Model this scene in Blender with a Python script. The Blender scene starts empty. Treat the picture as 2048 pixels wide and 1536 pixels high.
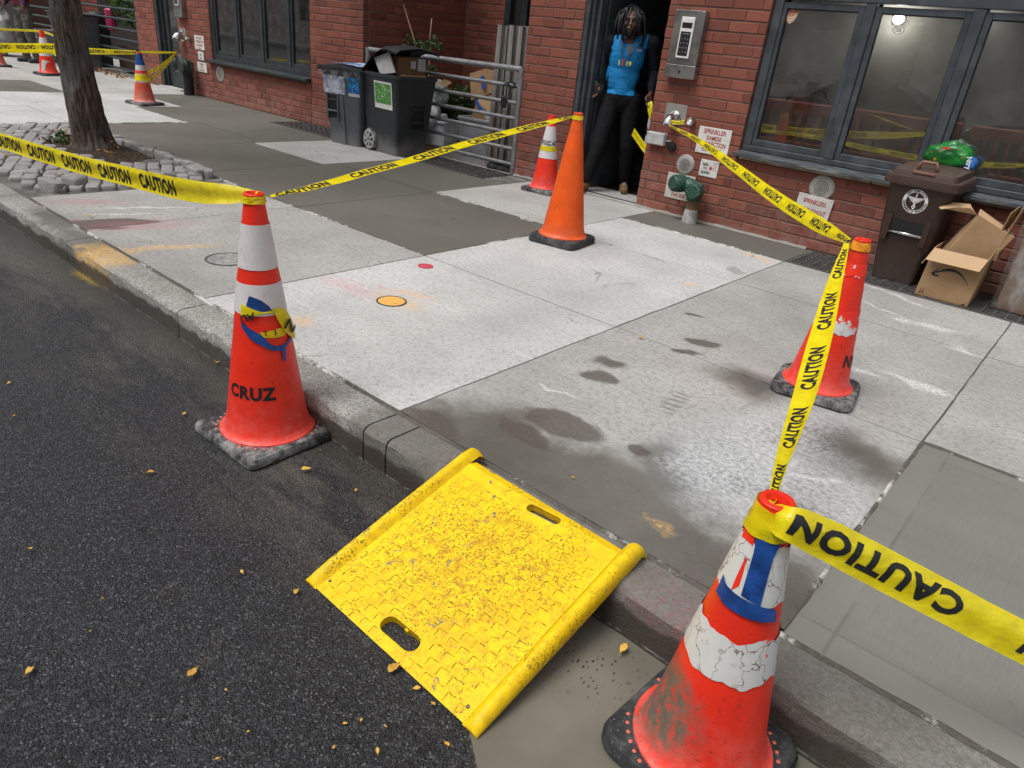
import bpy, bmesh, math, random
import numpy as np
from mathutils import Vector, Matrix, noise as mnoise
R = math.radians
rng = random.Random(7)
scene = bpy.context.scene
C = scene.collection
# ------------------------------------------------------------------ camera
CAM_H = 1.35
_p, _y, _r, FPX = R(26.00075), R(-38.65848), R(6.23271), 1400.0
_f = Vector((math.cos(_p)*math.sin(_y), math.cos(_p)*math.cos(_y), -math.sin(_p)))
_rt = _f.cross(Vector((0, 0, 1))).normalized(); _up = _rt.cross(_f)
RT = math.cos(_r)*_rt + math.sin(_r)*_up
UP = -math.sin(_r)*_rt + math.cos(_r)*_up
FW = _f
CP = Vector((0, 0, CAM_H))
cd = bpy.data.cameras.new('camera'); cam = bpy.data.objects.new('camera', cd); C.objects.link(cam)
cam.matrix_world = Matrix((( RT.x, UP.x, -FW.x, 0), (RT.y, UP.y, -FW.y, 0), (RT.z, UP.z, -FW.z, CAM_H), (0, 0, 0, 1)))
cd.sensor_width = 36; cd.lens = 36*FPX/2048; cd.clip_start = .05; cd.clip_end = 400
scene.camera = cam
# ------------------------------------------------------------------ sky and light (overcast)
world = bpy.data.worlds.new('World'); scene.world = world; world.use_nodes = True
nt = world.node_tree; nt.nodes.clear()
sky = nt.nodes.new('ShaderNodeTexSky'); sky.sky_type = 'NISHITA'; sky.sun_disc = False
SUN_EL, SUN_AZ = R(62), R(200)     # azimuth clockwise from +Y
sky.sun_elevation = SUN_EL; sky.sun_rotation = SUN_AZ
sky.dust_density = 4.0; sky.air_density = 1.0
hs = nt.nodes.new('ShaderNodeHueSaturation'); hs.inputs['Saturation'].default_value = .30
bg = nt.nodes.new('ShaderNodeBackground'); bg.inputs['Strength'].default_value = .13
wo = nt.nodes.new('ShaderNodeOutputWorld')
nt.links.new(sky.outputs[0], hs.inputs['Color']); nt.links.new(hs.outputs[0], bg.inputs[0]); nt.links.new(bg.outputs[0], wo.inputs[0])
sl = bpy.data.lights.new('sun', 'SUN'); sl.energy = 1.2; sl.angle = R(24); sl.color = (1, .985, .965)
so = bpy.data.objects.new('sun', sl); C.objects.link(so); so.location = (0, 0, 12)
_sd = Vector((math.sin(SUN_AZ)*math.cos(SUN_EL), math.cos(SUN_AZ)*math.cos(SUN_EL), math.sin(SUN_EL)))
so.rotation_euler = (-_sd).to_track_quat('-Z', 'Y').to_euler()
vs = scene.view_settings
vs.view_transform = 'Standard'; vs.look = 'None'; vs.gamma = 1; vs.exposure = 0.42; vs.use_curve_mapping = False
scene.cycles.max_bounces = 6; scene.cycles.diffuse_bounces = 3; scene.cycles.glossy_bounces = 3; scene.cycles.transparent_max_bounces = 8
# ------------------------------------------------------------------ pixel -> place (photo pixels, 2048 wide)
def ray(x, y): return FW + RT*((x-1024)/FPX) - UP*((y-768)/FPX)
def PG(x, y, z=0.0):
    d = ray(x, y); return CP + d*((z-CAM_H)/d.z)
def PY(x, y, Y):
    d = ray(x, y); return CP + d*(Y/d.y)
def PX(x, y, X):
    d = ray(x, y); return CP + d*(X/d.x)
def PH(x, y, bx, by):            # on the upright plane through (bx,by) that faces the camera
    d = ray(x, y); n = Vector((bx, by, 0)); return CP + d*(n.dot(n)/n.dot(d))
# ------------------------------------------------------------------ mesh helpers
def V(*a): return Vector(a)
class B:
    """collects faces, becomes one mesh"""
    def __init__(s): s.v = []; s.f = []; s.m = []
    def add(s, vs, fs, mi=0):
        o = len(s.v); s.v += [tuple(v) for v in vs]; s.f += [tuple(i+o for i in f) for f in fs]; s.m += [mi]*len(fs); return s
    def box(s, x0, x1, y0, y1, z0, z1, mi=0):
        return s.add([(x0,y0,z0),(x1,y0,z0),(x1,y1,z0),(x0,y1,z0),(x0,y0,z1),(x1,y0,z1),(x1,y1,z1),(x0,y1,z1)],
              [(0,3,2,1),(4,5,6,7),(0,1,5,4),(1,2,6,5),(2,3,7,6),(3,0,4,7)], mi)
    def bbox(s, x0, x1, y0, y1, z0, z1, b=.004, mi=0):     # chamfered box
        b = min(b, (x1-x0)*.45, (y1-y0)*.45, (z1-z0)*.45)
        bm = bmesh.new(); bmesh.ops.create_cube(bm, size=1)
        for v in bm.verts: v.co = Vector(((x0+x1)/2+v.co.x*(x1-x0), (y0+y1)/2+v.co.y*(y1-y0), (z0+z1)/2+v.co.z*(z1-z0)))
        bmesh.ops.bevel(bm, geom=list(bm.edges), offset=b, segments=1, affect='EDGES')
        return s.bm(bm, mi)
    def bm(s, bm, mi=0):
        bm.verts.index_update(); s.add([v.co.copy() for v in bm.verts], [[v.index for v in f.verts] for f in bm.faces], mi); bm.free(); return s
    def hexa(s, p, mi=0):        # 8 points bottom 4, top 4
        return s.add(p, [(0,3,2,1),(4,5,6,7),(0,1,5,4),(1,2,6,5),(2,3,7,6),(3,0,4,7)], mi)
    def tube(s, pts, r, n=8, cap=True, mi=0):
        pts = [Vector(p) for p in pts]; rs = r if hasattr(r, '__len__') else [r]*len(pts)
        rings = []; prev = None
        for i, p in enumerate(pts):
            t = (pts[min(i+1, len(pts)-1)]-pts[max(i-1, 0)]).normalized()
            if prev is None:
                a = Vector((0,0,1)) if abs(t.z) < .9 else Vector((1,0,0)); u = t.cross(a).normalized()
            else:
                u = (prev - t*prev.dot(t)).normalized()
            prev = u; w = t.cross(u)
            rings.append([p+(u*math.cos(2*math.pi*k/n)+w*math.sin(2*math.pi*k/n))*rs[i] for k in range(n)])
        vs = [v for rg in rings for v in rg]; fs = []
        for i in range(len(pts)-1):
            for k in range(n):
                a = i*n+k; b = i*n+(k+1) % n; fs.append((a, b, b+n, a+n))
        if cap: fs.append(tuple(range(n-1, -1, -1))); fs.append(tuple(range((len(pts)-1)*n, len(pts)*n)))
        return s.add(vs, fs, mi)
    def lathe(s, prof, n=32, c=(0,0), mi=0, closed=False):     # prof: (r,z)
        vs = [(c[0]+r*math.cos(2*math.pi*k/n), c[1]+r*math.sin(2*math.pi*k/n), z) for r, z in prof for k in range(n)]
        fs = []; m = len(prof)
        for i in range(m if closed else m-1):
            j = (i+1) % m
            for k in range(n):
                k2 = (k+1) % n; fs.append((i*n+k, i*n+k2, j*n+k2, j*n+k))
        return s.add(vs, fs, mi)
    def prism(s, poly, z0, z1, mi=0):          # poly CCW in xy
        n = len(poly); vs = [(x, y, z0) for x, y in poly]+[(x, y, z1) for x, y in poly]
        return s.add(vs, [tuple(range(n-1, -1, -1)), tuple(range(n, 2*n))]+[(i, (i+1) % n, (i+1) % n+n, i+n) for i in range(n)], mi)
    def xf(s, M):
        s.v = [tuple(M @ Vector(v)) for v in s.v]; return s
OFF = {}
def mesh_of(name, b, mats, smooth=False):
    me = bpy.data.meshes.new(name); me.from_pydata(b.v, [], b.f)
    for m in (mats if isinstance(mats, (list, tuple)) else [mats]): me.materials.append(m)
    if any(b.m): me.polygons.foreach_set('material_index', b.m)
    if smooth:
        me.polygons.foreach_set('use_smooth', [True]*len(me.polygons))
        if smooth != True: me.set_sharp_from_angle(angle=R(smooth))
    me.update(); return me
def link(name, me, parent=None, loc=None):
    o = bpy.data.objects.new(name, me); C.objects.link(o)
    if parent is not None: o.parent = parent
    if loc is not None: o.location = loc
    return o
def tag(o, label, cat, group=None, kind=None):
    o['label'] = label; o['category'] = cat
    if group: o['group'] = group
    if kind: o['kind'] = kind
    return o
def thing(name, label, cat, loc=(0,0,0), rz=0, group=None):
    o = bpy.data.objects.new(name, None); C.objects.link(o); o.location = loc; o.rotation_euler = (0, 0, rz); o.empty_display_size = .1
    OFF[o] = Vector(loc); return tag(o, label, cat, group)
def part(name, b, mats, parent, smooth=False, world=True, label=None):
    """b in world coordinates (thing not rotated) or, with world=False, in the thing's own"""
    if world:
        off = OFF[parent]
        if off.length: b.v = [(x-off.x, y-off.y, z-off.z) for x, y, z in b.v]
    o = link(name, mesh_of(name, b, mats, smooth), parent)
    OFF[o] = OFF.get(parent, Vector((0,0,0)))
    if label: o['label'] = label
    return o
def solo(name, b, mats, label, cat, group=None, smooth=False):   # a thing that is one mesh; origin at its base
    a = np.array(b.v); c = (a.min(0)+a.max(0))/2; c[2] = a[:,2].min()
    b.v = [(x-c[0], y-c[1], z-c[2]) for x, y, z in b.v]
    o = link(name, mesh_of(name, b, mats, smooth), None, Vector(c)); OFF[o] = Vector(c)
    return tag(o, label, cat, group)
def struct(name, b, mats, smooth=False, label=None):
    o = link(name, mesh_of(name, b, mats, smooth)); o['kind'] = 'structure'; OFF[o] = Vector((0,0,0))
    if label: o['label'] = label
    return o
_tc = {}
def text2d(s, bold=.012, spacing=1.0, align='CENTER'):
    k = (s, bold, spacing, align)
    if k not in _tc:
        cu = bpy.data.curves.new('t', 'FONT'); cu.body = s; cu.size = 1; cu.offset = bold; cu.align_x = align; cu.resolution_u = 3; cu.space_character = spacing
        ob = bpy.data.objects.new('t', cu); me = bpy.data.meshes.new_from_object(ob)
        vs = np.array([v.co[:2] for v in me.vertices]); fs = [tuple(p.vertices) for p in me.polygons]
        vs[:, 1] -= 0.0
        bpy.data.objects.remove(ob); bpy.data.meshes.remove(me); _tc[k] = (vs, fs)
    return _tc[k]
def text_flat(b, s, o, ux, uy, size, bold=.012, spacing=1.0, mi=0, align='CENTER', wscale=1.0):
    """text on a flat thing: o baseline origin, ux along, uy up"""
    vs, fs = text2d(s, bold, spacing, align); o = Vector(o); ux = Vector(ux); uy = Vector(uy)
    return b.add([o+ux*(float(x)*size*wscale)+uy*(float(y)*size) for x, y in vs], fs, mi)
def text_map(b, s, fn, size, bold=.012, spacing=1.0, mi=0, align='CENTER', wscale=1.0):
    vs, fs = text2d(s, bold, spacing, align)
    return b.add([fn(float(x)*size*wscale, float(y)*size) for x, y in vs], fs, mi)
def catmull(P, n):
    P = [Vector(p) for p in P]; out = []
    Q = [P[0]*2-P[1]]+P+[P[-1]*2-P[-2]]
    L = len(P)-1
    for i in range(n+1):
        t = i/n*L; k = min(int(t), L-1); u = t-k; a, b, c, d = Q[k:k+4]
        out.append(.5*((2*b)+(c-a)*u+(2*a-5*b+4*c-d)*u*u+(3*b-3*c+d-a)*u**3))
    return out
# ------------------------------------------------------------------ node materials
class N:
    def __init__(s, name):
        s.mat = bpy.data.materials.new(name); s.mat.use_nodes = True; s.t = s.mat.node_tree; s.t.nodes.clear()
        s.out = s.n('ShaderNodeOutputMaterial'); s.p = s.n('ShaderNodeBsdfPrincipled'); s.l(s.p.outputs[0], s.out.inputs[0])
        s._c = {}
    def n(s, t): return s.t.nodes.new(t)
    def l(s, a, b): s.t.links.new(a, b)
    def put(s, sock, v):
        if v is None: return
        if hasattr(v, 'is_linked') or isinstance(v, bpy.types.NodeSocket): s.l(v, sock)
        elif isinstance(v, (tuple, list)) and len(v) == 3 and sock.type == 'RGBA': sock.default_value = (*v, 1)
        else: sock.default_value = v
    def obj(s):
        if 'o' not in s._c: s._c['o'] = s.n('ShaderNodeTexCoord').outputs['Object']
        return s._c['o']
    def pos(s):
        if 'p' not in s._c: s._c['p'] = s.n('ShaderNodeNewGeometry').outputs['Position']
        return s._c['p']
    def sep(s, v):
        k = s.n('ShaderNodeSeparateXYZ'); s.l(v, k.inputs[0]); return k.outputs
    def noise(s, scale, detail=4, vec=None, rough=.55, dist=0, color=False):
        k = s.n('ShaderNodeTexNoise'); k.inputs['Scale'].default_value = scale; k.inputs['Detail'].default_value = detail; k.inputs['Roughness'].default_value = rough; k.inputs['Distortion'].default_value = dist
        s.l(vec if vec is not None else s.obj(), k.inputs['Vector']); return k.outputs[1 if color else 0]
    def voro(s, scale, vec=None, feat='F1', out='Distance', rand=1):
        k = s.n('ShaderNodeTexVoronoi'); k.feature = feat; k.inputs['Scale'].default_value = scale; k.inputs['Randomness'].default_value = rand
        s.l(vec if vec is not None else s.obj(), k.inputs['Vector']); return k.outputs[out]
    def wave(s, scale, dist=0, vec=None, axis='X', detail=2, dscale=1):
        k = s.n('ShaderNodeTexWave'); k.bands_direction = axis; k.inputs['Scale'].default_value = scale; k.inputs['Distortion'].default_value = dist; k.inputs['Detail'].default_value = detail; k.inputs['Detail Scale'].default_value = dscale
        s.l(vec if vec is not None else s.obj(), k.inputs['Vector']); return k.outputs[1]
    def map(s, vec, scale=(1,1,1), loc=(0,0,0), rot=(0,0,0)):
        k = s.n('ShaderNodeMapping'); k.inputs['Scale'].default_value = scale; k.inputs['Location'].default_value = loc; k.inputs['Rotation'].default_value = rot
        s.l(vec, k.inputs[0]); return k.outputs[0]
    def step(s, v, a, b, lo=0., hi=1.):       # smooth range
        k = s.n('ShaderNodeMapRange'); k.interpolation_type = 'SMOOTHSTEP'
        k.inputs[1].default_value = a; k.inputs[2].default_value = b; k.inputs[3].default_value = lo; k.inputs[4].default_value = hi
        if a > b: k.inputs[1].default_value = b; k.inputs[2].default_value = a; k.inputs[3].default_value = hi; k.inputs[4].default_value = lo
        s.l(v, k.inputs[0]); return k.outputs[0]
    def m(s, op, a, b=None, c=None):
        k = s.n('ShaderNodeMath'); k.operation = op
        for i, q in enumerate((a, b, c)):
            if q is not None: s.put(k.inputs[i], q)
        return k.outputs[0]
    def vm(s, op, a, b=None, scale=None):
        k = s.n('ShaderNodeVectorMath'); k.operation = op; s.put(k.inputs[0], a)
        if b is not None: s.put(k.inputs[1], b)
        if scale is not None: s.put(k.inputs['Scale'], scale)
        return k.outputs['Value' if op in ('LENGTH', 'DOT_PRODUCT', 'DISTANCE') else 'Vector']
    def mix(s, f, a, b, mode='MIX'):
        k = s.n('ShaderNodeMix'); k.data_type = 'RGBA'; k.blend_type = mode
        s.put(k.inputs['Factor'], f); s.put(k.inputs['A'], a); s.put(k.inputs['B'], b) if False else None
        ia = [i for i in k.inputs if i.name == 'A' and i.type == 'RGBA'][0]; ib = [i for i in k.inputs if i.name == 'B' and i.type == 'RGBA'][0]
        s.put(ia, a); s.put(ib, b)
        f0 = k.inputs[0]; s.put(f0, f)
        return [o for o in k.outputs if o.type == 'RGBA'][0]
    def mixf(s, f, a, b):
        k = s.n('ShaderNodeMix'); k.data_type = 'FLOAT'; s.put(k.inputs[0], f); s.put(k.inputs[2], a); s.put(k.inputs[3], b); return k.outputs[0]
    def bump(s, h, strength=.3, dist=.01, nrm=None):
        k = s.n('ShaderNodeBump'); k.inputs['Strength'].default_value = strength; k.inputs['Distance'].default_value = dist; s.l(h, k.inputs['Height'])
        if nrm is not None: s.l(nrm, k.inputs['Normal'])
        s.l(k.outputs[0], s.p.inputs['Normal']); return k.outputs[0]
    def oi(s):
        return s.n('ShaderNodeObjectInfo').outputs['Random']
    def isl(s):
        return s.n('ShaderNodeNewGeometry').outputs['Random Per Island']
    def rnd(s): return s.m('FRACT', s.m('ADD', s.oi(), s.isl()))
    def ell(s, P, cx, cy, rx, ry, rot=0, soft=.25):      # elliptic mask in xy, 1 inside
        k = s.n('ShaderNodeMapping'); k.vector_type = 'TEXTURE'; k.inputs['Location'].default_value = (cx, cy, 0); k.inputs['Rotation'].default_value = (0, 0, rot); k.inputs['Scale'].default_value = (rx, ry, 1e6)
        s.l(P, k.inputs[0]); v = k.outputs[0]
        return s.step(s.vm('LENGTH', v), 1+soft, 1-soft)
    def set(s, col=None, rough=None, metal=None, spec=None, **kw):
        s.put(s.p.inputs['Base Color'], col); s.put(s.p.inputs['Roughness'], rough); s.put(s.p.inputs['Metallic'], metal); s.put(s.p.inputs['Specular IOR Level'], spec)
        for k, v in kw.items(): s.put(s.p.inputs[k.replace('_', ' ')], v)
        return s.mat
def plain(name, col, rough=.6, var=.15, scale=14, bump=.1, metal=0., spec=.5, dirt=None, dirt_amt=.4, dscale=5):
    """paint / plastic / metal with uneven tone, a little relief and dirt"""
    n = N(name); a = n.noise(scale, 5); c2 = tuple(max(0, x*(1-var*1.6)) for x in col); c1 = tuple(min(1, x*(1+var)) for x in col)
    c = n.mix(n.step(a, .3, .7), c2, c1)
    if dirt is not None:
        d = n.step(n.noise(dscale, 7, rough=.7), .5, .72); c = n.mix(n.m('MULTIPLY', d, dirt_amt), c, dirt)
    if bump: n.bump(n.noise(scale*6, 4), bump, .003)
    n.set(c, n.step(n.noise(scale*.7, 4), .2, .8, max(.03, rough-.12), min(1, rough+.12)), metal, spec); return n.mat
# ================================================================== ground
YK0, YK1, YW = 1.43, 1.605, 6.19          # kerb front, kerb back, building line
ZR = -.15                                 # road level
def stain_pos(n, amt=.05, sc=5):
    k = 'st%d' % (sc < 5)
    if k not in n._c: n._c[k] = n.noise(3.4 if sc < 5 else 8, 3, n.pos(), color=True)
    nz = n._c[k]; d = n.vm('SCALE', n.vm('SUBTRACT', nz, (.5,.5,.5)), scale=amt)
    return n.vm('ADD', n.pos(), d)
def mx(n, ms):
    r = ms[0]
    for m in ms[1:]: r = n.m('MAXIMUM', r, m)
    return r
def concrete(name, lo, hi, kind):
    n = N(name); P = n.pos()
    a = n.noise(1.3, 6, P, .62); b = n.noise(38, 5, P, .7); g = n.noise(230, 3, P, .6)
    c = n.mix(n.step(a, .34, .68), lo, hi)
    c = n.mix(n.m('MULTIPLY', n.step(b, .47, .62), .5), c, tuple(x*.64 for x in lo)); gm_ = n.noise(95, 3, P, .7); c = n.mix(n.m('MULTIPLY', n.step(gm_, .46, .38), .32), c, tuple(x*.55 for x in lo)); c = n.mix(n.m('MULTIPLY', n.step(gm_, .56, .64), .26), c, tuple(min(1, x*1.3) for x in hi))
    c = n.mix(n.m('MULTIPLY', n.step(g, .58, .7), .5), c, tuple(min(1, x*1.45) for x in hi))
    c = n.mix(n.m('MULTIPLY', n.step(g, .42, .3), .5), c, tuple(x*.5 for x in lo))
    # dragged trowel streaks along the street
    st = n.noise(5, 5, n.map(P, scale=(.6, 3.2, 1), rot=(0, 0, .5)), .7); c = n.mix(n.m('MULTIPLY', n.step(st, .55, .75), .35), c, tuple(min(1, x*1.28) for x in hi))
    # pits and grit
    vd = n.voro(62, P); pit = n.m('MULTIPLY', n.step(vd, .13, .06), n.step(n.noise(9, 3, P), .5, .6)); c = n.mix(n.m('MULTIPLY', pit, .7), c, (.07, .068, .06))
    # hairline cracks
    cr = n.voro(.8, n.vm('ADD', P, n.vm('SCALE', n.noise(3, 5, P, color=True), scale=.5)), 'DISTANCE_TO_EDGE'); crm = n.m('MULTIPLY', n.step(cr, .006, .001), n.step(n.noise(1.7, 2, P), .52, .6))
    c = n.mix(n.m('MULTIPLY', crm, .55), c, (.1, .1, .09))
    rough = n.step(b, .3, .7, .78, .95)
    def E(m, x, y, rx, ry, rot=0, soft=.3): q = PG(x, y); m.append(n.ell(Q, q.x, q.y, rx, ry, R(rot), soft))
    if kind == 'grey':
        # footprints of wet and the big damp patch by the ramp
        Q = stain_pos(n, .11, 6); wet = []
        E(wet, 1125, 850, .17, .10, 10, .16); E(wet, 1050, 868, .13, .06, -5, .2)
        E(wet, 840, 850, .17, .11, 0, .15); E(wet, 770, 868, .06, .07, 0, .2); E(wet, 1405, 686, .10, .055, 25, .15); E(wet, 1376, 704, .07, .03, 20, .25)
        E(wet, 1220, 726, .08, .05, 20, .35); E(wet, 1198, 753, .09, .06, 20, .22); E(wet, 1390, 630, .06, .025, 10, .3); E(wet, 1280, 902, .04, .04, 0, .3)
        E(wet, 227, 444, .27, .09, 68, .12); E(wet, 178, 453, .22, .07, 55, .25)
        wm = mx(n, wet)
        Q = stain_pos(n, .5, 3.2); damp = []
        E(damp, 1040, 950, .50, .36, -12, .35); E(damp, 1260, 1110, .55, .36, -12, .3); E(damp, 1440, 1170, .36, .30, 0, .35); E(damp, 1200, 1010, .38, .32, 0, .4); E(damp, 900, 880, .30, .16, 0, .5); E(damp, 1650, 890, .22, .18, 30, .7)
        E(damp, 1490, 770, .20, .12, 0, .9); E(damp, 1330, 960, .14, .25, 30, .7); E(damp, 930, 860, .35, .10, 0, .6); E(damp, 1560, 1010, .25, .1, 0, .6); E(damp, 1740, 930, .22, .16, 0, .7)
        dm = mx(n, damp)
        # cement dust, whitish, with a blue-grey worn middle
        du = []; E(du, 1500, 950, .27, .36, 20, .5); E(du, 1650, 1010, .20, .17, 0, .6); E(du, 1560, 870, .2, .3, 0, .8)
        dust = n.m('MULTIPLY', mx(n, du), n.step(n.noise(48, 6, P, .8), .36, .62))
        Q2 = stain_pos(n, .2, 6); Q = Q2; mid = []; E(mid, 1440, 930, .20, .30, 10, .6)
        c = n.mix(n.m('MULTIPLY', dm, .93), c, n.mix(n.step(a, .3, .7), (.072, .067, .056), (.135, .127, .107)))
        c = n.mix(n.m('MULTIPLY', mid[0], .55), c, (.20, .225, .245))
        c = n.mix(n.m('MULTIPLY', dust, .72), c, (.62, .64, .64))
        c = n.mix(n.m('MULTIPLY', wm, .82), c, n.mix(n.step(g, .6, .68), (.085, .078, .064), (.3, .29, .26)))
        rough = n.mixf(wm, n.mixf(n.m('MULTIPLY', dm, .5), rough, .5), .42)
    # chalk / spray marks and white scuffs
    Q = stain_pos(n, .16, 9); grain = n.step(n.noise(60, 5, P, .75), .38, .6)
    if kind == 'grey':
        pk = []; E(pk, 290, 453, .34, .07, 78, .6); E(pk, 255, 446, .3, .05, 78, .7); E(pk, 170, 404, .2, .07, 60, .8); E(pk, 108, 440, .2, .04, 60, .8); E(pk, 1345, 1205, .12, .09, 0, .8)
        c = n.mix(n.m('MULTIPLY', n.m('MULTIPLY', mx(n, pk), grain), .48), c, (.46, .14, .18))
        oc = []; E(oc, 205, 508, .16, .14, 0, .5); E(oc, 275, 500, .42, .045, 76, .5); E(oc, 300, 495, .2, .03, 76, .5); E(oc, 1330, 1050, .035, .02, 0, .9)
        c = n.mix(n.m('MULTIPLY', n.m('MULTIPLY', mx(n, oc), n.step(n.noise(40, 5, P, .8), .36, .58)), .66), c, (.70, .44, .15))
        ws = []
        for (x, y, a1, b1, rr) in ((1790, 590, .3, .02, -20), (1870, 655, .14, .05, 20), (1840, 770, .16, .04, -10), (1800, 640, .06, .05, 0), (1930, 700, .08, .05, 0), (1760, 615, .18, .015, -25), (300, 415, .3, .02, 70), (240, 428, .2, .015, 70), (1120, 784, .1, .012, 10), (1730, 745, .07, .03, 0), (1640, 960, .1, .02, 40)):
            E(ws, x, y, a1, b1, rr, .6)
        c = n.mix(n.m('MULTIPLY', n.m('MULTIPLY', mx(n, ws), grain), .75), c, (.78, .78, .76))
        # boot tread print
        tp = PG(1345, 805); v = n.map(n.map(P, loc=(-tp.x, -tp.y, 0)), rot=(0, 0, R(-15)))
        tr = n.m('MULTIPLY', n.ell(Q, tp.x, tp.y, .05, .15, R(15), .3), n.step(n.wave(7, 3, v, 'Y'), .5, .7)); c = n.mix(n.m('MULTIPLY', tr, .6), c, (.12, .115, .1))
    if kind == 'pale':
        oc = []; E(oc, 825, 588, .12, .04, 20, .7); E(oc, 605, 643, .07, .05, 0, .8); E(oc, 1515, 514, .16, .04, -15, .6); E(oc, 1378, 570, .05, .035, 0, .5); E(oc, 465, 670, .12, .18, 0, .8); E(oc, 800, 604, .15, .06, 0, .9)
        c = n.mix(n.m('MULTIPLY', n.m('MULTIPLY', mx(n, oc), grain), .7), c, (.75, .42, .16))
        pk = []; E(pk, 765, 573, .06, .018, -15, .4); E(pk, 700, 575, .2, .05, 0, .9)
        c = n.mix(n.m('MULTIPLY', n.m('MULTIPLY', mx(n, pk), grain), .5), c, (.62, .25, .3))
        dk = []; E(dk, 1470, 541, .05, .1, 30, .35); E(dk, 1310, 517, .14, .012, -18, .5); E(dk, 1430, 800, .03, .03, 0, .5)
        c = n.mix(n.m('MULTIPLY', mx(n, dk), .55), c, (.2, .21, .2))
    n.bump(n.m('ADD', n.m('MULTIPLY', b, .6), n.m('MULTIPLY', g, .5)), .42, .006)
    return n.set(c, rough, 0, .35)
M_grey = concrete('concrete_grey', (.315, .31, .292), (.42, .415, .395), 'grey')
M_pale = concrete('concrete_pale', (.44, .44, .428), (.57, .57, .555), 'pale')
M_mid = concrete('concrete_worn', (.36, .355, .335), (.47, .465, .44), 'plain')
def fresh(name, broom, lo, hi):
    n = N(name); P = n.pos(); s = n.sep(P)
    a = n.noise(.9, 5, P, .6); c = n.mix(n.step(a, .32, .7), lo, hi)
    st = n.noise(3, 4, n.map(P, scale=(.25, 7, 1), rot=(0, 0, .25)), .6); c = n.mix(n.m('MULTIPLY', n.step(st, .45, .7), .22), c, tuple(x*.8 for x in lo))
    sp = n.m('MULTIPLY', n.step(n.voro(3.2, P), .06, .03), 1.0); c = n.mix(n.m('MULTIPLY', sp, .5), c, (.09, .08, .06))
    g = n.noise(300, 3, P); c = n.mix(n.m('MULTIPLY', n.step(g, .55, .7), .25), c, tuple(x*1.4 for x in hi))
    if broom:
        q = PG(1565, 1265); e = PG(1845, 880)
        ins = n.m('MULTIPLY', n.m('MULTIPLY', n.step(s[0], -.28+.105, -.28+.115), n.step(s[1], 1.62+.105, 1.62+.115)), n.step(s[1], 3.17-.105, 3.17-.115))
        w = n.noise(26, 4, n.map(P, scale=(7, .35, 1)), .7); w2 = n.noise(60, 2, n.map(P, scale=(9, .3, 1)))
        c = n.mix(n.m('MULTIPLY', n.m('MULTIPLY', n.step(w, .4, .7), ins), .3), c, tuple(x*.72 for x in lo))
        # the line left by the edging tool
        dx = n.m('ABSOLUTE', n.m('SUBTRACT', s[0], -.28+.11)); dy = n.m('ABSOLUTE', n.m('SUBTRACT', s[1], 1.62+.11)); ed = n.m('MINIMUM', dx, dy)
        edge = n.m('MULTIPLY', n.step(ed, .008, .002), n.step(n.noise(4, 3, P), .3, .6)); c = n.mix(n.m('MULTIPLY', edge, .45), c, (.10, .1, .085))
        n.bump(n.m('ADD', n.m('MULTIPLY', n.m('ADD', w, w2), ins), n.m('MULTIPLY', g, .2)), .35, .004)
    else:
        n.bump(n.m('ADD', n.m('MULTIPLY', st, .7), n.m('MULTIPLY', g, .25)), .2, .004)
    return n.set(c, n.step(a, .3, .7, .55, .7), 0, .4)
M_fresh = fresh('concrete_fresh', False, (.118, .116, .097), (.146, .143, .121))
M_fresh_near = fresh('concrete_fresh_broomed', True, (.182, .180, .158), (.212, .210, .186))
# joints: dark grit with white cement slurry smeared along them
n = N('joint_filler'); P = n.pos(); q = n.noise(3.2, 7, P, .8)
c = n.mix(n.step(q, .45, .66), (.10, .095, .083), (.24, .235, .22)); n.bump(n.noise(60, 4, P), .6, .01); M_joint = n.set(c, .9)
GX = [1.3, -.28, -1.85, -3.40, -4.93, -6.43, -7.80, -9.40, -10.94, -12.5, -14.1, -15.7, -17.3, -18.9, -20.5, -24]
b = B().add([(-60, 1.5, -.011), (9, 1.5, -.011), (9, 6.3, -.011), (-60, 6.3, -.011)], [(0, 1, 2, 3)])
sidewalk = struct('sidewalk', b, M_joint, label='concrete sidewalk of square slabs between kerb and brick building')
def slab(x0, x1, y0, y1, m, dz=0., gap=.0045, lab=None):
    b = B(); nx = max(2, int((x1-x0)/.12)); ny = max(2, int((y1-y0)/.12))
    # slightly wavering edges
    def ed(i, j):
        x = x0+gap+(x1-x0-2*gap)*i/nx; y = y0+gap+(y1-y0-2*gap)*j/ny
        if i in (0, nx): x += .006*mnoise.noise(Vector((x*3, y*9, 1)))
        if j in (0, ny): y += .006*mnoise.noise(Vector((x*9, y*3, 4)))
        return x, y
    vs = []; fs = []
    for j in range(ny+1):
        for i in range(nx+1):
            x, y = ed(i, j); edge = i in (0, nx) or j in (0, ny)
            vs.append((x, y, dz-(.004 if edge else 0)+.0012*mnoise.noise(Vector((x*1.4, y*1.4, 0)))))
    for j in range(ny):
        for i in range(nx): k = j*(nx+1)+i; fs.append((k, k+1, k+nx+2, k+nx+1))
    b.add(vs, fs)
    rim = [j*(nx+1)+i for i, j in [(i, 0) for i in range(nx)]+[(nx, j) for j in range(ny)]+[(nx-i, ny) for i in range(nx)]+[(0, ny-j) for j in range(ny)]]
    rv = [vs[k] for k in rim]; L = len(rv)
    b.add(rv+[(x, y, -.05) for x, y, z in rv], [(i, i+L, (i+1) % L+L, (i+1) % L) for i in range(L)])
    return part('slab', b, m, sidewalk, smooth=30, label=lab)
def col(k, *rows):
    for (y0, y1, m, dz) in rows: slab(GX[k+1], GX[k], y0, y1, m, dz)
A0, A1, A2, A3 = 1.622, 3.165, 4.65, 6.185
col(0, (A0, A1, M_fresh_near, -.003), (A1, A2, M_grey, 0), (A2, 5.585, M_grey, .001))
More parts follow.
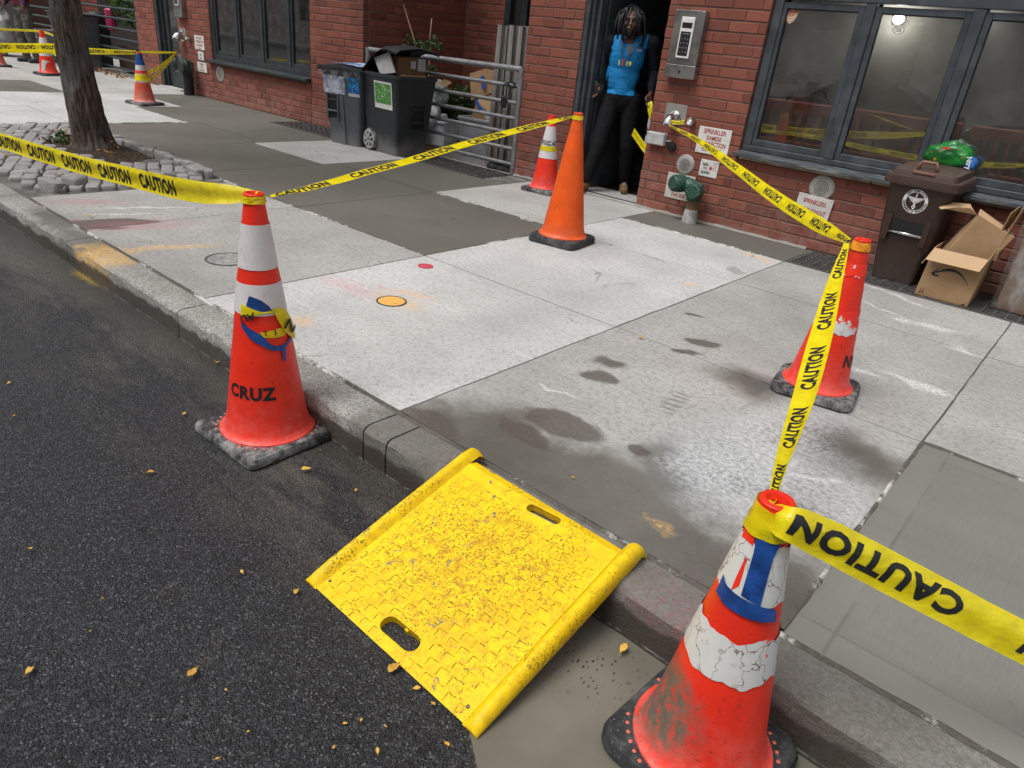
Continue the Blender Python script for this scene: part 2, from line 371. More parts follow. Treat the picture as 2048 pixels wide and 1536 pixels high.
col(1, (A0, A1, M_grey, .001), (A1, A2, M_grey, 0), (A2, 5.585, M_grey, 0))
col(2, (A0, A1, M_pale, 0), (A1, A2, M_pale, .001), (A2, 5.585, M_pale, 0), (5.585, A3, M_fresh, -.002))
col(3, (A0, A1, M_grey, .001), (A1, A2, M_fresh, -.002), (A2, A3, M_mid, 0))
slab(-5.93, GX[4], A0, A1, M_grey, 0)
slab(GX[5], GX[4], A1, A2, M_fresh, -.002)
slab(GX[5], GX[4], A2, 5.66, M_fresh, -.0015)
slab(GX[6], GX[5], A1, 4.48, M_fresh, -.002); slab(GX[6], GX[5], 4.48, 5.66, M_mid, .001)
col(6, (A1, A2, M_fresh, -.002), (A2, 5.66, M_fresh, -.001))
col(7, (A0, A1, M_pale, 0), (A1, 4.5, M_pale, .001), (4.5, A3, M_fresh, -.002))
col(8, (A0, A1, M_pale, .001), (A1, 5.19, M_pale, 0), (5.19, A3, M_fresh, -.002))
col(9, (A0, 4.2, M_fresh, -.002), (4.2, A3, M_mid, 0))
for k in range(10, 15): col(k, (A0, A1, M_mid, 0), (A1, A2, M_mid, .001), (A2, A3, M_mid, 0))
slab(GX[6], -5.93, 3.10, A1, M_mid, -.01)
# ---- slurry squeezed out along the joints
n = N('joint_slurry'); P = n.pos(); q = n.noise(2.6, 7, P, .8); f = n.noise(45, 5, P, .7); c = n.mix(n.step(q, .50, .60), n.mix(f, (.05, .045, .037), (.17, .16, .135)), n.mix(f, (.45, .44, .41), (.75, .74, .70))); n.bump(f, .8, .012); M_slurry = n.set(c, .92)
def slurry(x0, y0, x1, y1, w, seed, hi=.004):
    L = math.hypot(x1-x0, y1-y0); m = int(L/.018); dx, dy = (x1-x0)/L, (y1-y0)/L; vs = []
    for i in range(m+1):
        u = L*i/m; wl_ = w*(.55+.9*abs(mnoise.noise(Vector((u*9, seed, 0))))); wr_ = w*(.55+.9*abs(mnoise.noise(Vector((u*9, seed, 5))))); h = hi*(.1+1.3*mnoise.noise(Vector((u*6, seed, 9)))); off = w*.35*mnoise.noise(Vector((u*3, seed, 2)))
        for s_, z in ((-wl_, -.012), (-wl_*.55, h*.6), (0, h-.003), (wr_*.55, h*.6), (wr_, -.012)): vs.append((x0+dx*u-dy*(s_+off), y0+dy*u+dx*(s_+off), z+.002))
    part('joint_slurry', B().add(vs, [(i*5+j, (i+1)*5+j, (i+1)*5+j+1, i*5+j+1) for i in range(m) for j in range(4)]), M_slurry, sidewalk, True)['kind'] = 'stuff'
slurry(1.3, 1.613, -6.0, 1.613, .0135, 1); slurry(-.28, 1.63, -.28, 3.17, .012, 2); slurry(-.28, 3.165, 1.3, 3.165, .009, 3); slurry(-3.40, 3.165, -6.4, 3.165, .012, 4); slurry(-3.40, 3.17, -3.40, 4.65, .012, 5); slurry(-3.4, 4.65, -4.93, 4.65, .010, 6); slurry(-1.85, 5.585, -3.40, 5.585, .014, 7); slurry(-9.40, 3.17, -9.40, 4.5, .012, 8); slurry(-9.4, 4.5, -10.94, 4.5, .012, 9)
# ---- kerb
n = N('kerb_concrete'); P = n.pos(); s = n.sep(P)
a = n.noise(2.2, 6, P, .65); bb = n.noise(45, 5, P, .72); g = n.noise(240, 3, P)
c = n.mix(n.step(a, .35, .68), (.27, .265, .24), (.42, .415, .39)); c = n.mix(n.m('MULTIPLY', n.step(bb, .46, .6), .6), c, (.16, .155, .14)); gk_ = n.noise(100, 3, P, .7); c = n.mix(n.m('MULTIPLY', n.step(gk_, .46, .38), .6), c, (.12, .115, .1)); c = n.mix(n.m('MULTIPLY', n.step(gk_, .56, .64), .5), c, (.58, .57, .54)); c = n.mix(n.m('MULTIPLY', n.step(g, .58, .7), .5), c, (.6, .59, .57))
c = n.mix(n.m('MULTIPLY', n.step(g, .42, .32), .6), c, (.12, .115, .1))
Q = stain_pos(n, .3, 5); wl = []
def E(m, x, y, rx, ry, rot=0, soft=.3): q = PG(x, y); m.append(n.ell(Q, q.x, q.y, rx, ry, R(rot), soft))
E(wl, 1250, 1130, 1.0, .3, 0, .3); E(wl, 840, 880, .3, .2, 0, .3); E(wl, 165, 485, .35, .12, 0, .3); E(wl, 110, 440, .3, .1, 0, .4)
c = n.mix(n.m('MULTIPLY', mx(n, wl), .72), c, (.115, .107, .092))
oc = []; E(oc, 205, 512, .22, .2, 0, .4); c = n.mix(n.m('MULTIPLY', n.m('MULTIPLY', oc[0], n.step(bb, .35, .55)), .75), c, (.7, .43, .13))
pk = []; E(pk, 1370, 1225, .13, .08, 0, .8); c = n.mix(n.m('MULTIPLY', n.m('MULTIPLY', pk[0], n.step(bb, .42, .62)), .38), c, (.36, .13, .15))
# splashed, soaked lower face
wz = n.m('ADD', s[2], n.m('MULTIPLY', n.m('SUBTRACT', n.noise(9, 5, P), .5), .10)); wm = n.step(wz, -.05, -.075); c = n.mix(n.m('MULTIPLY', wm, .85), c, n.mix(bb, (.028, .024, .02), (.075, .062, .05)))
# scum line at the water
wl2 = n.m('MULTIPLY', n.step(n.m('ABSOLUTE', n.m('ADD', s[2], .143)), .006, .002), n.step(n.noise(14, 4, P), .45, .55)); c = n.mix(n.m('MULTIPLY', wl2, .5), c, (.4, .39, .36))
n.bump(n.m('ADD', n.m('MULTIPLY', bb, .9), n.m('MULTIPLY', g, .4)), .7, .012); M_kerb = n.set(c, n.mixf(wm, .85, .45), 0, .4)
kerb = struct('kerb', B().box(-60, 9, YK0+.03, YK1-.006, -.4, -.02), M_joint, label='worn concrete kerb stones along the road edge')
def kerbstone(x0, x1):
    prof = [(YK0+.004, -.32), (YK0, -.14), (YK0, -.06), (YK0+.003, -.016), (YK0+.012, -.005), (YK0+.028, 0), (YK0+.11, .002), (YK1-.012, .002), (YK1-.002, -.006), (YK1, -.3)]
    nx = max(4, int((x1-x0)/.035)); b = B(); m = len(prof); vs = []
    for i in range(nx+1):
        x = x0+.004+(x1-x0-.008)*i/nx
        for k, (y, z) in enumerate(prof):
            w = mnoise.noise(Vector((x*7, k*.7, 2)))*.006+mnoise.noise(Vector((x*24, k*1.9, 5)))*.0035
            e = 1.6 if 2 <= k <= 5 else .5
            chip = max(0, mnoise.noise(Vector((x*5, 3, 8)))-.25)*.045 if k in (3, 4) else 0
            vs.append((x, y+w*e*.8+chip, z+w*e*(.5 if k > 3 else .2)-chip*.5))
    fs = [(i*m+k, i*m+k+1, (i+1)*m+k+1, (i+1)*m+k) for i in range(nx) for k in range(m-1)]
    b.add(vs, fs); b.f = [tuple(reversed(f)) for f in b.f]
    b.add([vs[k] for k in range(m)], [tuple(range(m))]); b.add([vs[nx*m+k] for k in range(m)], [tuple(range(m-1, -1, -1))])
    part('kerb_stone', b, M_kerb, kerb, smooth=28)
kj = [4.2, 2.6, .95, -1.70, -1.83, -3.3, -4.72, -6.02, -7.8, -9.4, -11.0, -12.6, -14.2, -16, -18, -20, -22]
for i in range(len(kj)-1): kerbstone(kj[i+1], kj[i])
# ---- road
n = N('asphalt'); P = n.pos(); s = n.sep(P)
g1 = n.noise(190, 4, P, .7); g2 = n.voro(170, P); g3 = n.noise(60, 4, P, .65); a = n.noise(1.1, 6, P, .65)
cell = n.sep(n.voro(225, P, 'F1', 'Color'))[0]; cell2 = n.sep(n.voro(115, P, 'F1', 'Color'))[1]
c = n.mix(n.step(cell, .15, .95), (.004, .0045, .0055), (.039, .042, .048)); c = n.mix(n.step(cell, .94, .97), c, (.15, .152, .155)); c = n.mix(n.m('MULTIPLY', n.step(cell2, .84, .88), .5), c, (.075, .078, .083)); c = n.mix(n.m('MULTIPLY', n.step(g1, .5, .42), .7), c, (.006, .006, .007))
c = n.mix(n.m('MULTIPLY', n.step(a, .5, .72), .2), c, (.045, .046, .048))
lt = n.m('MULTIPLY', n.step(n.voro(28, P), .075, .04), n.step(n.noise(5, 2, P), .47, .6)); c = n.mix(n.m('MULTIPLY', lt, .8), c, (.3, .29, .27))
# silt washed along the gutter, in streaks
yy = n.m('ADD', s[1], n.m('MULTIPLY', n.m('SUBTRACT', n.noise(1.4, 5, n.map(P, scale=(.6, 1.6, 1)), .7), .5), .9))
silt = n.m('MULTIPLY', n.step(yy, .72, 1.25), n.step(n.noise(2.2, 6, n.map(P, scale=(.45, 1.8, 1)), .72), .40, .60))
gr = n.step(n.noise(110, 4, P, .7), .3, .66)
c = n.mix(n.m('MULTIPLY', silt, .72), c, n.mix(gr, (.034, .031, .025), (.165, .15, .12)))
shore = n.step(n.m('ADD', s[2], n.m('MULTIPLY', n.m('SUBTRACT', g3, .5), .012)), ZR-.002, ZR-.011); c = n.mix(n.m('MULTIPLY', shore, .85), c, n.mix(gr, (.05, .045, .034), (.15, .135, .10)))
wetg = n.m('MULTIPLY', n.step(n.m('ADD', s[1], n.m('MULTIPLY', n.m('SUBTRACT', n.noise(4, 5, P), .5), .3)), 1.22, 1.36), 1.0)
c = n.mix(n.m('MULTIPLY', wetg, .65), c, n.mix(gr, (.018, .015, .011), (.07, .06, .045)))
Q = stain_pos(n, .12, 9); q = PG(178, 553, ZR); ym = n.m('MULTIPLY', n.ell(Q, q.x, q.y, .16, .05, 0, .6), gr); c = n.mix(n.m('MULTIPLY', ym, .8), c, (.55, .36, .03))
n.bump(n.m('ADD', n.m('MULTIPLY', n.m('SUBTRACT', 1., g2), .9), n.m('ADD', n.m('MULTIPLY', cell2, .5), n.m('MULTIPLY', g3, 1.2))), .9, .008)
M_road = n.set(c, n.mixf(n.m('MAXIMUM', n.m('MAXIMUM', wetg, shore), n.m('MULTIPLY', silt, .4)), n.step(g3, .3, .7, .55, .8), .4), 0, .5)
GX0, GX1, GY0 = -2.6, 1.5, .25
b = B().add([(-70, -16, ZR), (14, -16, ZR), (14, GY0, ZR), (-70, GY0, ZR), (-70, YK0+.02, ZR), (GX0, YK0+.02, ZR), (GX0, GY0, ZR), (GX1, GY0, ZR), (GX1, YK0+.02, ZR), (14, YK0+.02, ZR)], [(0, 1, 2, 3), (3, 6, 5, 4), (7, 2, 9, 8)])
dish = [(PG(x, y, ZR), rx, ry) for x, y, rx, ry in ((1150, 1330, .20, .22), (1250, 1480, .30, .30), (1560, 1560, .55, .3), (1180, 1200, .28, .16), (1070, 1450, .15, .15))]
def road_z(x, y):
    d = max(math.exp(-(((x-q.x)/rx)**2+((y-q.y)/ry)**2)**1.5) for q, rx, ry in dish)
    fade = min(1, (x-GX0)/.4, (GX1-x)/.4, (y-GY0)/.3); fade = max(0, fade)
    w = .004*mnoise.noise(Vector((x*2.3, y*2.3, 1)))+.003*mnoise.noise(Vector((x*7, y*7, 2)))+.0025*mnoise.noise(Vector((x*22, y*22, 3)))
    return ZR+fade*(w-.028*d)
nx, ny = 205, 60
b.add([(GX0+(GX1-GX0)*i/nx, GY0+(YK0+.02-GY0)*j/ny, road_z(GX0+(GX1-GX0)*i/nx, GY0+(YK0+.02-GY0)*j/ny)) for j in range(ny+1) for i in range(nx+1)], [(j*(nx+1)+i, j*(nx+1)+i+1, (j+1)*(nx+1)+i+1, (j+1)*(nx+1)+i) for j in range(ny) for i in range(nx)])
road = struct('road', b, M_road, True, label='black asphalt road with silt washed along the gutter')
# far ground so nothing ends in view
n = N('far_ground'); M_far = n.set(n.mix(n.noise(2, 5, n.pos()), (.06, .06, .06), (.12, .12, .115)), .9)
struct('ground', B().add([(-200, -150, -.42), (150, -150, -.42), (150, 150, -.42), (-200, 150, -.42)], [(0, 1, 2, 3)]), M_far)
# ---- puddle of cement water
n = N('cement_water'); P = n.pos()
c = n.mix(n.step(n.noise(2, 4, P), .35, .65), (.145, .137, .108), (.20, .19, .155))
Q = stain_pos(n, .15, 8); q = PG(1185, 1335, ZR); spk = n.m('MULTIPLY', n.ell(Q, q.x, q.y, .11, .09, .5, .8), n.step(n.voro(75, n.map(P, scale=(1, .55, 1))), .26, .2)); c = n.mix(n.m('MULTIPLY', spk, .9), c, (.03, .028, .02))
n.bump(n.noise(9, 2, P), .02, .004); M_pud = n.set(c, .03, 0, .6)
struct('puddle', B().add([(-1.9, .5, ZR-.006), (1.2, .5, ZR-.006), (1.2, YK0+.01, ZR-.006), (-1.9, YK0+.01, ZR-.006)], [(0, 1, 2, 3)]), M_pud, label='murky grey cement water pooled against the kerb')
# ---- tree pit with granite setts
PX0, PX1, PYA, PYB = -9.35, -5.95, 1.63, 3.14
n = N('soil'); P = n.pos(); q = n.noise(30, 6, P, .7)
c = n.mix(n.step(q, .35, .7), (.028, .02, .013), (.10, .075, .05)); c = n.mix(n.step(n.voro(55, P), .12, .07), c, (.22, .16, .09)); n.bump(q, 1, .02); M_soil = n.set(c, .95, 0, .2)
b = B(); nx, ny = 68, 32
def soil_z(x, y):
    d = math.hypot((x+7.62)*.8, y-2.72); return -.05+.10*math.exp(-(d/.5)**2)+.018*mnoise.noise(Vector((x*6, y*6, 0)))
b.add([(PX0+(PX1-PX0)*i/nx, PYA+(PYB-PYA)*j/ny, soil_z(PX0+(PX1-PX0)*i/nx, PYA+(PYB-PYA)*j/ny)) for j in range(ny+1) for i in range(nx+1)], [(j*(nx+1)+i, j*(nx+1)+i+1, (j+1)*(nx+1)+i+1, (j+1)*(nx+1)+i) for j in range(ny) for i in range(nx)])
pit = struct('tree_pit', b, M_soil, smooth=True, label='tree pit of bare soil edged with heaved granite setts')
n = N('granite_sett'); q = n.noise(16, 6, None, .7); r = n.oi()
c = n.mix(n.step(q, .35, .7), (.22, .217, .208), (.46, .455, .44)); c = n.mix(n.m('MULTIPLY', n.step(n.noise(120, 3), .56, .68), .5), c, (.6, .6, .59)); c = n.mix(n.m('MULTIPLY', n.step(r, 0, 1), .45), c, (.21, .20, .19))
n.bump(n.noise(70, 5, None, .7), .6, .008); M_sett = n.set(c, .88, 0, .35)
sett_me = []
for k in range(10):
    bm = bmesh.new(); bmesh.ops.create_cube(bm, size=1)
    for v in bm.verts: v.co = Vector((v.co.x*(1+rng.uniform(-.12, .12)), v.co.y*(1+rng.uniform(-.12, .12)), v.co.z*(1+rng.uniform(-.12, .12))))
    bmesh.ops.bevel(bm, geom=list(bm.edges), offset=.19, segments=3, affect='EDGES', profile=.55)
    for v in bm.verts: v.co += Vector((rng.uniform(-1, 1), rng.uniform(-1, 1), rng.uniform(-1, 1)))*.024
    sett_me.append(mesh_of('sett', B().bm(bm), M_sett, smooth=40))
def sett(x, y, z, w, d, h, rz, tx=0, ty=0):
    o = link('granite_sett', rng.choice(sett_me), pit, (x, y, z)); o.scale = (w, d, h); o.rotation_euler = (tx, ty, rz+rng.choice((0, math.pi)))
ang = R(-24)
ux = Vector((math.cos(ang), math.sin(ang))); uy = Vector((-math.sin(ang), math.cos(ang)))
cnt = 0
for j in range(-26, 27):
    off = rng.uniform(-.05, .05); i = -3.2+off
    while i < 3.2:
        w = rng.uniform(.115, .175); q = Vector((-7.3, 2.3))+ux*(i+w/2)+uy*(j*.108)
        i += w+.006
        x, y = q
        if not (-9.3 < x < -6.02 and 1.70 < y < 3.06): continue
        dt = math.hypot((x+7.62)/1.0, (y-2.75)/.62)
        if dt < .62 or (x > -7.6 and y > 2.5 and x < -6.75): continue
        if x > -6.6 and y < 1.95 and rng.random() < .1: continue
        hz = .03*math.exp(-((dt-.7)/.6)**2)+rng.uniform(-.008, .010)
        if -6.75 < x < -6.35 and 1.7 < y < 2.1 and rng.random() < .35: hz += .035
        sett(x, y, -.028+hz, w, .104, .11, ang+rng.uniform(-.05, .05), rng.uniform(-.06, .06), rng.uniform(-.06, .06)); cnt += 1
for k in range(15):      # upright edging at the back
    sett(-8.6+k*.17, 3.10+rng.uniform(-.015, .015), .012+rng.uniform(-.01, .012), .16, .085, .1, rng.uniform(-.1, .1))
for (x, y, rz, dz) in ((330, 372, .3, .055), (265, 368, .9, .03), (395, 352, .2, .03), (150, 372, .5, .03), (105, 380, .6, .02)):
    p = PG(x, y); sett(p.x, p.y, dz-.01, .16, .14, .13, rz, rng.uniform(-.2, .2), rng.uniform(-.2, .2))
# ---- round covers set into the slabs
def cover(px, py, r, m1, m2, label):
    p = PG(px, py); t = thing('utility_cover', label, 'cover', (p.x, p.y, 0))
    part('rim', B().lathe([(r*1.12, .001), (r*1.12, .0045), (r*1.02, .005), (r*1.0, .002)], 32), m2, t, world=False)
    b = B().lathe([(0.0001, .0035), (r*.35, .004), (r*.4, .0055), (r*.62, .0055), (r*.66, .0038), (r*.98, .0038)], 32); b.f += [tuple(range(31, -1, -1))]; b.m += [0]
    lid = part('lid', b, m1, t, world=False)




n = N('orange_painted_iron'); q = n.noise(30, 5, None, .7); M_ocov = n.set(n.mix(n.step(q, .62, .7), (.74, .41, .09), (.1, .08, .05)), .7)
n = N('bare_iron'); q = n.noise(30, 5, None, .7); M_icov = n.set(n.mix(n.step(q, .4, .65), (.20, .20, .19), (.38, .38, .36)), .6); M_rim = plain('iron_rim', (.09, .085, .075), .7)
n = N('red_paint'); M_rcov = n.set(n.mix(n.step(n.noise(40, 4), .5, .7), (.55, .06, .09), (.35, .05, .07)), .7)
cover(783, 603, .075, M_ocov, M_rim, 'small round cover painted orange in the pale slab')
cover(457, 519, .12, M_icov, M_rim, 'bare iron round cover behind the cone stencilled in black')
cover(851, 533, .045, M_rcov, M_rcov, 'tiny red painted round cap near the dark fresh slab')
# ---- gratings along the wall
M_iron = plain('galvanised_bar', (.16, .16, .155), .55, .2, 20, .2, .6)
n = N('pit_dark'); M_pit = n.set((.008, .008, .008), .95)
def grating(x0, x1, y0, y1, step, label, ny):
    t = thing('drain_grating', label, 'grating', ((x0+x1)/2, y0, 0), group='wall drain gratings')
    part('shaft', B().add([(x0, y0, -.0105), (x1, y0, -.0105), (x1, y1, -.0105), (x0, y1, -.0105)], [(0, 1, 2, 3)]), M_pit, t)
    b = B()
    for k in range(ny+1):
        y = y0+.01+(y1-y0-.02)*k/ny; b.box(x0, x1, y-.007, y+.007, -.0095, .002)
    part('long_bar', b, M_iron, t)['kind'] = 'stuff'
    b = B(); k = x0+.004
    while k < x1: b.box(k-.005, k+.005, y0+.002, y1-.002, -.0095, .0005); k += step
    part('cross_bar', b, M_iron, t)['kind'] = 'stuff'
    part('frame', B().box(x0-.012, x1+.012, y0-.014, y0, -.03, .0015).box(x0-.012, x1+.012, y1, y1+.006, -.03, .0015), M_iron, t)
grating(-1.83, 1.3, 5.60, 6.165, .075, 'square mesh drain grating under the brown bin', 8)
grating(-7.3, -5.28, 5.69, 6.16, .12, 'barred drain grating in front of the tube gate', 6)
grating(-9.35, -7.85, 5.69, 6.17, .12, 'barred drain grating under the far window beside the grey bin', 6)
# ================================================================== brick buildings
n = N('red_brick'); r = n.rnd(); q = n.noise(24, 6, n.pos(), .7)
c = n.mix(r, (.185, .061, .043), (.295, .097, .066)); c = n.mix(n.step(r, .8, .97), c, (.14, .050, .037))
c = n.mix(n.m('MULTIPLY', n.step(q, .4, .75), .5), c, (.16, .052, .034))
wst = n.noise(70, 4, n.map(n.pos(), scale=(3.5, 3.5, .25))); c = n.mix(n.m('MULTIPLY', n.step(wst, .5, .75), .3), c, (.33, .115, .085))
z = n.sep(n.pos())[2]
eff = n.m('MULTIPLY', n.step(n.m('ADD', z, n.m('MULTIPLY', n.noise(2.2, 5, n.pos(), .65), .9)), .95, .45), n.step(n.noise(8, 5, n.pos(), .7), .35, .7))
c = n.mix(n.m('MULTIPLY', eff, .45), c, (.36, .25, .22))          # lime bloom low on the wall
spk = n.m('MULTIPLY', n.step(n.voro(11, n.pos()), .055, .03), n.step(n.noise(4, 2, n.pos()), .45, .6)); c = n.mix(n.m('MULTIPLY', spk, .7), c, (.6, .56, .52))
n.bump(n.m('ADD', n.noise(160, 4, n.pos(), .7), n.m('MULTIPLY', wst, .6)), .5, .004); M_brick = n.set(c, .82, 0, .3)
n = N('mortar'); q = n.noise(40, 5, n.pos()); M_mortar = n.set(n.mix(q, (.15, .085, .066), (.24, .16, .132)), .95)
n = N('upper_brick'); k = n.n('ShaderNodeTexBrick'); k.inputs['Color1'].default_value = (.30, .07, .045, 1); k.inputs['Color2'].default_value = (.37, .09, .055, 1); k.inputs['Mortar'].default_value = (.14, .10, .085, 1)
k.inputs['Scale'].default_value = 1; k.inputs['Brick Width'].default_value = .262; k.inputs['Row Height'].default_value = .0884; k.inputs['Mortar Size'].default_value = .006
P = n.sep(n.pos()); cx = n.n('ShaderNodeCombineXYZ'); n.l(n.m('ADD', P[0], P[1]), cx.inputs[0]); n.l(P[2], cx.inputs[1]); n.l(cx.outputs[0], k.inputs['Vector']); n.bump(k.outputs['Fac'], .4, -.01)
M_ubrick = n.set(k.outputs[0], .85)
M_frame = plain('grey_frame_paint', (.052, .062, .072), .42, .18, 9, .08, dirt=(.13, .13, .125), dirt_amt=.35)
M_frame_d = plain('dark_grey_frame', (.028, .036, .04), .45, .2, 9, .08, dirt=(.08, .08, .08), dirt_amt=.3)
M_black = plain('black_gasket', (.008, .008, .009), .6)
n = N('interior_and_shade_dark'); M_int = n.set(n.mix(n.noise(3, 3, n.pos()), (.012, .009, .007), (.022, .016, .012)), .85)
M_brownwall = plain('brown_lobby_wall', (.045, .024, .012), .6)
# glass: clear pane with a mirror coat
def glass(name, tint, ior, extra=0.):
    n = N(name); fr = n.n('ShaderNodeFresnel'); fr.inputs[0].default_value = ior; tr = n.n('ShaderNodeBsdfTransparent'); tr.inputs[0].default_value = (*tint, 1)
    gl = n.n('ShaderNodeBsdfGlossy'); gl.inputs['Roughness'].default_value = .015; gl.inputs[0].default_value = (1, 1, 1, 1); mxs = n.n('ShaderNodeMixShader')
    f = n.m('ADD', fr.outputs[0], extra)
    wv = n.n('ShaderNodeBump'); wv.inputs['Strength'].default_value = .03; wv.inputs['Distance'].default_value = .01; n.l(n.noise(1.5, 2, n.pos()), wv.inputs['Height']); n.l(wv.outputs[0], gl.inputs['Normal'])
    # a film of street dust on the pane
    df = n.n('ShaderNodeBsdfDiffuse'); df.inputs[0].default_value = (.42, .41, .38, 1); mx2 = n.n('ShaderNodeMixShader')
    n.l(f, mxs.inputs[0]); n.l(tr.outputs[0], mxs.inputs[1]); n.l(gl.outputs[0], mxs.inputs[2])
    n.l(n.step(n.noise(7, 6, n.pos(), .7), .35, .9, .015, .12), mx2.inputs[0]); n.l(mxs.outputs[0], mx2.inputs[1]); n.l(df.outputs[0], mx2.inputs[2]); n.l(mx2.outputs[0], n.out.inputs[0]); return n.mat
M_glass = glass('window_glass', (.86, .87, .85), 1.7, .09)
M_glass_d = glass('dark_window_glass', (.75, .8, .78), 1.9, .12)
HB, LB = .0884, .262
unit = {}
def brick_mesh(L):
    k = round(L, 2)
    if k not in unit: unit[k] = mesh_of('brick', B().bbox(-k/2, k/2, 0, .095, 0, HB-.0115, .0045), M_brick)
    return unit[k]
def in_view(p):
    d = p-CP; zc = d.dot(FW)
    if zc < .3: return False
    x = 1024+FPX*d.dot(RT)/zc; y = 768-FPX*d.dot(UP)/zc
    return -40 < x < 2090 and -30 < y < 1540
def lay(specs, u0, u1, z0, z1, at, rz, phase=0.):
    """running bond between u0 and u1; at(u,z) -> world point on the face"""
    k0 = math.ceil(z0/HB-1e-6)
    for k in range(k0, int(z1/HB+1e-6)):
        z = k*HB+.006; o = (LB/2 if k % 2 else 0)+phase; i = math.floor((u0-o)/LB)
        while i*LB+o < u1-.001:
            a = max(u0, i*LB+o); e = min(u1, i*LB+o+LB); i += 1
            if e-a < .03: continue
            specs.append((at((a+e)/2, z), e-a-.007, rz))
def brickwork(parent, specs, limit=300):
    vis = sorted([s for s in specs if in_view(s[0])], key=lambda s: (s[0]-CP).dot(FW))
    top = vis[:limit]; ids = set(map(id, top)); rest = [s for s in specs if id(s) not in ids]
    off = OFF[parent]
    for p, L, rz in top:
        o = link('brick', brick_mesh(L), parent); nrm = Vector((math.sin(rz), -math.cos(rz), 0))
        o.location = p-off+nrm*rng.uniform(-.0025, .0025); o.rotation_euler = (rng.uniform(-.008, .008), 0, rz+rng.uniform(-.006, .006))
    b = B()
    for p, L, rz in rest:
        t = B().bbox(-L/2, L/2, 0, .095, 0, HB-.0115, .0045); nrm = Vector((math.sin(rz), -math.cos(rz), 0)); t.xf(Matrix.Translation(p+nrm*rng.uniform(-.002, .002)) @ Matrix.Rotation(rz, 4, 'Z')); b.add(t.v, t.f)
    if b.v: part('brick_courses', b, M_brick, parent)['kind'] = 'stuff'
def front(Y): return lambda u, z: Vector((u, Y, z))
def side(X): return lambda u, z: Vector((X, u, z))
def backing(parent, rects, Y=None):
    b = B()
    for x0, x1, y0, y1, z0, z1 in rects: b.box(x0, x1, y0, y1, z0, z1)
    return b
# ------------------------------------------------------------------ right building
DX0, DX1, WX0 = -4.555, -3.64, -2.70
rb = thing('brick_building', 'red brick building front with open doorway and wide grey-framed window', 'building', (-3.0, YW, 0))
specs = []
lay(specs, -5.255, DX0, 0, 3.1, front(YW), 0, .05); lay(specs, DX1, WX0, 0, 3.1, front(YW), 0, .11); lay(specs, WX0, 1.3, 0, .63, front(YW), 0, .11); lay(specs, WX0, 1.3, 2.75, 3.1, front(YW), 0, .11); lay(specs, DX0, DX1, 2.5, 3.1, front(YW), 0, .05)
brickwork(rb, specs)
g = .0065
for (x0, x1, z0, z1, y1) in ((-5.25, DX0-.004, -.3, 3.1, YW+.4), (DX1+.004, WX0-.003, -.3, 3.1, YW+.3), (WX0-.003, 1.3, -.3, .615, YW+.3), (WX0-.003, 1.3, 2.76, 3.1, YW+.3), (DX0-.004, DX1+.004, 2.51, 3.1, YW+.3)):
    part('wall', B().box(x0, x1, YW+g, y1, z0, z1), M_mortar, rb)
part('upper_wall', B().box(-5.25, 1.3, YW+.004, YW+3.5, 3.101, 9.5), M_ubrick, rb)
n = N('plinth_cement'); q = n.noise(14, 6, n.pos(), .7); n.bump(q, .6, .01); M_plinth = n.set(n.mix(q, (.16, .145, .13), (.36, .34, .31)), .95)
for (x0, x1) in ((-5.25, DX0), (DX1, -1.9)):
    b = B(); m = 20
    for i in range(m):
        a = x0+(x1-x0)*i/m; e = x0+(x1-x0)*(i+1)/m; h1 = .018+.014*mnoise.noise(Vector((a*9, 0, 0))); h2 = .018+.014*mnoise.noise(Vector((e*9, 0, 0)))
        b.add([(a, YW-.022, -.002), (e, YW-.022, -.002), (e, YW+.002, h2), (a, YW+.002, h1)], [(0, 1, 2, 3)])
    part('mortar_fillet', b, M_plinth, rb)
def window_bank(bld, x_first, pitch, gw, count, x0, x1, z0, g0, g1, yf, mf, mg, lab, post=True, top=2.75):
    w = part('window', B().bbox(x0, x1, yf, yf+.06, z0, g0-.055, .004), mf, bld, label=lab)     # bottom rail is the window's own mesh
    part('frame', B().bbox(x0, x0+.075, yf, yf+.07, g0-.055, top, .004), mf, w)
    for k in range(count):
        gx = x_first+pitch*k
        if k: part('mullion', B().bbox(gx-pitch+gw+.045, gx-.045, yf-.002, yf+.06, g0-.055, g1+.06, .006), mf, w)
        s = B()
        for (a, e, c0, c1) in ((gx-.043, gx, g0-.053, g1+.045), (gx+gw, gx+gw+.043, g0-.053, g1+.045), (gx, gx+gw, g0-.053, g0), (gx, gx+gw, g1, g1+.045)):
            s.bbox(a, e, yf+.014, yf+.055, c0, c1, .003)
        part('sash', s, mf, w)['kind'] = 'stuff'
        gk = B()
        for (a, e, c0, c1) in ((gx, gx+.006, g0, g1), (gx+gw-.006, gx+gw, g0, g1), (gx, gx+gw, g0, g0+.006), (gx, gx+gw, g1-.006, g1)): gk.box(a, e, yf+.03, yf+.042, c0, c1)
        part('gasket', gk, M_black, w)['kind'] = 'stuff'
        part('pane', B().box(gx-.004, gx+gw+.004, yf+.040, yf+.044, g0-.004, g1+.004), mg, w)
        sl = B()
        for f in (.1, .9): sl.bbox(gx+gw*f-.012, gx+gw*f+.012, yf-.002, yf+.002, g0-.095, g0-.088, .001)
        part('weep_slot', sl, M_black, w)['kind'] = 'stuff'
        part('transom_pane', B().box(gx-.02, gx+gw+.02, yf+.04, yf+.044, g1+.20, top-.06), mg, w)
    part('header', B().bbox(x0+.075, x1, yf-.004, yf+.06, g1+.062, g1+.20, .004).bbox(x0+.075, x1, yf, yf+.06, top-.06, top, .004), mf, w)['kind'] = 'stuff'
    return w
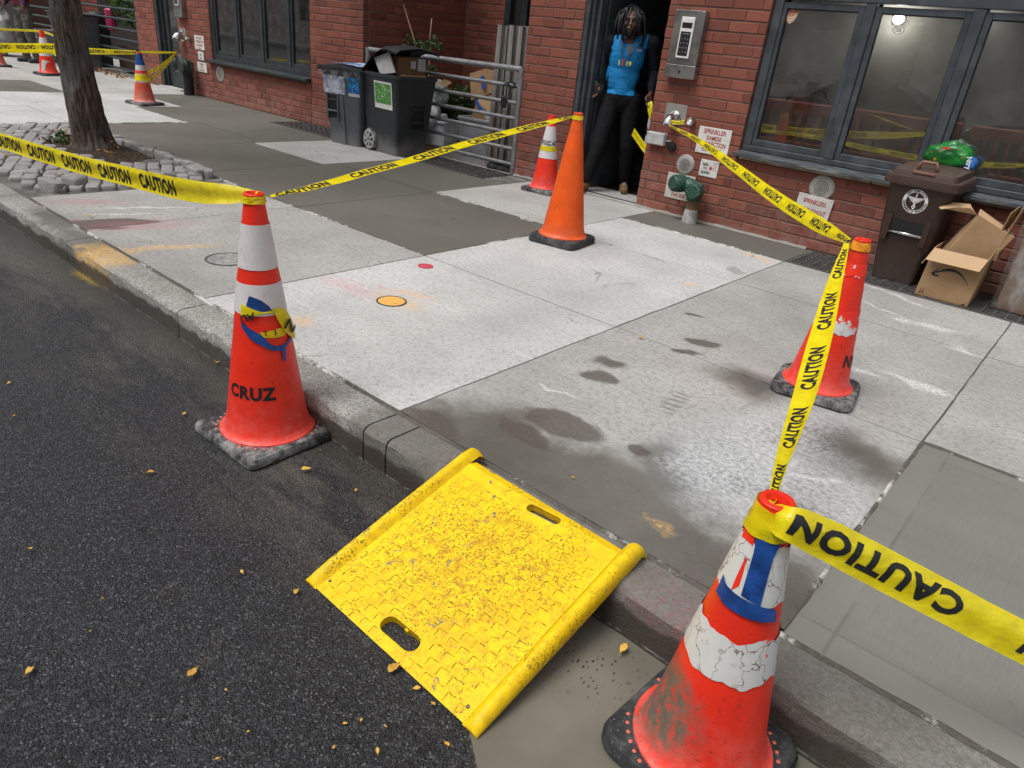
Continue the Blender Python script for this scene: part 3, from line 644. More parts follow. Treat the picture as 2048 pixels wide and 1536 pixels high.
wr = window_bank(rb, -2.59, .7275, .56, 5, WX0+.003, 1.05, .69, .79, 1.80, YW+.035, M_frame, M_glass, 'wide grey-framed window with a lamp behind it')
n = N('sill_metal'); q = n.noise(9, 6, n.map(n.pos(), scale=(.5, 4, 4)), .7); M_sill = n.set(n.mix(n.step(q, .45, .7), (.048, .058, .068), (.22, .225, .22)), .5, .0, .5)
part('sill', B().hexa([(WX0-.02, YW-.075, .645), (1.3, YW-.075, .645), (1.3, YW+.05, .645), (WX0-.02, YW+.05, .645), (WX0-.02, YW-.075, .668), (1.3, YW-.075, .668), (1.3, YW+.05, .689), (WX0-.02, YW+.05, .689)]), M_sill, wr)
M_stone = plain('cream_sill_stone', (.36, .32, .25), .85, .25, 8, .3, dirt=(.12, .08, .045), dirt_amt=.6)
sx = [WX0+.02, -1.55, -.9, -.2, .6, 1.3]
for i in range(5): part('sill_stone', B().bbox(sx[i], sx[i+1]-.008, YW-.016, YW+.1, .617, .644, .004), M_stone, wr)
# roller shades, lamp and plant behind the glass
n = N('shade_cloth'); wv = n.noise(90, 2, n.map(n.pos(), scale=(1, 1, .1))); M_shade = n.set(n.mix(n.step(n.noise(2, 3, n.pos()), .3, .7), (.68, .67, .63), (.78, .77, .73)), .9)
for k in range(5): part('roller_shade', B().box(-2.66+.7275*k, -1.965+.7275*k, YW+.27+.01*(k % 2), YW+.273+.01*(k % 2), .70, 2.72), M_shade, wr)
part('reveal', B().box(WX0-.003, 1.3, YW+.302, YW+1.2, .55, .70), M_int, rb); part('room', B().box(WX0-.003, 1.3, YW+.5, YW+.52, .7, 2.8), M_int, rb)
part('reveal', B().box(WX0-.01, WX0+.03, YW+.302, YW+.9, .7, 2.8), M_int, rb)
n = N('lamp_glow'); n.set((1, 1, 1), .5); n.p.inputs['Emission Color'].default_value = (1, .97, .9, 1); n.p.inputs['Emission Strength'].default_value = 6; M_glow = n.mat
lp = PY(1797, 38, YW+.24); t = thing('wall_lamp', 'small bright lit lamp seen through the middle window pane', 'lamp', (lp.x, YW+.25, lp.z))
bm = bmesh.new(); bmesh.ops.create_uvsphere(bm, u_segments=16, v_segments=10, radius=.045); part('bulb', B().bm(bm).xf(Matrix.Diagonal((1, .6, .8, 1))), M_glow, t, True, False)
part('bracket', B().tube([(0, .01, .0), (0, -.005, 0)], .055, 16), M_frame, t, 30, False)
ll = bpy.data.lights.new('lamp_light', 'POINT'); ll.energy = 1.1; ll.shadow_soft_size = .05; ll.color = (1, .95, .86); lo_ = bpy.data.objects.new('lamp_light', ll); C.objects.link(lo_); lo_.parent = t; lo_.location = (0, -.085, -.02)
M_leafd = plain('dark_house_plant', (.03, .085, .05), .5); M_terra = plain('terracotta', (.45, .2, .09), .8); M_white = plain('white_plastic', (.75, .75, .73), .45, .06)
t = thing('house_plant', 'dark leafy house plant in an orange pot behind the left window pane', 'plant', (-2.32, YW+.175, .70))
part('pot', B().lathe([(.001, .0), (.06, .0), (.075, .42), (.08, .43), (.08, .48), (.07, .48), (.07, .44), (.001, .44)], 24), M_terra, t, 40, False)
for k in range(14):
    a = k*2.4; L = .16+.1*rng.random(); e = .3+.9*rng.random(); b = B(); pts = []
    for i in range(6):
        u = i/5; pts.append((math.cos(a)*L*u*1.1, math.sin(a)*L*u*.3, .47+L*(math.sin(e)*u*1.6-.9*u*u)))
    vs = []
    for i, p in enumerate(pts):
        w = .045*math.sin(math.pi*min(.98, (i+.35)/5.6)); vs += [(p[0]-w*math.sin(a), p[1]+w*math.cos(a)*.6, p[2]), (p[0]+w*math.sin(a), p[1]-w*math.cos(a)*.6, p[2]+.004)]
    b.add(vs, [(2*i, 2*i+1, 2*i+3, 2*i+2) for i in range(5)]); part('leaf', b, M_leafd, t, True, False)
# stickers on the glass
n = N('sticker_cream'); M_cream = n.set(n.mix(n.noise(20, 3), (.55, .42, .26), (.66, .52, .34)), .6); n = N('sticker_red'); M_sred = n.set((.36, .05, .04), .6)
M_ink = plain('black_ink', (.012, .012, .013), .6, .1); M_redink = plain('red_ink', (.33, .03, .035), .6, .1)
def shield(x, z, s, y):
    P = [(-.5, .42), (-.25, .36), (0, .5), (.25, .36), (.5, .42), (.47, -.05), (.3, -.4), (0, -.62), (-.3, -.4), (-.47, -.05)]
    b = B(); f = lambda k, yy, mi: b.add([(x+a*s*k, yy, z+c*s*k) for a, c in P], [tuple(range(10))], mi)
    f(1, y, 0); f(.9, y-.0006, 1); f(.84, y-.0012, 0)
    b.box(x-.4*s, x+.4*s, y-.0022, y-.0018, z+.13*s, z+.31*s, 1); text_flat(b, 'ALARMED', (x, y-.0026, z+.17*s), (1, 0, 0), (0, 0, 1), .13*s, .01, 1, 0)
    text_flat(b, 'ADP', (x, y-.0022, z-.10*s), (1, 0, 0), (0, 0, 1), .27*s, .02, 1, 1); text_flat(b, 'SECURITY', (x, y-.0022, z-.28*s), (1, 0, 0), (0, 0, 1), .11*s, .01, 1, 1)
    return b
part('sticker', shield(-2.553, 1.755, .105, YW+.0735), [M_cream, M_sred], wr, label='cream and red shield alarm sticker')
sp = PY(1797, 60, YW+.0745); b = B(); L = 28
ring = lambda r, y: [(sp.x+r*1.15*math.cos(2*math.pi*k/L), y, sp.z+r*.8*math.sin(2*math.pi*k/L)) for k in range(L)]
M_grey_st = plain('grey_sticker', (.28, .28, .26), .6)
b.add(ring(.036, YW+.0742)+ring(.031, YW+.0742), [(k, (k+1) % L, (k+1) % L+L, k+L) for k in range(L)]); text_flat(b, '60', (sp.x, YW+.0742, sp.z-.014), (-1, 0, 0), (0, 0, 1), .042, .02)
part('sticker', b, M_grey_st, wr)
# ---- doorway
dw = part('door_frame', B().bbox(DX0+.002, DX0+.05, YW+.01, YW+.16, 0, 2.5, .004).bbox(DX0+.05, DX0+.085, YW+.045, YW+.16, 0, 2.5, .004).bbox(DX0+.085, DX0+.125, YW+.09, YW+.19, 0, 2.5, .004).bbox(DX0, DX1, YW+.02, YW+.16, 2.4, 2.5, .004), M_frame, rb); dw['kind'] = 'stuff'
leaf = part('door', B().bbox(0, .055, 0, .86, .02, 2.36, .004).xf(Matrix.Translation((DX0+.10, YW+.2, 0)) @ Matrix.Rotation(R(-10), 4, 'Z')), M_frame_d, rb, label='dark grey door swung open inwards')
part('handle', B().tube([(.07, .72, .9), (.11, .72, .9), (.11, .72, 1.2), (.07, .72, 1.2)], .012).xf(Matrix.Translation((DX0+.10, YW+.2, 0)) @ Matrix.Rotation(R(-10), 4, 'Z')), M_black, leaf)
part('threshold', B().bbox(DX0, DX1, YW-.0, YW+.42, -.05, .012, .006), M_mid, rb); part('threshold_strip', B().bbox(DX0+.02, DX1-.01, YW+.03, YW+.055, .01, .018, .002), M_black, rb)
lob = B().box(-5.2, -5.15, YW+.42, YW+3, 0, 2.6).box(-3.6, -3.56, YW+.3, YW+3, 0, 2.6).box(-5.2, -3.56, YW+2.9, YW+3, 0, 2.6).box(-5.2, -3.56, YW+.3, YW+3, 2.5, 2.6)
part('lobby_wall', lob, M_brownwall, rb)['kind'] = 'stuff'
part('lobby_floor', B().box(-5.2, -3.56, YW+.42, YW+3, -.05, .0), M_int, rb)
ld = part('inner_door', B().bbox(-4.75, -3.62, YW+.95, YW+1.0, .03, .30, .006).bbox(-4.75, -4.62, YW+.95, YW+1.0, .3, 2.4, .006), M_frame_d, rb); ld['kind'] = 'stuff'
part('kick_plate', B().bbox(-4.6, -3.63, YW+.93, YW+.95, .02, .055, .004), M_frame, rb)
M_paper = plain('paper_notice', (.42, .43, .45), .8, .06); M_tan = plain('tan_notice', (.16, .10, .05), .8)
p = PY(1285, 45, YW+1.8); part('notice', B().box(p.x-.06, p.x+.08, YW+1.8, YW+1.81, p.z-.18, p.z+.17), M_paper, rb)
p = PY(1325, 12, YW+1.8); part('notice', B().box(p.x-.1, p.x+.08, YW+1.8, YW+1.81, p.z-.1, p.z+.25), M_tan, rb)
p = PY(1232, 35, YW+1.2); part('notice', B().box(p.x-.05, p.x+.09, YW+1.2, YW+1.21, p.z-.35, p.z+.1), M_tan, rb)
# ------------------------------------------------------------------ left building
LX0, AX0 = -14.52, -7.97
lbd = thing('brick_building', 'red brick building front with four-pane window behind the wheeled bins', 'building', (-11, YW, 0))
specs = []
lay(specs, -12.93, -11.86, 0, 3.1, front(YW), 0, .03); lay(specs, -11.86, -9.13, 0, .56, front(YW), 0, .03); lay(specs, -9.13, AX0, 0, 3.1, front(YW), 0, .03); lay(specs, LX0, -13.75, 0, 3.1, front(YW), 0, .07)
lay(specs, -13.75, -12.93, 2.4, 3.1, front(YW), 0, .03); lay(specs, -11.86, -9.13, 2.75, 3.1, front(YW), 0, .03)
lay(specs, YW+.1, 8.0, 0, 3.1, side(AX0), R(90), .02)
ABX = PY(1013, 15, 8.0).x
lay(specs, AX0, ABX, 0, 3.1, front(8.0), 0, .06); lay(specs, -23, LX0-.0, 0, 3.1, front(8.2), 0, 0); lay(specs, -40, -23, 0, 3.1, front(YW), 0, 0)
brickwork(lbd, specs)
for (x0, x1, y0, y1, z0, z1) in ((-12.926, -11.863, YW+g, YW+.3, -.3, 3.1), (-11.863, -9.127, YW+g, YW+.3, -.3, .55), (-9.127, AX0-g, YW+g, 8.3, -.3, 3.1), (LX0+.004, -13.754, YW+g, 8.3, -.3, 3.1), (-13.754, -12.926, YW+g, YW+.3, 2.41, 3.1), (-11.863, -9.127, YW+g, YW+.3, 2.76, 3.1), (AX0-.01, ABX-.004, 8.0+g, 8.3, -.3, 3.1), (-23, LX0+.01, 8.2+g, 8.5, -.3, 3.1), (-40, -23, YW+g, 8.5, -.3, 3.1)):
    part('wall', B().box(x0, x1, y0, y1, z0, z1), M_mortar, lbd)
part('upper_wall', B().box(LX0, AX0, YW+.004, 9.5, 3.101, 9.5), M_ubrick, lbd); part('upper_wall', B().box(AX0-.0, -5.25, 8.004, 9.5, 3.101, 9.5), M_ubrick, lbd); part('upper_wall', B().box(-60, LX0, 8.204, 9.5, 3.101, 9.5), M_ubrick, lbd)
part('alcove_floor', B().box(AX0, -5.25, YW+.01, 8.0, -.3, -.004), M_mid, lbd); part('alcove_floor', B().box(-40, LX0, YW+.01, 8.2, -.3, -.004), M_grey, lbd)
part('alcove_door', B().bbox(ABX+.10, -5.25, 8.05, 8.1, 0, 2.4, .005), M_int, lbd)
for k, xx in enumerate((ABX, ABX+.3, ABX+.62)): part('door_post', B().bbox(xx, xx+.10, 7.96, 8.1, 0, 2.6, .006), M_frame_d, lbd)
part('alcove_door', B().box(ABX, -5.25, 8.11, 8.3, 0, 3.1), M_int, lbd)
wl = window_bank(lbd, -11.735, .705, .545, 4, -11.857, -9.133, .60, .745, 1.9, YW+.035, M_frame_d, M_glass_d, 'dark-framed window of four panes above the brick base')
part('sill', B().hexa([(-11.95, YW-.09, .565), (-9.12, YW-.09, .565), (-9.12, YW+.05, .565), (-11.95, YW+.05, .565), (-11.95, YW-.09, .59), (-9.12, YW-.09, .59), (-9.12, YW+.05, .61), (-11.95, YW+.05, .61)]), M_frame_d, wl)
n = N('dim_shade'); M_shade2 = n.set(n.mix(n.noise(1.5, 3, n.pos()), (.13, .16, .15), (.24, .27, .25)), .9)
for k in range(4): part('roller_shade', B().box(-11.80+.705*k, -11.14+.705*k, YW+.16, YW+.163, .6, 2.7), M_shade2, wl)
b = B(); p = PY(429, 93, YW+.07); L = 20; b.add([(p.x+.075*math.cos(2*math.pi*k/L), YW+.0735, p.z+.075*math.sin(2*math.pi*k/L)) for k in range(L)], [tuple(range(L))]); part('sticker', b, M_paper, wl)
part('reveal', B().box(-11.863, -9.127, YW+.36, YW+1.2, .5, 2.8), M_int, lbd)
ldr = part('door_frame', B().bbox(-13.75, -13.66, YW+.01, YW+.2, 0, 2.4, .005).bbox(-13.66, -13.60, YW+.06, YW+.2, 0, 2.4, .005).bbox(-13.6, -12.93, YW+.06, YW+.2, 2.3, 2.4, .005), M_frame_d, lbd); ldr['kind'] = 'stuff'
ld = part('door', B().bbox(-13.595, -13.50, YW+.1, YW+.15, .03, 2.3, .004).bbox(-13.5, -12.93, YW+.1, YW+.15, .03, .28, .004), M_frame_d, lbd, label='dark glazed entrance door'); ld['kind'] = 'stuff'
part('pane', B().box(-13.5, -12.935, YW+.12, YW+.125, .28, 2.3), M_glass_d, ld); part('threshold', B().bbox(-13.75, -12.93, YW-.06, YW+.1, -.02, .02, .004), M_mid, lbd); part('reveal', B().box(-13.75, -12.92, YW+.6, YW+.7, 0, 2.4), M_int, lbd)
# ------------------------------------------------------------------ street behind the photographer (mirrored in the panes)
ob = thing('brick_building', 'tall buff building across the road, mirrored in the window panes', 'building', (-4, -14, 0))
M_buff = plain('buff_facade', (.52, .49, .45), .85, .2, 2, .1)
part('wall', B().box(-50, 30, -15, -14, -.3, 11), M_buff, ob)
for k in range(14):
    x = -40+k*4.6; w = part('window', B().bbox(x, x+1.3, -14.02, -13.9, 1.2, 3.0, .01).bbox(x, x+1.3, -14.02, -13.9, 4.6, 6.6, .01), M_frame, ob); w['kind'] = 'stuff'
part('kerb_step', B().box(-50, 30, -14, -11, -.3, -.0), M_mid, ob)
M_barrier = plain('dull_red_plastic', (.42, .07, .045), .55, .15)
for k, (x, y) in enumerate(((-5.6, -1.9), (-3.5, -2.1), (-1.4, -2.0))):
    t = thing('plastic_barrier', ['dull red plastic barrier mirrored in the left window pane', 'dull red plastic barrier mirrored in the middle window pane', 'dull red plastic barrier mirrored in the right window pane'][k], 'barrier', (x, y, ZR), .06*(k-1), 'red barriers mirrored in the window')
    part('top_rail', B().bbox(-.98, .98, -.03, .03, .78, 1.0, .03), M_barrier, t, False, False); part('bottom_rail', B().bbox(-.98, .98, -.03, .03, .16, .28, .02), M_barrier, t, False, False)
    for i in range(11): part('slat', B().bbox(-.93+i*.18, -.87+i*.18, -.018, .018, .26, .80, .006), M_barrier, t, False, False)
    for sx_ in (-.75, .75): part('foot', B().bbox(sx_-.06, sx_+.06, -.3, .3, 0, .16, .02), M_black, t, False, False)
def car(name, label, loc, col, L=4.5, H=1.45):
    t = thing(name, label, 'car', loc); m = plain(name+'_paint', col, .25, .05, 3, 0)
    prof = [(-L/2, .45), (-L/2+.05, .75), (-L/2+.5, .92), (-L*.2, .98), (-L*.06, H), (L*.22, H), (L*.40, 1.0), (L/2-.05, .95), (L/2, .6), (L/2-.05, .3), (-L/2+.1, .3)]
    b = B(); k = len(prof)
    for y, s in ((-.86, 1.), (.86, 1.)): b.add([(x, y*(.82 if z > 1.02 else 1), z) for x, z in prof], [tuple(range(k)) if y > 0 else tuple(range(k-1, -1, -1))])
    b.f += [(i, (i+1) % k, (i+1) % k+k, i+k) for i in range(k)]; b.m += [0]*k
    part('body', b, m, t, False, False)
    for sgn in (-1, 1):
        part('side_window', B().hexa([(-L*.17, sgn*.80-.012, 1.0), (L*.34, sgn*.80-.012, 1.0), (L*.34, sgn*.80+.012, 1.0), (-L*.17, sgn*.80+.012, 1.0), (-L*.05, sgn*.72-.012, H-.07), (L*.21, sgn*.72-.012, H-.07), (L*.21, sgn*.72+.012, H-.07), (-L*.05, sgn*.72+.012, H-.07)]), M_black, t, False, False)
        for x in (-L*.31, L*.31):
            w = part('wheel', B().lathe([(.0001, -.1), (.30, -.1), (.33, -.06), (.33, .06), (.30, .1), (.0001, .1)], 24).xf(Matrix.Translation((x, sgn*.80, .33)) @ Matrix.Rotation(R(90), 4, 'X')), M_black, t, 40, False)
            part('rim', B().lathe([(.0001, .0), (.2, .0), (.21, .02)], 16).xf(Matrix.Translation((x, sgn*.905, .33)) @ Matrix.Rotation(R(-90*sgn), 4, 'X')), M_iron, w, 40, False)
    for y in (-.62, .62): part('tail_lamp', B().bbox(L/2-.06, L/2+.01, y-.14, y+.14, .68, .82, .02), M_sred, t, False, False); part('headlight', B().bbox(-L/2-.0, -L/2+.12, y-.16, y+.16, .66, .76, .02), M_white, t, False, False)
car('parked_car', 'silver car across the road, mirrored in the far window', (-15, -5.4, ZR), (.42, .43, .45)); car('parked_car', 'dark car across the road, mirrored in the near window', (-5.6, -6.2, ZR), (.03, .035, .04)); car('parked_car', 'dark green car across the road, mirrored behind the right pane', (-.6, -6.2, ZR), (.02, .045, .035), 4.9, 1.8)
# ================================================================== cones
def cone_paint(name, col, dust=.25, seed=0, green=None):
    n = N(name); O = n.map(n.obj(), loc=(seed*3.1, seed*1.7, 0)); s = n.sep(n.obj())
    a = n.noise(6, 5, O, .65); c = n.mix(n.step(a, .3, .7), tuple(x*.82 for x in col), col)
    sc = n.noise(26, 6, n.map(O, scale=(1, 1, .45)), .75); c = n.mix(n.m('MULTIPLY', n.step(sc, .56, .70), .62), c, (col[0]*.38, col[1]*.5+.006, col[2]*.5+.005))
    ds = n.m('MULTIPLY', n.step(n.noise(55, 4, n.map(O, scale=(1, 1, 3.5)), .7), .61, .68), n.step(n.noise(4, 3, O), .42, .58)); c = n.mix(n.m('MULTIPLY', ds, .75), c, (.05, .02, .015))
    pl = n.m('MULTIPLY', n.step(n.m('ADD', s[2], n.m('MULTIPLY', n.noise(7, 5, O, .7), .28)), .38, .16), n.step(n.noise(19, 5, O, .7), .3, .65)); c = n.mix(n.m('MULTIPLY', pl, dust), c, (.66, .42, .38))
    wh = n.m('MULTIPLY', n.step(n.voro(34, O), .05, .03), n.step(n.noise(3, 2, O), .5, .6)); c = n.mix(n.m('MULTIPLY', wh, .6), c, (.8, .7, .66))
    if green is not None:
        d = n.vm('DISTANCE', n.vm('ADD', n.obj(), n.vm('SCALE', n.vm('SUBTRACT', n.noise(13, 6, n.map(O, scale=(1, 1, .5)), .75, color=True), (.5, .5, .5)), scale=.15)), green)
        gm = n.m('MULTIPLY', n.step(d, .155, .075), n.step(n.noise(40, 5, O, .7), .3, .55)); c = n.mix(n.m('MULTIPLY', gm, .88), c, n.mix(n.noise(60, 3, O), (.03, .09, .065), (.12, .2, .15)))
    n.bump(n.m('ADD', n.noise(18, 5, O), n.m('MULTIPLY', n.noise(90, 3, O), .4)), .18, .006)
    return n.set(c, n.step(sc, .3, .7, .36, .55), 0, .45)
RED = (.92, .034, .012); ORG = (.86, .105, .006)
M_cone = [cone_paint('cone_red_%d' % k, RED, .22, k) for k in range(3)]
M_cone_o = cone_paint('cone_orange', ORG, .12, 5); M_cone_l = cone_paint('cone_faded', (.66, .10, .045), .6, 6)
def band_mat(name, wear, tone=(.72, .69, .69), hexa=True, under=RED, crack=0.):
    n = N(name); O = n.obj(); c = n.mix(n.step(n.noise(9, 5, O, .7), .35, .75), tuple(x*.9 for x in tone), tone)
    if hexa:
        v = n.voro(130, n.map(O, scale=(1, 1, .8)), rand=.25); c = n.mix(n.m('MULTIPLY', n.m('MULTIPLY', n.step(v, .5, .2), n.step(n.noise(7, 4, O), .42, .68)), .75), c, (.36, .33, .33))
    c = n.mix(n.m('MULTIPLY', n.step(n.noise(30, 5, O, .7), .6, .75), .45), c, (.3, .28, .26))
    if crack:
        e = n.voro(17, n.vm('ADD', n.map(O, scale=(1, 1, .55)), n.vm('SCALE', n.noise(14, 4, O, color=True), scale=.09)), 'DISTANCE_TO_EDGE'); c = n.mix(n.m('MULTIPLY', n.m('MULTIPLY', n.step(e, .02, .008), n.step(n.noise(6, 3, O), .4, .56)), crack), c, (.16, .07, .06))
    if wear: c = n.mix(n.step(n.noise(10, 5, O, .62), wear, wear-.03), c, under)
    n.bump(n.noise(35, 4, O), .2, .004); return n.set(c, .45, 0, .5)
M_band = band_mat('reflective_band', 0); M_band_near = band_mat('cracked_white_band', .36, (.70, .70, .67), False, crack=.9); M_band_worn = band_mat('peeling_white_band', .52, (.74, .73, .72), False, crack=.6); M_band_old = band_mat('old_white_band', .3, (.6, .6, .58), False)
def rubber(name, dust):
    n = N(name); q = n.noise(14, 6, None, .7); c = n.mix(n.m('MULTIPLY', n.step(q, .4, .7), dust), (.022, .023, .025), (.34, .34, .33)); c = n.mix(n.step(n.noise(140, 3), .64, .7), c, (.22, .21, .2)); n.bump(n.noise(70, 4), .4, .004); return n.set(c, .75, 0, .35)
M_rub = rubber('black_rubber', .22); M_rub_d = rubber('dusty_rubber', .85)
M_blue = plain('blue_tape', (.012, .065, .27), .42, .25, 22, .5); M_dot = plain('coral_dot', (.72, .16, .10), .6)
_sd = {}
def subdiv(vs, fs):
    k = id(fs)
    if k not in _sd:
        bm = bmesh.new(); vv = [bm.verts.new((x, y, 0)) for x, y in vs.tolist()]
        for f in fs:
            try: bm.faces.new([vv[i] for i in f])
            except ValueError: pass
        long = [e for e in bm.edges if e.calc_length() > .16]
        bmesh.ops.subdivide_edges(bm, edges=long, cuts=3); bmesh.ops.triangulate(bm, faces=bm.faces)
        bm.verts.index_update(); _sd[k] = ([v.co[:2] for v in bm.verts], [tuple(v.index for v in f.verts) for f in bm.faces]); bm.free()
    return _sd[k]
CONES = {}
def zfront(bx, by, z0, z1, rb, rt, zb=.042):      # height on the near side of the cone
    CONES['_'] = dict(bx=bx, by=by, z0=z0, r=lambda zw: rb+(rt-rb)*(zw-z0-zb)/(z1-z0-zb))
    return lambda x, y: hit('_', x, y, 0).z
def make_cone(key, label, bx, by, z0, z1, rb, rt, base, rz, mbody, mbase, bands, base_h=.042, dots=None, collar=True, cut=.03):
    t = thing('traffic_cone', label, 'cone', (bx, by, z0), 0, 'traffic cones around the wet concrete'); H = z1-z0
    zb = base_h; rr = lambda z: rb+(rt-rb)*(z-zb)/(H-zb)
    CONES[key] = dict(bx=bx, by=by, z0=z0, r=lambda zw: rr(zw-z0), t=t, zb=zb, H=H)
    # base: rounded square slab with chamfer and small feet
    s = base/2; cr = cut*1.6; pol = []
    for qx, qy, a0 in ((1, 1, 0), (-1, 1, 90), (-1, -1, 180), (1, -1, 270)):
        for k in range(6): a = R(a0+k*18); pol.append((qx*(s-cr)+cr*math.cos(a), qy*(s-cr)+cr*math.sin(a)))
    b = B(); m = len(pol); lv = [(1.0, .006), (1.0, base_h*.62), (.965, base_h*.92), (.90, base_h)]
    b.add([(x*f, y*f, z) for f, z in lv for x, y in pol], [(i*m+k, i*m+(k+1) % m, (i+1)*m+(k+1) % m, (i+1)*m+k) for i in range(3) for k in range(m)]+[tuple(range(3*m, 4*m))]+[tuple(range(m-1, -1, -1))])
    b.xf(Matrix.Rotation(rz, 4, 'Z')); part('base', b, mbase, t, 35, False)
    for qx in (-1, 1):
        for qy in (-1, 1): part('foot', B().lathe([(.001, 0), (.02, 0), (.022, .007)], 10, (qx*s*.7, qy*s*.7)).xf(Matrix.Rotation(rz, 4, 'Z')), mbase, t, 40, False)
    prof = [(rb+.022, zb-.002), (rb+.021, zb+.005), (rb+.008, zb+.012), (rb, zb+.03)]
    for k in range(1, 25): z = zb+.03+(H-zb-.03)*k/24; prof.append((rr(z)+(.0015 if k % 8 == 0 else 0), z))
    prof += [(rt+.003, H-.012), (rt+.004, H-.004), (rt, H), (rt-.007, H), (rt-.010, H-.006), (rt-.008, H-.12)]
    part('body', B().lathe(prof, 48), mbody, t, 50, False)
    part('inside', B().lathe([(rt-.008, H-.12), (.0005, H-.125)], 24), M_black, t, False, False)
    for (za, zc, m, jag) in bands:        # reflective sleeves (world z)
        za -= z0; zc -= z0; L = 64; b = B(); vs = []
        for i in range(5):
            for k in range(L):
                f = i/4; z = za+(zc-za)*f; a = 2*math.pi*k/L
                if jag and i in (0, 4): z += jag*mnoise.noise(Vector((math.cos(a)*4, math.sin(a)*4, i+bx)))
                q = rr(z)+.0026; vs.append((q*math.cos(a), q*math.sin(a), z))
        b.add(vs, [(i*L+k, i*L+(k+1) % L, (i+1)*L+(k+1) % L, (i+1)*L+k) for i in range(4) for k in range(L)]); part('reflective_band', b, m, t, 60, False)
    if dots:
        for k in range(dots):
            a = 2*math.pi*k/dots; q = rb+.034; 
            if abs(q*math.cos(a)) < s*.88 and abs(q*math.sin(a)) < s*.88: part('rivet', B().lathe([(.0003, .0022), (.004, .002), (.0052, 0)], 8, (q*math.cos(a), q*math.sin(a))).xf(Matrix.Translation((0, 0, base_h))), M_dot, t, True, False)
    return t
def hit(key, x, y, off=.004):
    c = CONES[key]; d = ray(x, y); best = None
    bx, by = c['bx'], c['by']; hd = math.hypot(bx, by); t0 = hd/math.hypot(d.x, d.y); lo = t0-.35/d.length; p = None; bd = 9
    for i in range(240):
        q = CP+d*(lo+(t0+.02-lo)*i/239); r = math.hypot(q.x-bx, q.y-by); e = r-(c['r'](q.z)+off)
        if e < bd: bd = e; p = q
        if e <= 0: break
    a = math.atan2(p.y-by, p.x-bx); r = c['r'](p.z)+off; return Vector((bx+r*math.cos(a), by+r*math.sin(a), p.z))
def cone_strip(key, name, A, D, mat, off=.004, n=14, k=4, text=None, tsz=.03, mtxt=None, label=None, crumple=.003):
    """a piece of tape hugging the cone between two outlines given in the photo"""
    A = catmull([Vector((x, y, 0)) for x, y in A], n); D = catmull([Vector((x, y, 0)) for x, y in D], n); vs = []
    for i in range(n+1):
        for j in range(k+1):
            q = A[i].lerp(D[i], j/k); w = off+crumple*abs(mnoise.noise(Vector((i*.6, j*.8, A[0].x*.1)))); vs.append(hit(key, q.x, q.y, w))
    b = B().add(vs, [(i*(k+1)+j, i*(k+1)+j+1, (i+1)*(k+1)+j+1, (i+1)*(k+1)+j) for i in range(n) for j in range(k)])
    t = CONES[key]['t']; o = part(name, b, mat, t, True, True, label)
    if text:
        tb = B()
        for s, (cx, cy), ang, size in text:
            vs2, fs = subdiv(*text2d(s, .03)); ca, sa = math.cos(R(ang)), math.sin(R(ang))
            tb.add([hit(key, cx+size*(x*ca-y*sa), cy-size*(x*sa+y*ca), off+crumple+.0022) for x, y in vs2], fs)
        part('lettering', tb, M_ink, o, False, True)
    return o
def stencil(key, s, x, y, size, bold=.02, tilt=0, spacing=1.0):
    c = CONES[key]; p = hit(key, x, y, .0012); a0 = math.atan2(p.y-c['by'], p.x-c['bx']); b = B()
    def fn(u, v):
        u, v = u*math.cos(tilt)-v*math.sin(tilt), u*math.sin(tilt)+v*math.cos(tilt)
        z = p.z+v; r = c['r'](z)+.0012; a = a0+u/c['r'](p.z); return (c['bx']+r*math.cos(a), c['by']+r*math.sin(a), z)
    fv, ff = subdiv(*text2d(s, bold, spacing)); b.add([fn(x*size, y*size) for x, y in fv], ff); return part('stencil', b, M_ink, c['t'], False, True)
M_tape = None
n = N('caution_yellow'); q = n.noise(20, 4); n.bump(n.m('ADD', n.noise(9, 4, n.map(n.obj(), scale=(1, 1, 3))), n.m('MULTIPLY', n.noise(38, 4, n.map(n.obj(), scale=(1, 1, .4)), .7), .45)), .45, .012)
c_ = n.mix(n.step(q, .3, .7), (.80, .66, .006), (.93, .80, .012)); n.set(c_, .2, 0, .6)
tl = n.n('ShaderNodeBsdfTranslucent'); n.l(c_, tl.inputs[0]); ms = n.n('ShaderNodeMixShader'); ms.inputs[0].default_value = .25; n.l(n.p.outputs[0], ms.inputs[1]); n.l(tl.outputs[0], ms.inputs[2]); n.l(ms.outputs[0], n.out.inputs[0]); M_tape = n.mat
# --- cone by the kerb, stencilled
bx, by = -2.235, 1.275; Z = zfront(bx, by, ZR, .80, .158, .031)
make_cone('cruz', 'tall red cone stencilled in black with torn blue and yellow tape, in the road', bx, by, ZR, .80, .158, .031, .412, R(1.5), M_cone[0], M_rub_d,
          [(Z(527, 541), Z(525, 450), M_band, 0), (Z(530, 632), Z(528, 570), M_band, 0)], dots=40, cut=.018)
stencil('cruz', 'CRUZ', 499, 799, .066, .045, 0, 1.12)
cone_strip('cruz', 'blue_tape', [(498, 592), (520, 600), (538, 612)], [(492, 612), (515, 622), (548, 626)], M_blue)
cone_strip('cruz', 'blue_tape', [(482, 640), (497, 655), (525, 672), (545, 690), (570, 688), (583, 668)], [(484, 655), (500, 678), (525, 692), (545, 701), (568, 698), (588, 672)], M_blue, .006)
cone_strip('cruz', 'blue_tape', [(562, 690), (565, 705), (566, 720)], [(572, 690), (572, 705), (572, 722)], M_blue, .010)
cone_strip('cruz', 'caution_tape', [(482, 607), (500, 616), (525, 624), (548, 620)], [(482, 632), (500, 634), (525, 628), (550, 626)], M_tape, .006, text=[('A', (500, 627), 200, 22), ('U', (486, 630), 195, 22)])
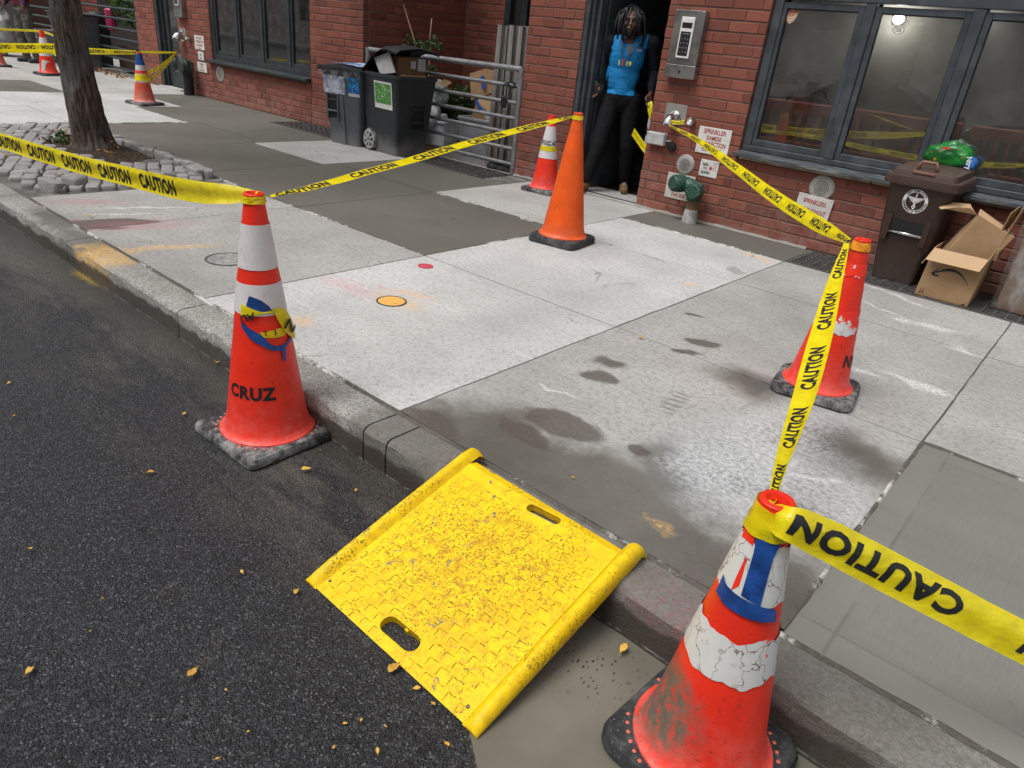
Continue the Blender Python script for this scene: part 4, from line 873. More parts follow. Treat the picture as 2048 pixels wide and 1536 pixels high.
cone_strip('cruz', 'caution_tape', [(519, 665), (535, 663), (560, 656), (574, 652)], [(527, 675), (545, 676), (562, 673), (572, 668)], M_tape, .006, text=[('I', (552, 670), 10, 16), ('T', (532, 672), 8, 14)])
cone_strip('cruz', 'caution_tape', [(556, 616), (570, 618), (580, 632), (589, 652), (591, 676)], [(546, 616), (552, 632), (560, 648), (572, 664), (586, 677)], M_tape, .012, text=[('N', (577, 660), -28, 30)], crumple=.006)
# --- near cone
bx, by = -.303, 1.255; Z = zfront(bx, by, ZR, .592, .145, .031)
gp = (-.303-.0, 0, 0)
CONES['near'] = dict(bx=bx, by=by, z0=ZR, r=lambda zw: .145+(.031-.145)*(zw-ZR-.042)/(.745-.042)); g3 = hit('near', 1322, 1392, 0)-Vector((bx, by, ZR))
M_cone_near = cone_paint('cone_red_near', RED, .25, 9, tuple(g3))
make_cone('near', 'scuffed red cone with cracked white bands and blue tape, nearest in the gutter water', bx, by, ZR, .592, .145, .031, .375, R(-4), M_cone_near, M_rub,
          [(Z(1484, 1205), Z(1524, 1092), M_band_near, .008), (Z(1432, 1358), Z(1466, 1278), M_band_near, .016)], dots=44, cut=.04)
cone_strip('near', 'blue_tape', [(1508, 1046), (1510, 1090), (1500, 1130), (1482, 1190)], [(1576, 1068), (1550, 1110), (1540, 1140), (1520, 1215)], M_blue, .005, k=6)
cone_strip('near', 'blue_tape', [(1447, 1148), (1455, 1172), (1485, 1196), (1520, 1213), (1553, 1219)], [(1432, 1182), (1448, 1208), (1480, 1230), (1520, 1244), (1552, 1244)], M_blue, .006, k=6)
cone_strip('near', 'torn_patch', [(1494, 1115), (1488, 1140), (1478, 1172)], [(1490, 1116), (1470, 1160), (1462, 1180)], M_cone_near, .0036, 8, 3, crumple=0)
cone_strip('near', 'torn_patch', [(1492, 1050), (1484, 1072)], [(1512, 1060), (1506, 1092)], M_cone_near, .0036, 6, 3, crumple=0)
# --- right cone
bx, by = -.79, 3.295; Z = zfront(bx, by, 0, .732, .138, .031)
make_cone('right', 'red cone with peeling white patches between grating and kerb, tape running down its side', bx, by, 0, .732, .138, .031, .37, R(10), M_cone[1], M_rub_d,
          [(Z(1672, 668), Z(1688, 622), M_band_worn, .012), (Z(1702, 552), Z(1706, 526), band_mat('torn_white_band', .60, (.74, .73, .72), False), .012)], cut=.04)
stencil('right', 'NY', 1698, 735, .075, .04, R(-10))
M_otape = plain('orange_tape', (.85, .30, .01), .5, .2, 40, .6)
def ring(key, z0_, z1_, mat, name='tape_wrap', off=.005):
    c = CONES[key]; L = 40; b = B(); vs = []
    for i in range(6):
        for k in range(L):
            z = z0_+(z1_-z0_)*i/5; a = 2*math.pi*k/L; r = c['r'](z)+off+.0035*mnoise.noise(Vector((math.cos(a)*2, math.sin(a)*2, i*1.3+c['bx']))); vs.append((c['bx']+r*math.cos(a), c['by']+r*math.sin(a), z+.004*mnoise.noise(Vector((math.cos(a), math.sin(a)*2, i+5)))))
    b.add(vs, [(i*L+k, i*L+(k+1) % L, (i+1)*L+(k+1) % L, (i+1)*L+k) for i in range(5) for k in range(L)]); return part(name, b, mat, c['t'], True, True)
ring('right', .685, .722, M_otape); ring('near', .520, .582, M_tape, 'tape_wrap', .007); ring('cruz', .768, .792, M_tape)
# --- plain orange cone
bx, by = -3.14, 4.345
make_cone('orange', 'tall plain orange cone without bands on the pale slab in front of the doorway', bx, by, 0, .937, .165, .03, .40, R(8), M_cone_o, M_rub, [], base_h=.06)
ring('orange', .89, .918, M_tape)
# --- cone behind it against the brick pier
bx, by = -4.50, 5.80; Z = zfront(bx, by, 0, .735, .138, .031)
make_cone('pier', 'red and white cone against the brick pier, half hidden behind the plain orange cone', bx, by, 0, .735, .138, .031, .36, R(6), M_cone[2], M_rub_d, [(Z(1096, 318), Z(1106, 253), M_band, .004)], cut=.02)
zt = Z(1099, 298); ring('pier', zt-.022, zt+.022, M_tape, 'caution_tape'); stencil('pier', 'NOI', 1104, 301, .052, .03, R(-4))
ring('pier', zt+.03, zt+.075, plain('grey_torn_wrap', (.22, .22, .2), .6, .4, 30), 'torn_wrap', .0035)
# --- cone by the far door
bx, by = -11.17, 4.75; Z = zfront(bx, by, 0, .69, .14, .031)
make_cone('door', 'faded orange cone with blue top and caution tape band before the far entrance door', bx, by, 0, .69, .14, .031, .40, R(12), M_cone_l, M_rub_d, [(Z(285, 165), Z(277, 117), M_band_old, .01)])
ring('door', Z(279, 130), Z(277, 108), M_blue, 'blue_tape', .0045); ring('door', Z(282, 147), Z(281, 141), M_cone[1], 'red_tape', .0045); ring('door', Z(285, 162), Z(284, 149), M_tape, 'caution_tape', .006); stencil('door', 'NUC', 283, 160, .09, .02)
# --- cone behind the tree and one cut by the frame
bx, by = -15.1, 4.82; Z = zfront(bx, by, 0, .71, .14, .031)
make_cone('tree', 'red cone with pale scraped patch standing beyond the tree trunk', bx, by, 0, .71, .14, .031, .38, R(15), M_cone[1], M_rub, [(Z(90, 112), Z(85, 75), M_band, 0)])
cone_strip('tree', 'scraped_patch', [(84, 119), (83, 132), (84, 146)], [(101, 124), (92, 128), (90, 146)], M_band_old, .004, 8, 4)
make_cone('edge', 'faded red cone cut off at the left edge beyond the tree', -16.45, 4.42, 0, .71, .14, .031, .38, R(4), M_cone_l, M_rub_d, [])
# ================================================================== caution tape
def tape(label, pts, wv, n=90, width=.08, words=True, start=.05, pitch=.47, flip=False, fold=.004, size=.062, wscale=1.0, seed=0, name='caution_tape', skip=0., stop=99):
    """pts centre line; wv half-width directions (unit-ish, times width/2)"""
    Cn = catmull(pts, n); W = catmull(wv, n); k = 6
    for i, p in enumerate(Cn): p += Vector((0, 0, .003*mnoise.noise(Vector((i*.12, seed, 0)))))
    acc = [0.]
    for i in range(n): acc.append(acc[-1]+(Cn[i+1]-Cn[i]).length)
    nrm = []
    for i in range(n+1):
        t = (Cn[min(i+1, n)]-Cn[max(i-1, 0)]).normalized(); nrm.append(t.cross(W[i]).normalized())
    def at(s, v, off=0.):
        s = min(max(s, 0), acc[-1]-1e-6); i = max(0, min(n-1, int(np.searchsorted(acc, s)-1))); u = (s-acc[i])/(acc[i+1]-acc[i])
        c = Cn[i].lerp(Cn[i+1], u); w = W[i].lerp(W[i+1], u); q = nrm[i].lerp(nrm[i+1], u)
        f = fold*(math.sin(v*3.1+seed)+.5*mnoise.noise(Vector((s*5, v*1.2, seed)))); return c+w*(v*width/2)+q*(f+off)
    vs = [at(acc[i], -1+2*j/k) for i in range(n+1) for j in range(k+1)]
    root = thing(name, label, 'tape', tuple(Cn[0]), 0, 'yellow caution tapes')
    part('ribbon', B().add(vs, [(i*(k+1)+j, i*(k+1)+j+1, (i+1)*(k+1)+j+1, (i+1)*(k+1)+j) for i in range(n) for j in range(k)]), M_tape, root, True)
    if words:
        s = start; b = B(); sg = -1 if flip else 1
        vs2, fs = text2d('CAUTION', .044, 1.12); hgt = .72*size
        fine = subdiv(vs2, fs)
        while s < min(acc[-1]-.02, stop):
            for off in (.0012, -.0012):
                ok = [];
                b.add([at(s+sg*x*size*wscale+.0, sg*((y*size-hgt/2)/(width/2))*1.0, off) for x, y in fine[0]], fine[1])
            s += pitch
        part('lettering', b, M_ink, root)['kind'] = 'stuff'
    return root
def D(x, y, d): return CP+ray(x, y)*d
def upw(x, y, ang=0):     # direction lying in the picture plane, turned from up
    return UP*math.cos(R(ang))+RT*math.sin(R(ang))
top = lambda k, dz=-.02: Vector((CONES[k]['bx'], CONES[k]['by'], CONES[k]['z0']+CONES[k]['H']+dz))
# a: from the left edge to the stencilled cone
tape('yellow caution tape sagging from the left edge past the tree to the stencilled cone', [D(-140, 238, 4.9), D(0, 281, 4.2), D(120, 318, 3.75), D(250, 352, 3.3), D(370, 380, 2.93), D(455, 389, 2.62), D(515, 391, 2.40)],
     [Vector((0, .12, 1)), Vector((0, .12, 1)), Vector((0, .1, 1)), Vector((0, .05, 1)), Vector((0, 0, 1)), Vector((0, .2, .75)), Vector((0, .2, .3))], width=.092, pitch=.455, start=.5, stop=3.4, size=.085, wscale=.86, fold=.005)
# b: stencilled cone to plain orange cone, lying nearly flat
a, e = D(541, 393, 2.42), D(1150, 231, 4.02); dirv = (e-a).normalized(); flat = dirv.cross(Vector((0, 0, 1))).normalized()*-1
w1 = (flat*.98+Vector((0, 0, .02))).normalized()
tape('yellow caution tape stretched from the stencilled cone up to the plain orange cone', [a, D(640, 370, 2.62), D(800, 326, 2.98), D(960, 280, 3.40), D(1080, 249, 3.76), e],
     [w1*.25, w1*.75, w1*.9, w1, w1*.95, w1*.35], width=.08, pitch=.40, start=.16, size=.062, wscale=.9, fold=.002)
# c: wall outlet to right cone
a = Vector((-3.375, YW-.10, .80)); e = D(1697, 482, 2.98)
w2 = upw(0, 0, 35)
tape('yellow caution tape running from the chrome wall outlet down to the right cone', [a, D(1400, 283, 5.35), D(1480, 342, 4.62), D(1560, 401, 3.98), D(1640, 450, 3.38), e],
     [w2*.2, w2*.55, w2*.82, w2*.95, w2*.9, w2*.35], width=.082, pitch=.40, start=.25, size=.062, wscale=.9, flip=True, fold=.004, seed=2)
tape('short loose end of caution tape knotted on the chrome wall outlet', [a+Vector((0, -.005, .01)), a+Vector((.05, -.03, .03)), a+Vector((.12, -.04, .035)), a+Vector((.17, -.035, .055))], [Vector((0, 0, .6))]*4, n=14, width=.05, words=False, fold=.005)
# d: right cone to near cone
wl_ = RT*.95+UP*.25
tape('yellow caution tape hanging from the right cone to the nearest cone', [D(1694, 486, 2.90), D(1668, 570, 2.62), D(1640, 680, 2.32), D(1610, 790, 2.05), D(1580, 880, 1.80), D(1555, 960, 1.55), D(1545, 1005, 1.39)],
     [wl_*.35, wl_*.85, wl_*1.1, wl_*1.0, wl_*.7, wl_*.36, wl_*.25], width=.08, pitch=.40, start=.2, size=.062, wscale=.9, flip=True, fold=.004, seed=4)
# e: near cone out of the frame to the right
w3 = upw(0, 0, 28)
tape('wide yellow caution tape from the nearest cone out past the right edge', [D(1532, 1026, 1.405), D(1575, 1045, 1.335), D(1660, 1083, 1.36), D(1800, 1156, 1.40), D(1950, 1235, 1.43), D(2110, 1318, 1.46), D(2300, 1420, 1.5)],
     [w3*.55, w3*.8, w3*.95, w3, w3, w3, w3], width=.084, pitch=.60, start=.298, size=.066, wscale=1.36, flip=True, fold=.0055, seed=1)
# f: far tapes beyond the tree
zc = lambda x, y, d: D(x, y, d)
tape('doubled caution tape crossing behind the tree trunk to the far door cone', [zc(-60, 97, 10.2), zc(30, 98, 10.0), zc(110, 99, 9.8), zc(200, 103, 9.9), zc(272, 105, 10.05)], [Vector((0, 0, 1))]*3+[Vector((0, 0, .75)), Vector((0, 0, .5))], width=.10, pitch=.46, start=.2, size=.07, flip=True)
tape('caution tape passing left of the tree just above the doubled one', [zc(-60, 93, 10.1), zc(30, 94, 9.9), zc(113, 95, 9.7)], [Vector((0, 0, 1))]*3, width=.10, pitch=.46, start=.1, size=.07, flip=True)
tape('thin high caution tape dipping over the cone beyond the tree', [zc(-60, 54, 12.6), zc(10, 59, 12.7), zc(80, 63, 12.75), zc(112, 74, 12.2), zc(135, 92, 11.6)], [Vector((0, 0, .4))]*5, width=.09, words=False)
tape('caution tape slanting down behind the trunk from the cone beyond the tree', [zc(92, 98, 12.3), zc(112, 110, 12), zc(140, 128, 11.7)], [Vector((0, 0, .5))]*3, width=.09, words=False, n=12)
pe = Vector((-13.0, YW-.12, .62)); te = PY(355, 105, YW-.12)
tape('narrow caution tape from the far door cone straight to the wall pipe', [zc(279, 104, 10.05), zc(315, 104.5, 10.8), te], [Vector((0, 0, .35)), Vector((0, 0, .45)), Vector((0, 0, .3))], width=.08, words=False, n=20)
tape('upper of two caution tapes slanting from the far cone band up to the wall pipe', [zc(290, 149, 10.0), zc(314, 137, 10.5), zc(332, 124, 11), te], [Vector((0, 0, .6))]*4, width=.08, pitch=.3, start=.2, size=.05, n=24)
tape('lower of two caution tapes slanting from the far cone band up to the wall pipe', [zc(298, 163, 10.0), zc(318, 146, 10.5), zc(336, 127, 11), te], [Vector((0, 0, .6))]*4, width=.08, pitch=.3, start=.2, size=.05, n=24)
# ================================================================== yellow ramp plate
A_ = PG(618, 1163, ZR+.004); B_ = PG(948, 1466, ZR+.004); C_ = PG(1268, 1128, .038); D_ = PG(944, 930, .038)
U = (B_-A_); Vv = ((D_-A_)+(C_-B_))/2; LU, LV = U.length, Vv.length; U.normalize(); Vv = (Vv-U*Vv.dot(U)).normalized(); Wn = U.cross(Vv)
def rp(u, v, w=0.): return A_+U*u+Vv*v+Wn*w
n = N('ramp_yellow'); O = n.obj()
a = n.noise(5, 5, O, .65); c = n.mix(n.step(a, .3, .7), (.83, .54, .003), (.91, .64, .005))
ctr = n.vm('DISTANCE', O, tuple(U*(LU*.5)+Vv*(LV*.52))); cm = n.step(n.m('ADD', ctr, n.m('MULTIPLY', n.noise(7, 5, O), .25)), .52, .16)
dk = n.m('MULTIPLY', n.step(n.noise(120, 5, O, .8), .52, .58), n.step(n.m('ADD', n.noise(9, 6, O, .75), n.m('MULTIPLY', cm, .12)), .46, .62)); c = n.mix(n.m('MULTIPLY', dk, .88), c, (.045, .032, .010))
gr = n.m('MULTIPLY', n.step(n.noise(30, 6, O, .75), .42, .66), n.mixf(cm, .35, .85)); c = n.mix(gr, c, (.46, .24, .012))
gx = n.m('MULTIPLY', n.step(n.noise(16, 5, O, .7), .61, .64), n.step(n.noise(3.5, 3, O), .44, .56)); c = n.mix(n.m('MULTIPLY', gx, .85), c, (.15, .14, .12))
vd = n.step(n.voro(70, O), .10, .06); c = n.mix(n.m('MULTIPLY', n.m('MULTIPLY', vd, n.step(n.noise(6, 3, O), .5, .6)), .8), c, (.05, .035, .01))
n.bump(n.m('ADD', n.noise(60, 5, O), n.m('MULTIPLY', n.noise(14, 4, O), .7)), .3, .004); M_ramp = n.set(c, n.step(a, .3, .7, .4, .55), 0, .3)
n = N('ramp_tread'); q = n.noise(45, 5, None, .8); c = n.mix(n.step(q, .42, .6), (.86, .56, .006), (.20, .125, .012)); M_tread = n.set(c, .5, 0, .3)
rt_ = thing('ramp_plate', 'scuffed yellow plastic kerb ramp with chevron tread and two hand slots', 'ramp', tuple(A_))
bm = bmesh.new()
def loop(pts):
    vv = [bm.verts.new((x, y, 0)) for x, y in pts]; return [bm.edges.new((vv[i], vv[(i+1) % len(vv)])) for i in range(len(vv))]
def to_uv(x, y):
    d = ray(x, y); t = Wn.dot(A_-CP)/Wn.dot(d); q = CP+d*t-A_; return q.dot(U), q.dot(Vv)
def stad(p, q, r):
    a = math.atan2(q[1]-p[1], q[0]-p[0]); return [(p[0]+r*math.cos(a+math.pi/2+math.pi*k/8), p[1]+r*math.sin(a+math.pi/2+math.pi*k/8)) for k in range(9)]+[(q[0]+r*math.cos(a-math.pi/2+math.pi*k/8), q[1]+r*math.sin(a-math.pi/2+math.pi*k/8)) for k in range(9)]
s1 = stad(to_uv(779, 1250), to_uv(823, 1287), .026); s2 = stad(to_uv(1063, 1017), to_uv(1112, 1042), .016)
lip = .038
eds = loop([(lip, .0), (LU-lip, .0), (LU-lip, LV), (lip, LV)])+loop(s1)+loop(s2)
bmesh.ops.triangle_fill(bm, edges=eds, use_beauty=True)
bm.verts.index_update(); P2 = [v.co.copy() for v in bm.verts]; F2 = [[v.index for v in f.verts] for f in bm.faces]; bm.free()
b = B()
fl = [f if (P2[f[1]]-P2[f[0]]).cross(P2[f[2]]-P2[f[0]]).z > 0 else f[::-1] for f in F2]
b.add([rp(p.x, p.y, .0) for p in P2], fl); b.add([rp(p.x, p.y, -.012) for p in P2], [f[::-1] for f in fl])
for st in (s1, s2): k = len(st); b.add([rp(x, y, 0) for x, y in st]+[rp(x, y, -.03) for x, y in st], [(i, i+k, (i+1) % k+k, (i+1) % k) for i in range(k)])
b.add([rp(lip, LV, 0), rp(LU-lip, LV, 0), rp(LU-lip, LV+.03, -.018), rp(lip, LV+.03, -.018), rp(LU-lip, LV+.032, -.03), rp(lip, LV+.032, -.03)], [(0, 1, 2, 3), (3, 2, 4, 5)])
part('plate', b, M_ramp, rt_)
for st, r0 in ((s1, 1.28), (s2, 1.3)):      # raised rims of the hand slots
    cx = sum(p[0] for p in st)/len(st); cy = sum(p[1] for p in st)/len(st); k = len(st); ou = [(cx+(x-cx)*1.12, cy+(y-cy)*1.3) for x, y in st]
    part('slot_rim', B().add([rp(x, y, .004) for x, y in st]+[rp(x, y, .0005) for x, y in ou]+[rp(x, y, -.004) for x, y in st], [(i, (i+1) % k, (i+1) % k+k, i+k) for i in range(k)]+[((i+1) % k, i, i+2*k, (i+1) % k+2*k) for i in range(k)]), M_ramp, rt_, True)
def lipsweep(u_in, u_out, hook):
    sg = 1 if u_out > u_in else -1; w = abs(u_out-u_in)
    pr = [(0, -.002), (.10, .004), (.25, .017), (.45, .026), (.65, .026), (.85, .018), (1.0, .004), (1.02, -.018), (.98, -.034)]
    pr = [(u_in+sg*w*a, h) for a, h in pr]; st = [(-.004, .25), (.0, .5), (.03, .8), (.08, 1.0), (LV*.3, 1), (LV*.6, 1), (LV*.85, 1), (LV, 1.0), (LV+.02, .9)]
    b = B(); m = len(pr); vs = []
    for v, f in st: vs += [rp(u, v, h*f if h > 0 else h*min(1, .3+v*1.5)) for u, h in pr]
    k = len(st)
    if hook:
        for dv, dw, f in ((.05, -.004, .8), (.066, -.02, .7), (.072, -.045, .6)):
            vs += [rp(u, LV+dv, h*f+dw) for u, h in pr]; k += 1
    fs = [(i*m+j, i*m+j+1, (i+1)*m+j+1, (i+1)*m+j) for i in range(k-1) for j in range(m-1)]
    fs = [f[::-1] for f in fs] if sg > 0 else fs
    b.add(vs, fs); b.add(vs[:m], [tuple(range(m))]); b.add(vs[-m:], [tuple(range(m))]); return b
part('side_lip', lipsweep(lip, -.012, True), M_ramp, rt_, 60); part('side_lip', lipsweep(LU-lip, LU+.012, True), M_ramp, rt_, 60)
for u in (LU*.25, LU*.5, LU*.75):
    part('rib', B().hexa([rp(u-.006, .08, -.012-.03), rp(u+.006, .08, -.042), rp(u+.006, LV-.1, -.07), rp(u-.006, LV-.1, -.07), rp(u-.006, .08, -.011), rp(u+.006, .08, -.011), rp(u+.006, LV-.1, -.011), rp(u-.006, LV-.1, -.011)]), M_ramp, rt_)
b = B(); pu, pv = .043, .037
for i in range(int(LU/pu)+1):
    for j in range(int(LV/pv)+1):
        u = lip+.02+i*pu+(pu/2 if j % 2 else 0); v = .03+j*pv
        if u > LU-lip-.03 or v > LV-.02: continue
        bad = False
        for st in (s1, s2):
            cx = sum(p[0] for p in st)/len(st); cy = sum(p[1] for p in st)/len(st)
            if abs(u-cx) < .075 and abs(v-cy) < .045: bad = True
        if bad: continue
        for (du, dv) in ((.029, .003), (.003, -.026)):        # an L of two small ridges
            e = Vector((du, dv)); L = e.length; e.normalize(); q = Vector((-e.y, e.x))*.0016
            pts = [(u-q.x, v-q.y), (u+e.x*L-q.x, v+e.y*L-q.y), (u+e.x*L+q.x, v+e.y*L+q.y), (u+q.x, v+q.y)]
            mid = [(u+e.x*.003, v+e.y*.003), (u+e.x*(L-.003), v+e.y*(L-.003))]
            b.add([rp(x, y, -.0004) for x, y in pts]+[rp(x, y, .0018) for x, y in mid], [(0, 1, 5, 4), (1, 2, 5), (2, 3, 4, 5), (3, 0, 4)])
part('tread', b, M_tread, rt_)['kind'] = 'stuff'
M_bolt = plain('bolt_steel', (.2, .2, .2), .45, .1, 20, .1, .8)
for (x, y) in ((936, 1413), (660, 1162)): u, v = to_uv(x, y); bb_ = B().lathe([(.0003, .004), (.004, .0035), (.0055, 0)], 10); bb_.v = [tuple(rp(u+p[0], v+p[1], p[2])) for p in bb_.v]; part('bolt', bb_, M_bolt, rt_, True)
# ================================================================== things on the wall
n = N('brushed_steel'); q = n.noise(60, 3, n.map(n.obj(), scale=(.15, 1, 6))); sw = n.noise(5, 4); c = n.mix(n.step(sw, .35, .65), (.23, .225, .21), (.40, .39, .37)); M_steel = n.set(c, n.step(q, .3, .7, .3, .45), .85)
M_screw = plain('screw_steel', (.3, .3, .29), .4, .1, 20, 0, .8); M_chrome = plain('chrome', (.62, .62, .60), .18, .05, 10, 0, 1.0)
def wthing(name, label, cat, x, z, y=YW, group=None): return thing(name, label, cat, (x, y, z), 0, group)
def screws(t, pts, y, r=.006):
    for x, z in pts: part('screw', B().lathe([(.0003, .003), (r*.7, .0026), (r, 0)], 8).xf(Matrix.Translation((x, y, z)) @ Matrix.Rotation(R(90), 4, 'X')), M_screw, t, True, False)
def intercom(x0, x1, z0, z1, label, full=True):
    cx, cz = (x0+x1)/2, (z0+z1)/2; w, h = x1-x0, z1-z0; t = wthing('intercom_panel', label, 'intercom', cx, z0)
    zs = h*.20
    part('plate', B().bbox(-w/2, w/2, -.075, -.002, zs+.004, h, .004), M_steel, t, False, False); part('lower_plate', B().bbox(-w/2-.004, w/2+.004, -.080, -.002, 0, zs, .004), M_steel, t, False, False)
    part('lock', B().tube([(0, -.079, zs*.5), (0, -.084, zs*.5)], .010, 12).bbox(-.003, .003, -.086, -.083, zs*.5-.02, zs*.5, .001), M_black, t, 40, False)
    kp = part('keypad_frame', B().bbox(-w*.22, w*.22, -.088, -.074, h*.30, h*.90, .004), M_white, t, False, False)
    part('display', B().bbox(-w*.17, w*.17, -.0905, -.087, h*.74, h*.82, .002), M_black, kp, False, False); part('keypad', B().bbox(-w*.17, w*.17, -.0905, -.087, h*.335, h*.69, .002), M_black, kp, False, False)
    M_key = plain('key_legend_'+str(round(x0, 1)), (.5, .55, .6), .5); b = B()
    for r_ in range(4):
        for c_ in range(3): text_flat(b, '123456789*0#'[r_*3+c_], ((c_-1)*w*.105, -.0912, h*(.575-.065*r_)), (1, 0, 0), (0, 0, 1), .016, .01)
    b.box(-w*.11, w*.11, -.0913, -.0911, h*.655, h*.66)
    part('legend', b, M_key, kp, False, False)['kind'] = 'stuff'
    screws(t, [(-w*.44, h*.97), (w*.44, h*.97), (-w*.44, zs+.025), (w*.44, zs+.025)], -.075); screws(t, [(-w*.44, zs*.85), (w*.44, zs*.85), (-w*.44, zs*.15), (w*.44, zs*.15)], -.080)
    return t
intercom(-3.525, -3.235, 1.195, 1.735, 'brushed steel intercom with keypad on brick beside the open doorway'); intercom(-12.86, -12.58, 1.16, 1.72, 'steel intercom box above the far fire pipe, cut by the top edge')
def sign(x0, x1, z0, z1, lines, label, ink, holes=True, tilt=0., face=(.70, .69, .66), y=-.004):
    """lines: (text, height fraction, size fraction, width scale)"""
    cx = (x0+x1)/2; w, h = x1-x0, z1-z0; t = wthing('wall_sign', label, 'sign', cx, z0); t.rotation_euler = (0, tilt, 0)
    m = plain('sign_face_%.2f_%.2f' % (x0, z0), face, .5, .08, 12, .05, dirt=(.3, .27, .22), dirt_amt=.35)
    part('plate', B().bbox(-w/2, w/2, y-.004, y+.002, 0, h, .0015), m, t, False, False); b = B()
    for s, f, sz, ws in lines: text_flat(b, s, (0, y-.0048, h*f), (1, 0, 0), (0, 0, 1), h*sz, .025, 1, 0, 'CENTER', ws)
    part('lettering', b, ink, t, False, False)['kind'] = 'stuff'
    if holes: screws(t, [(-w*.44, h*.93), (w*.44, h*.93), (-w*.44, h*.07), (w*.44, h*.07)], y-.004, .005)
    return t
sign(-3.11, -2.795, .605, .83, [('SPRINKLER', .76, .25, .80), ('SIAMESE', .53, .23, .80), ('CONNECTION', .30, .25, .68), ('FOR FIRE DEPT.', .09, .19, .66)], 'white sign with red sprinkler siamese connection lettering', M_redink)
t = sign(-3.03, -2.85, .41, .555, [], 'small white fire sprinkler label with red flame below the larger sign', M_ink)
b = B(); text_flat(b, 'Safer,', (-.035, -.0092, .095), (1, 0, 0), (0, 0, 1), .04, .02, 1, 0, 'CENTER', .8); text_flat(b, "I'm", (-.035, -.0092, .062), (1, 0, 0), (0, 0, 1), .04, .02, 1, 0, 'CENTER', .8); text_flat(b, 'Sprinkler', (-.025, -.0092, .026), (1, 0, 0), (0, 0, 1), .04, .02, 1, 0, 'CENTER', .62)
for k in range(5): b.box(.035, .075, -.0093, -.009, .128-k*.016, .131-k*.016)
part('lettering', b, M_ink, t, False, False)['kind'] = 'stuff'
M_flame = plain('flame_red', (.6, .03, .03), .5); part('flame', B().add([(.018+a, -.0094, .06+c) for a, c in ((0, 0), (.012, .004), (.016, .02), (.008, .036), (.006, .022), (0, .045), (-.010, .026), (-.012, .008))], [tuple(range(8))]), M_flame, t, False, False)
sign(-2.09, -1.795, .24, .44, [('SPRINKLERS', .66, .25, .72), ('THROUGHOUT', .30, .25, .66)], 'tilted white sign reading sprinklers throughout in red', M_redink, True, R(3), (.60, .58, .54), -.012)
sign(-3.335, -3.05, .155, .385, [('BACK', .80, .18, .8), ('OPPOSITE', .34, .19, .8), ('THIS SIDE', .10, .19, .8)], 'cream sign partly hidden behind the green siamese pipe', M_redink, True, 0, (.58, .56, .50))
sign(-12.38, -12.07, .715, .925, [('FIRE DEPT.', .74, .24, .8), ('CONNECTION', .48, .25, .68), ('AUTO SPRINKLER', .26, .18, .62), ('ZONE 60', .06, .14, .9)], 'far white fire department connection sign beside the four-pane window', M_redink)
sign(-12.30, -12.12, .56, .69, [('NO', .5, .35, 1), ('60', .12, .35, 1)], 'small white label under the far fire connection sign', M_ink)
sign(-12.36, -12.05, .38, .53, [('SPRINKLER', .70, .25, .8), ('VALVE', .42, .25, .8), ('IN CELLAR', .12, .25, .8)], 'lowest of three far white signs, next to the black pipe', M_redink)
M_speak = plain('grey_painted_grille', (.36, .35, .32), .6, .12, 15, .1)
def grille(x, z, r, label):
    t = wthing('round_vent', label, 'vent', x, z-r, group='round perforated wall vents'); Rm = Matrix.Translation((0, 0, r)) @ Matrix.Rotation(R(90), 4, 'X')
    part('plate', B().lathe([(.0005, .016), (r*.6, .0155), (r*.85, .013), (r*.97, .007), (r, 0)], 36).xf(Rm), M_speak, t, 60, False)
    b = B()
    for k in range(1, 5):
        for i in range(6*k if k else 1): a = 2*math.pi*i/(6*k); b.lathe([(.0003, .0172), (r*.045, .0170)], 8, (r*.135*k*math.cos(a), r*.135*k*math.sin(a)))
    b.lathe([(.0003, .0172), (r*.045, .017)], 8); b.xf(Rm); part('hole', b, M_black, t, False, False)['kind'] = 'stuff'
    screws(t, [(-r*.8, r*.75), (r*.8, r*1.1), (0, r*.2)], -.014, .005)
grille(-3.18, .475, .093, 'round perforated steel vent above the green siamese pipe'); grille(-1.915, .51, .105, 'round perforated steel vent directly under the wide window sill'); grille(-11.63, .41, .125, 'round grey vent below the far four-pane window')
# outlet pipes
def outlet(x, z, label, r, m, patch=False):
    t = wthing('wall_outlet', label, 'pipe', x, z)
    if patch: part('mortar_patch', B().bbox(-.11, .11, -.004, .01, -.05, .12, .003), M_plinth, t, False, False)
    part('flange', B().lathe([(r*1.5, 0), (r*1.5, .012), (r*1.05, .02)], 20).xf(Matrix.Rotation(R(90), 4, 'X')), m, t, 40, False)
    part('spout', B().tube([(0, 0, 0), (0, -.05, .0), (0, -.09, -.012), (0, -.115, -.04), (0, -.12, -.07)], [r, r, r*1.08, r*1.1, r*1.05], 16), m, t, 50, False)
outlet(-3.38, .86, 'chrome wall outlet with caution tape knotted on it', .042, M_chrome, True); t = wthing('wall_outlet', 'small chrome tap beside the tape-tied outlet', 'pipe', -3.19, .85)
part('spout', B().tube([(0, 0, 0), (0, -.06, 0), (0, -.075, -.03)], [.03, .032, .02], 14), M_chrome, t, 50, False); part('cap', B().tube([(0, -.055, .0), (0, -.065, .045)], [.014, .02], 10), M_chrome, t, 50, False)
outlet(-12.78, .88, 'far chrome outlet on the brick left of the fire sign', .06, M_chrome, True); t = wthing('wall_outlet', 'small brass tap right of the far chrome outlet', 'pipe', -12.52, .86); part('spout', B().tube([(0, 0, 0), (0, -.07, 0), (0, -.08, -.03)], [.028, .03, .02], 12), M_chrome, t, 50, False)
M_gbox = plain('grey_box_paint', (.46, .46, .45), .55, .08)
t = wthing('junction_box', 'small grey junction box with faint letters at the doorway corner', 'box', -3.51, .605); part('case', B().bbox(-.095, .095, -.07, -.002, 0, .11, .008), M_gbox, t, False, False)
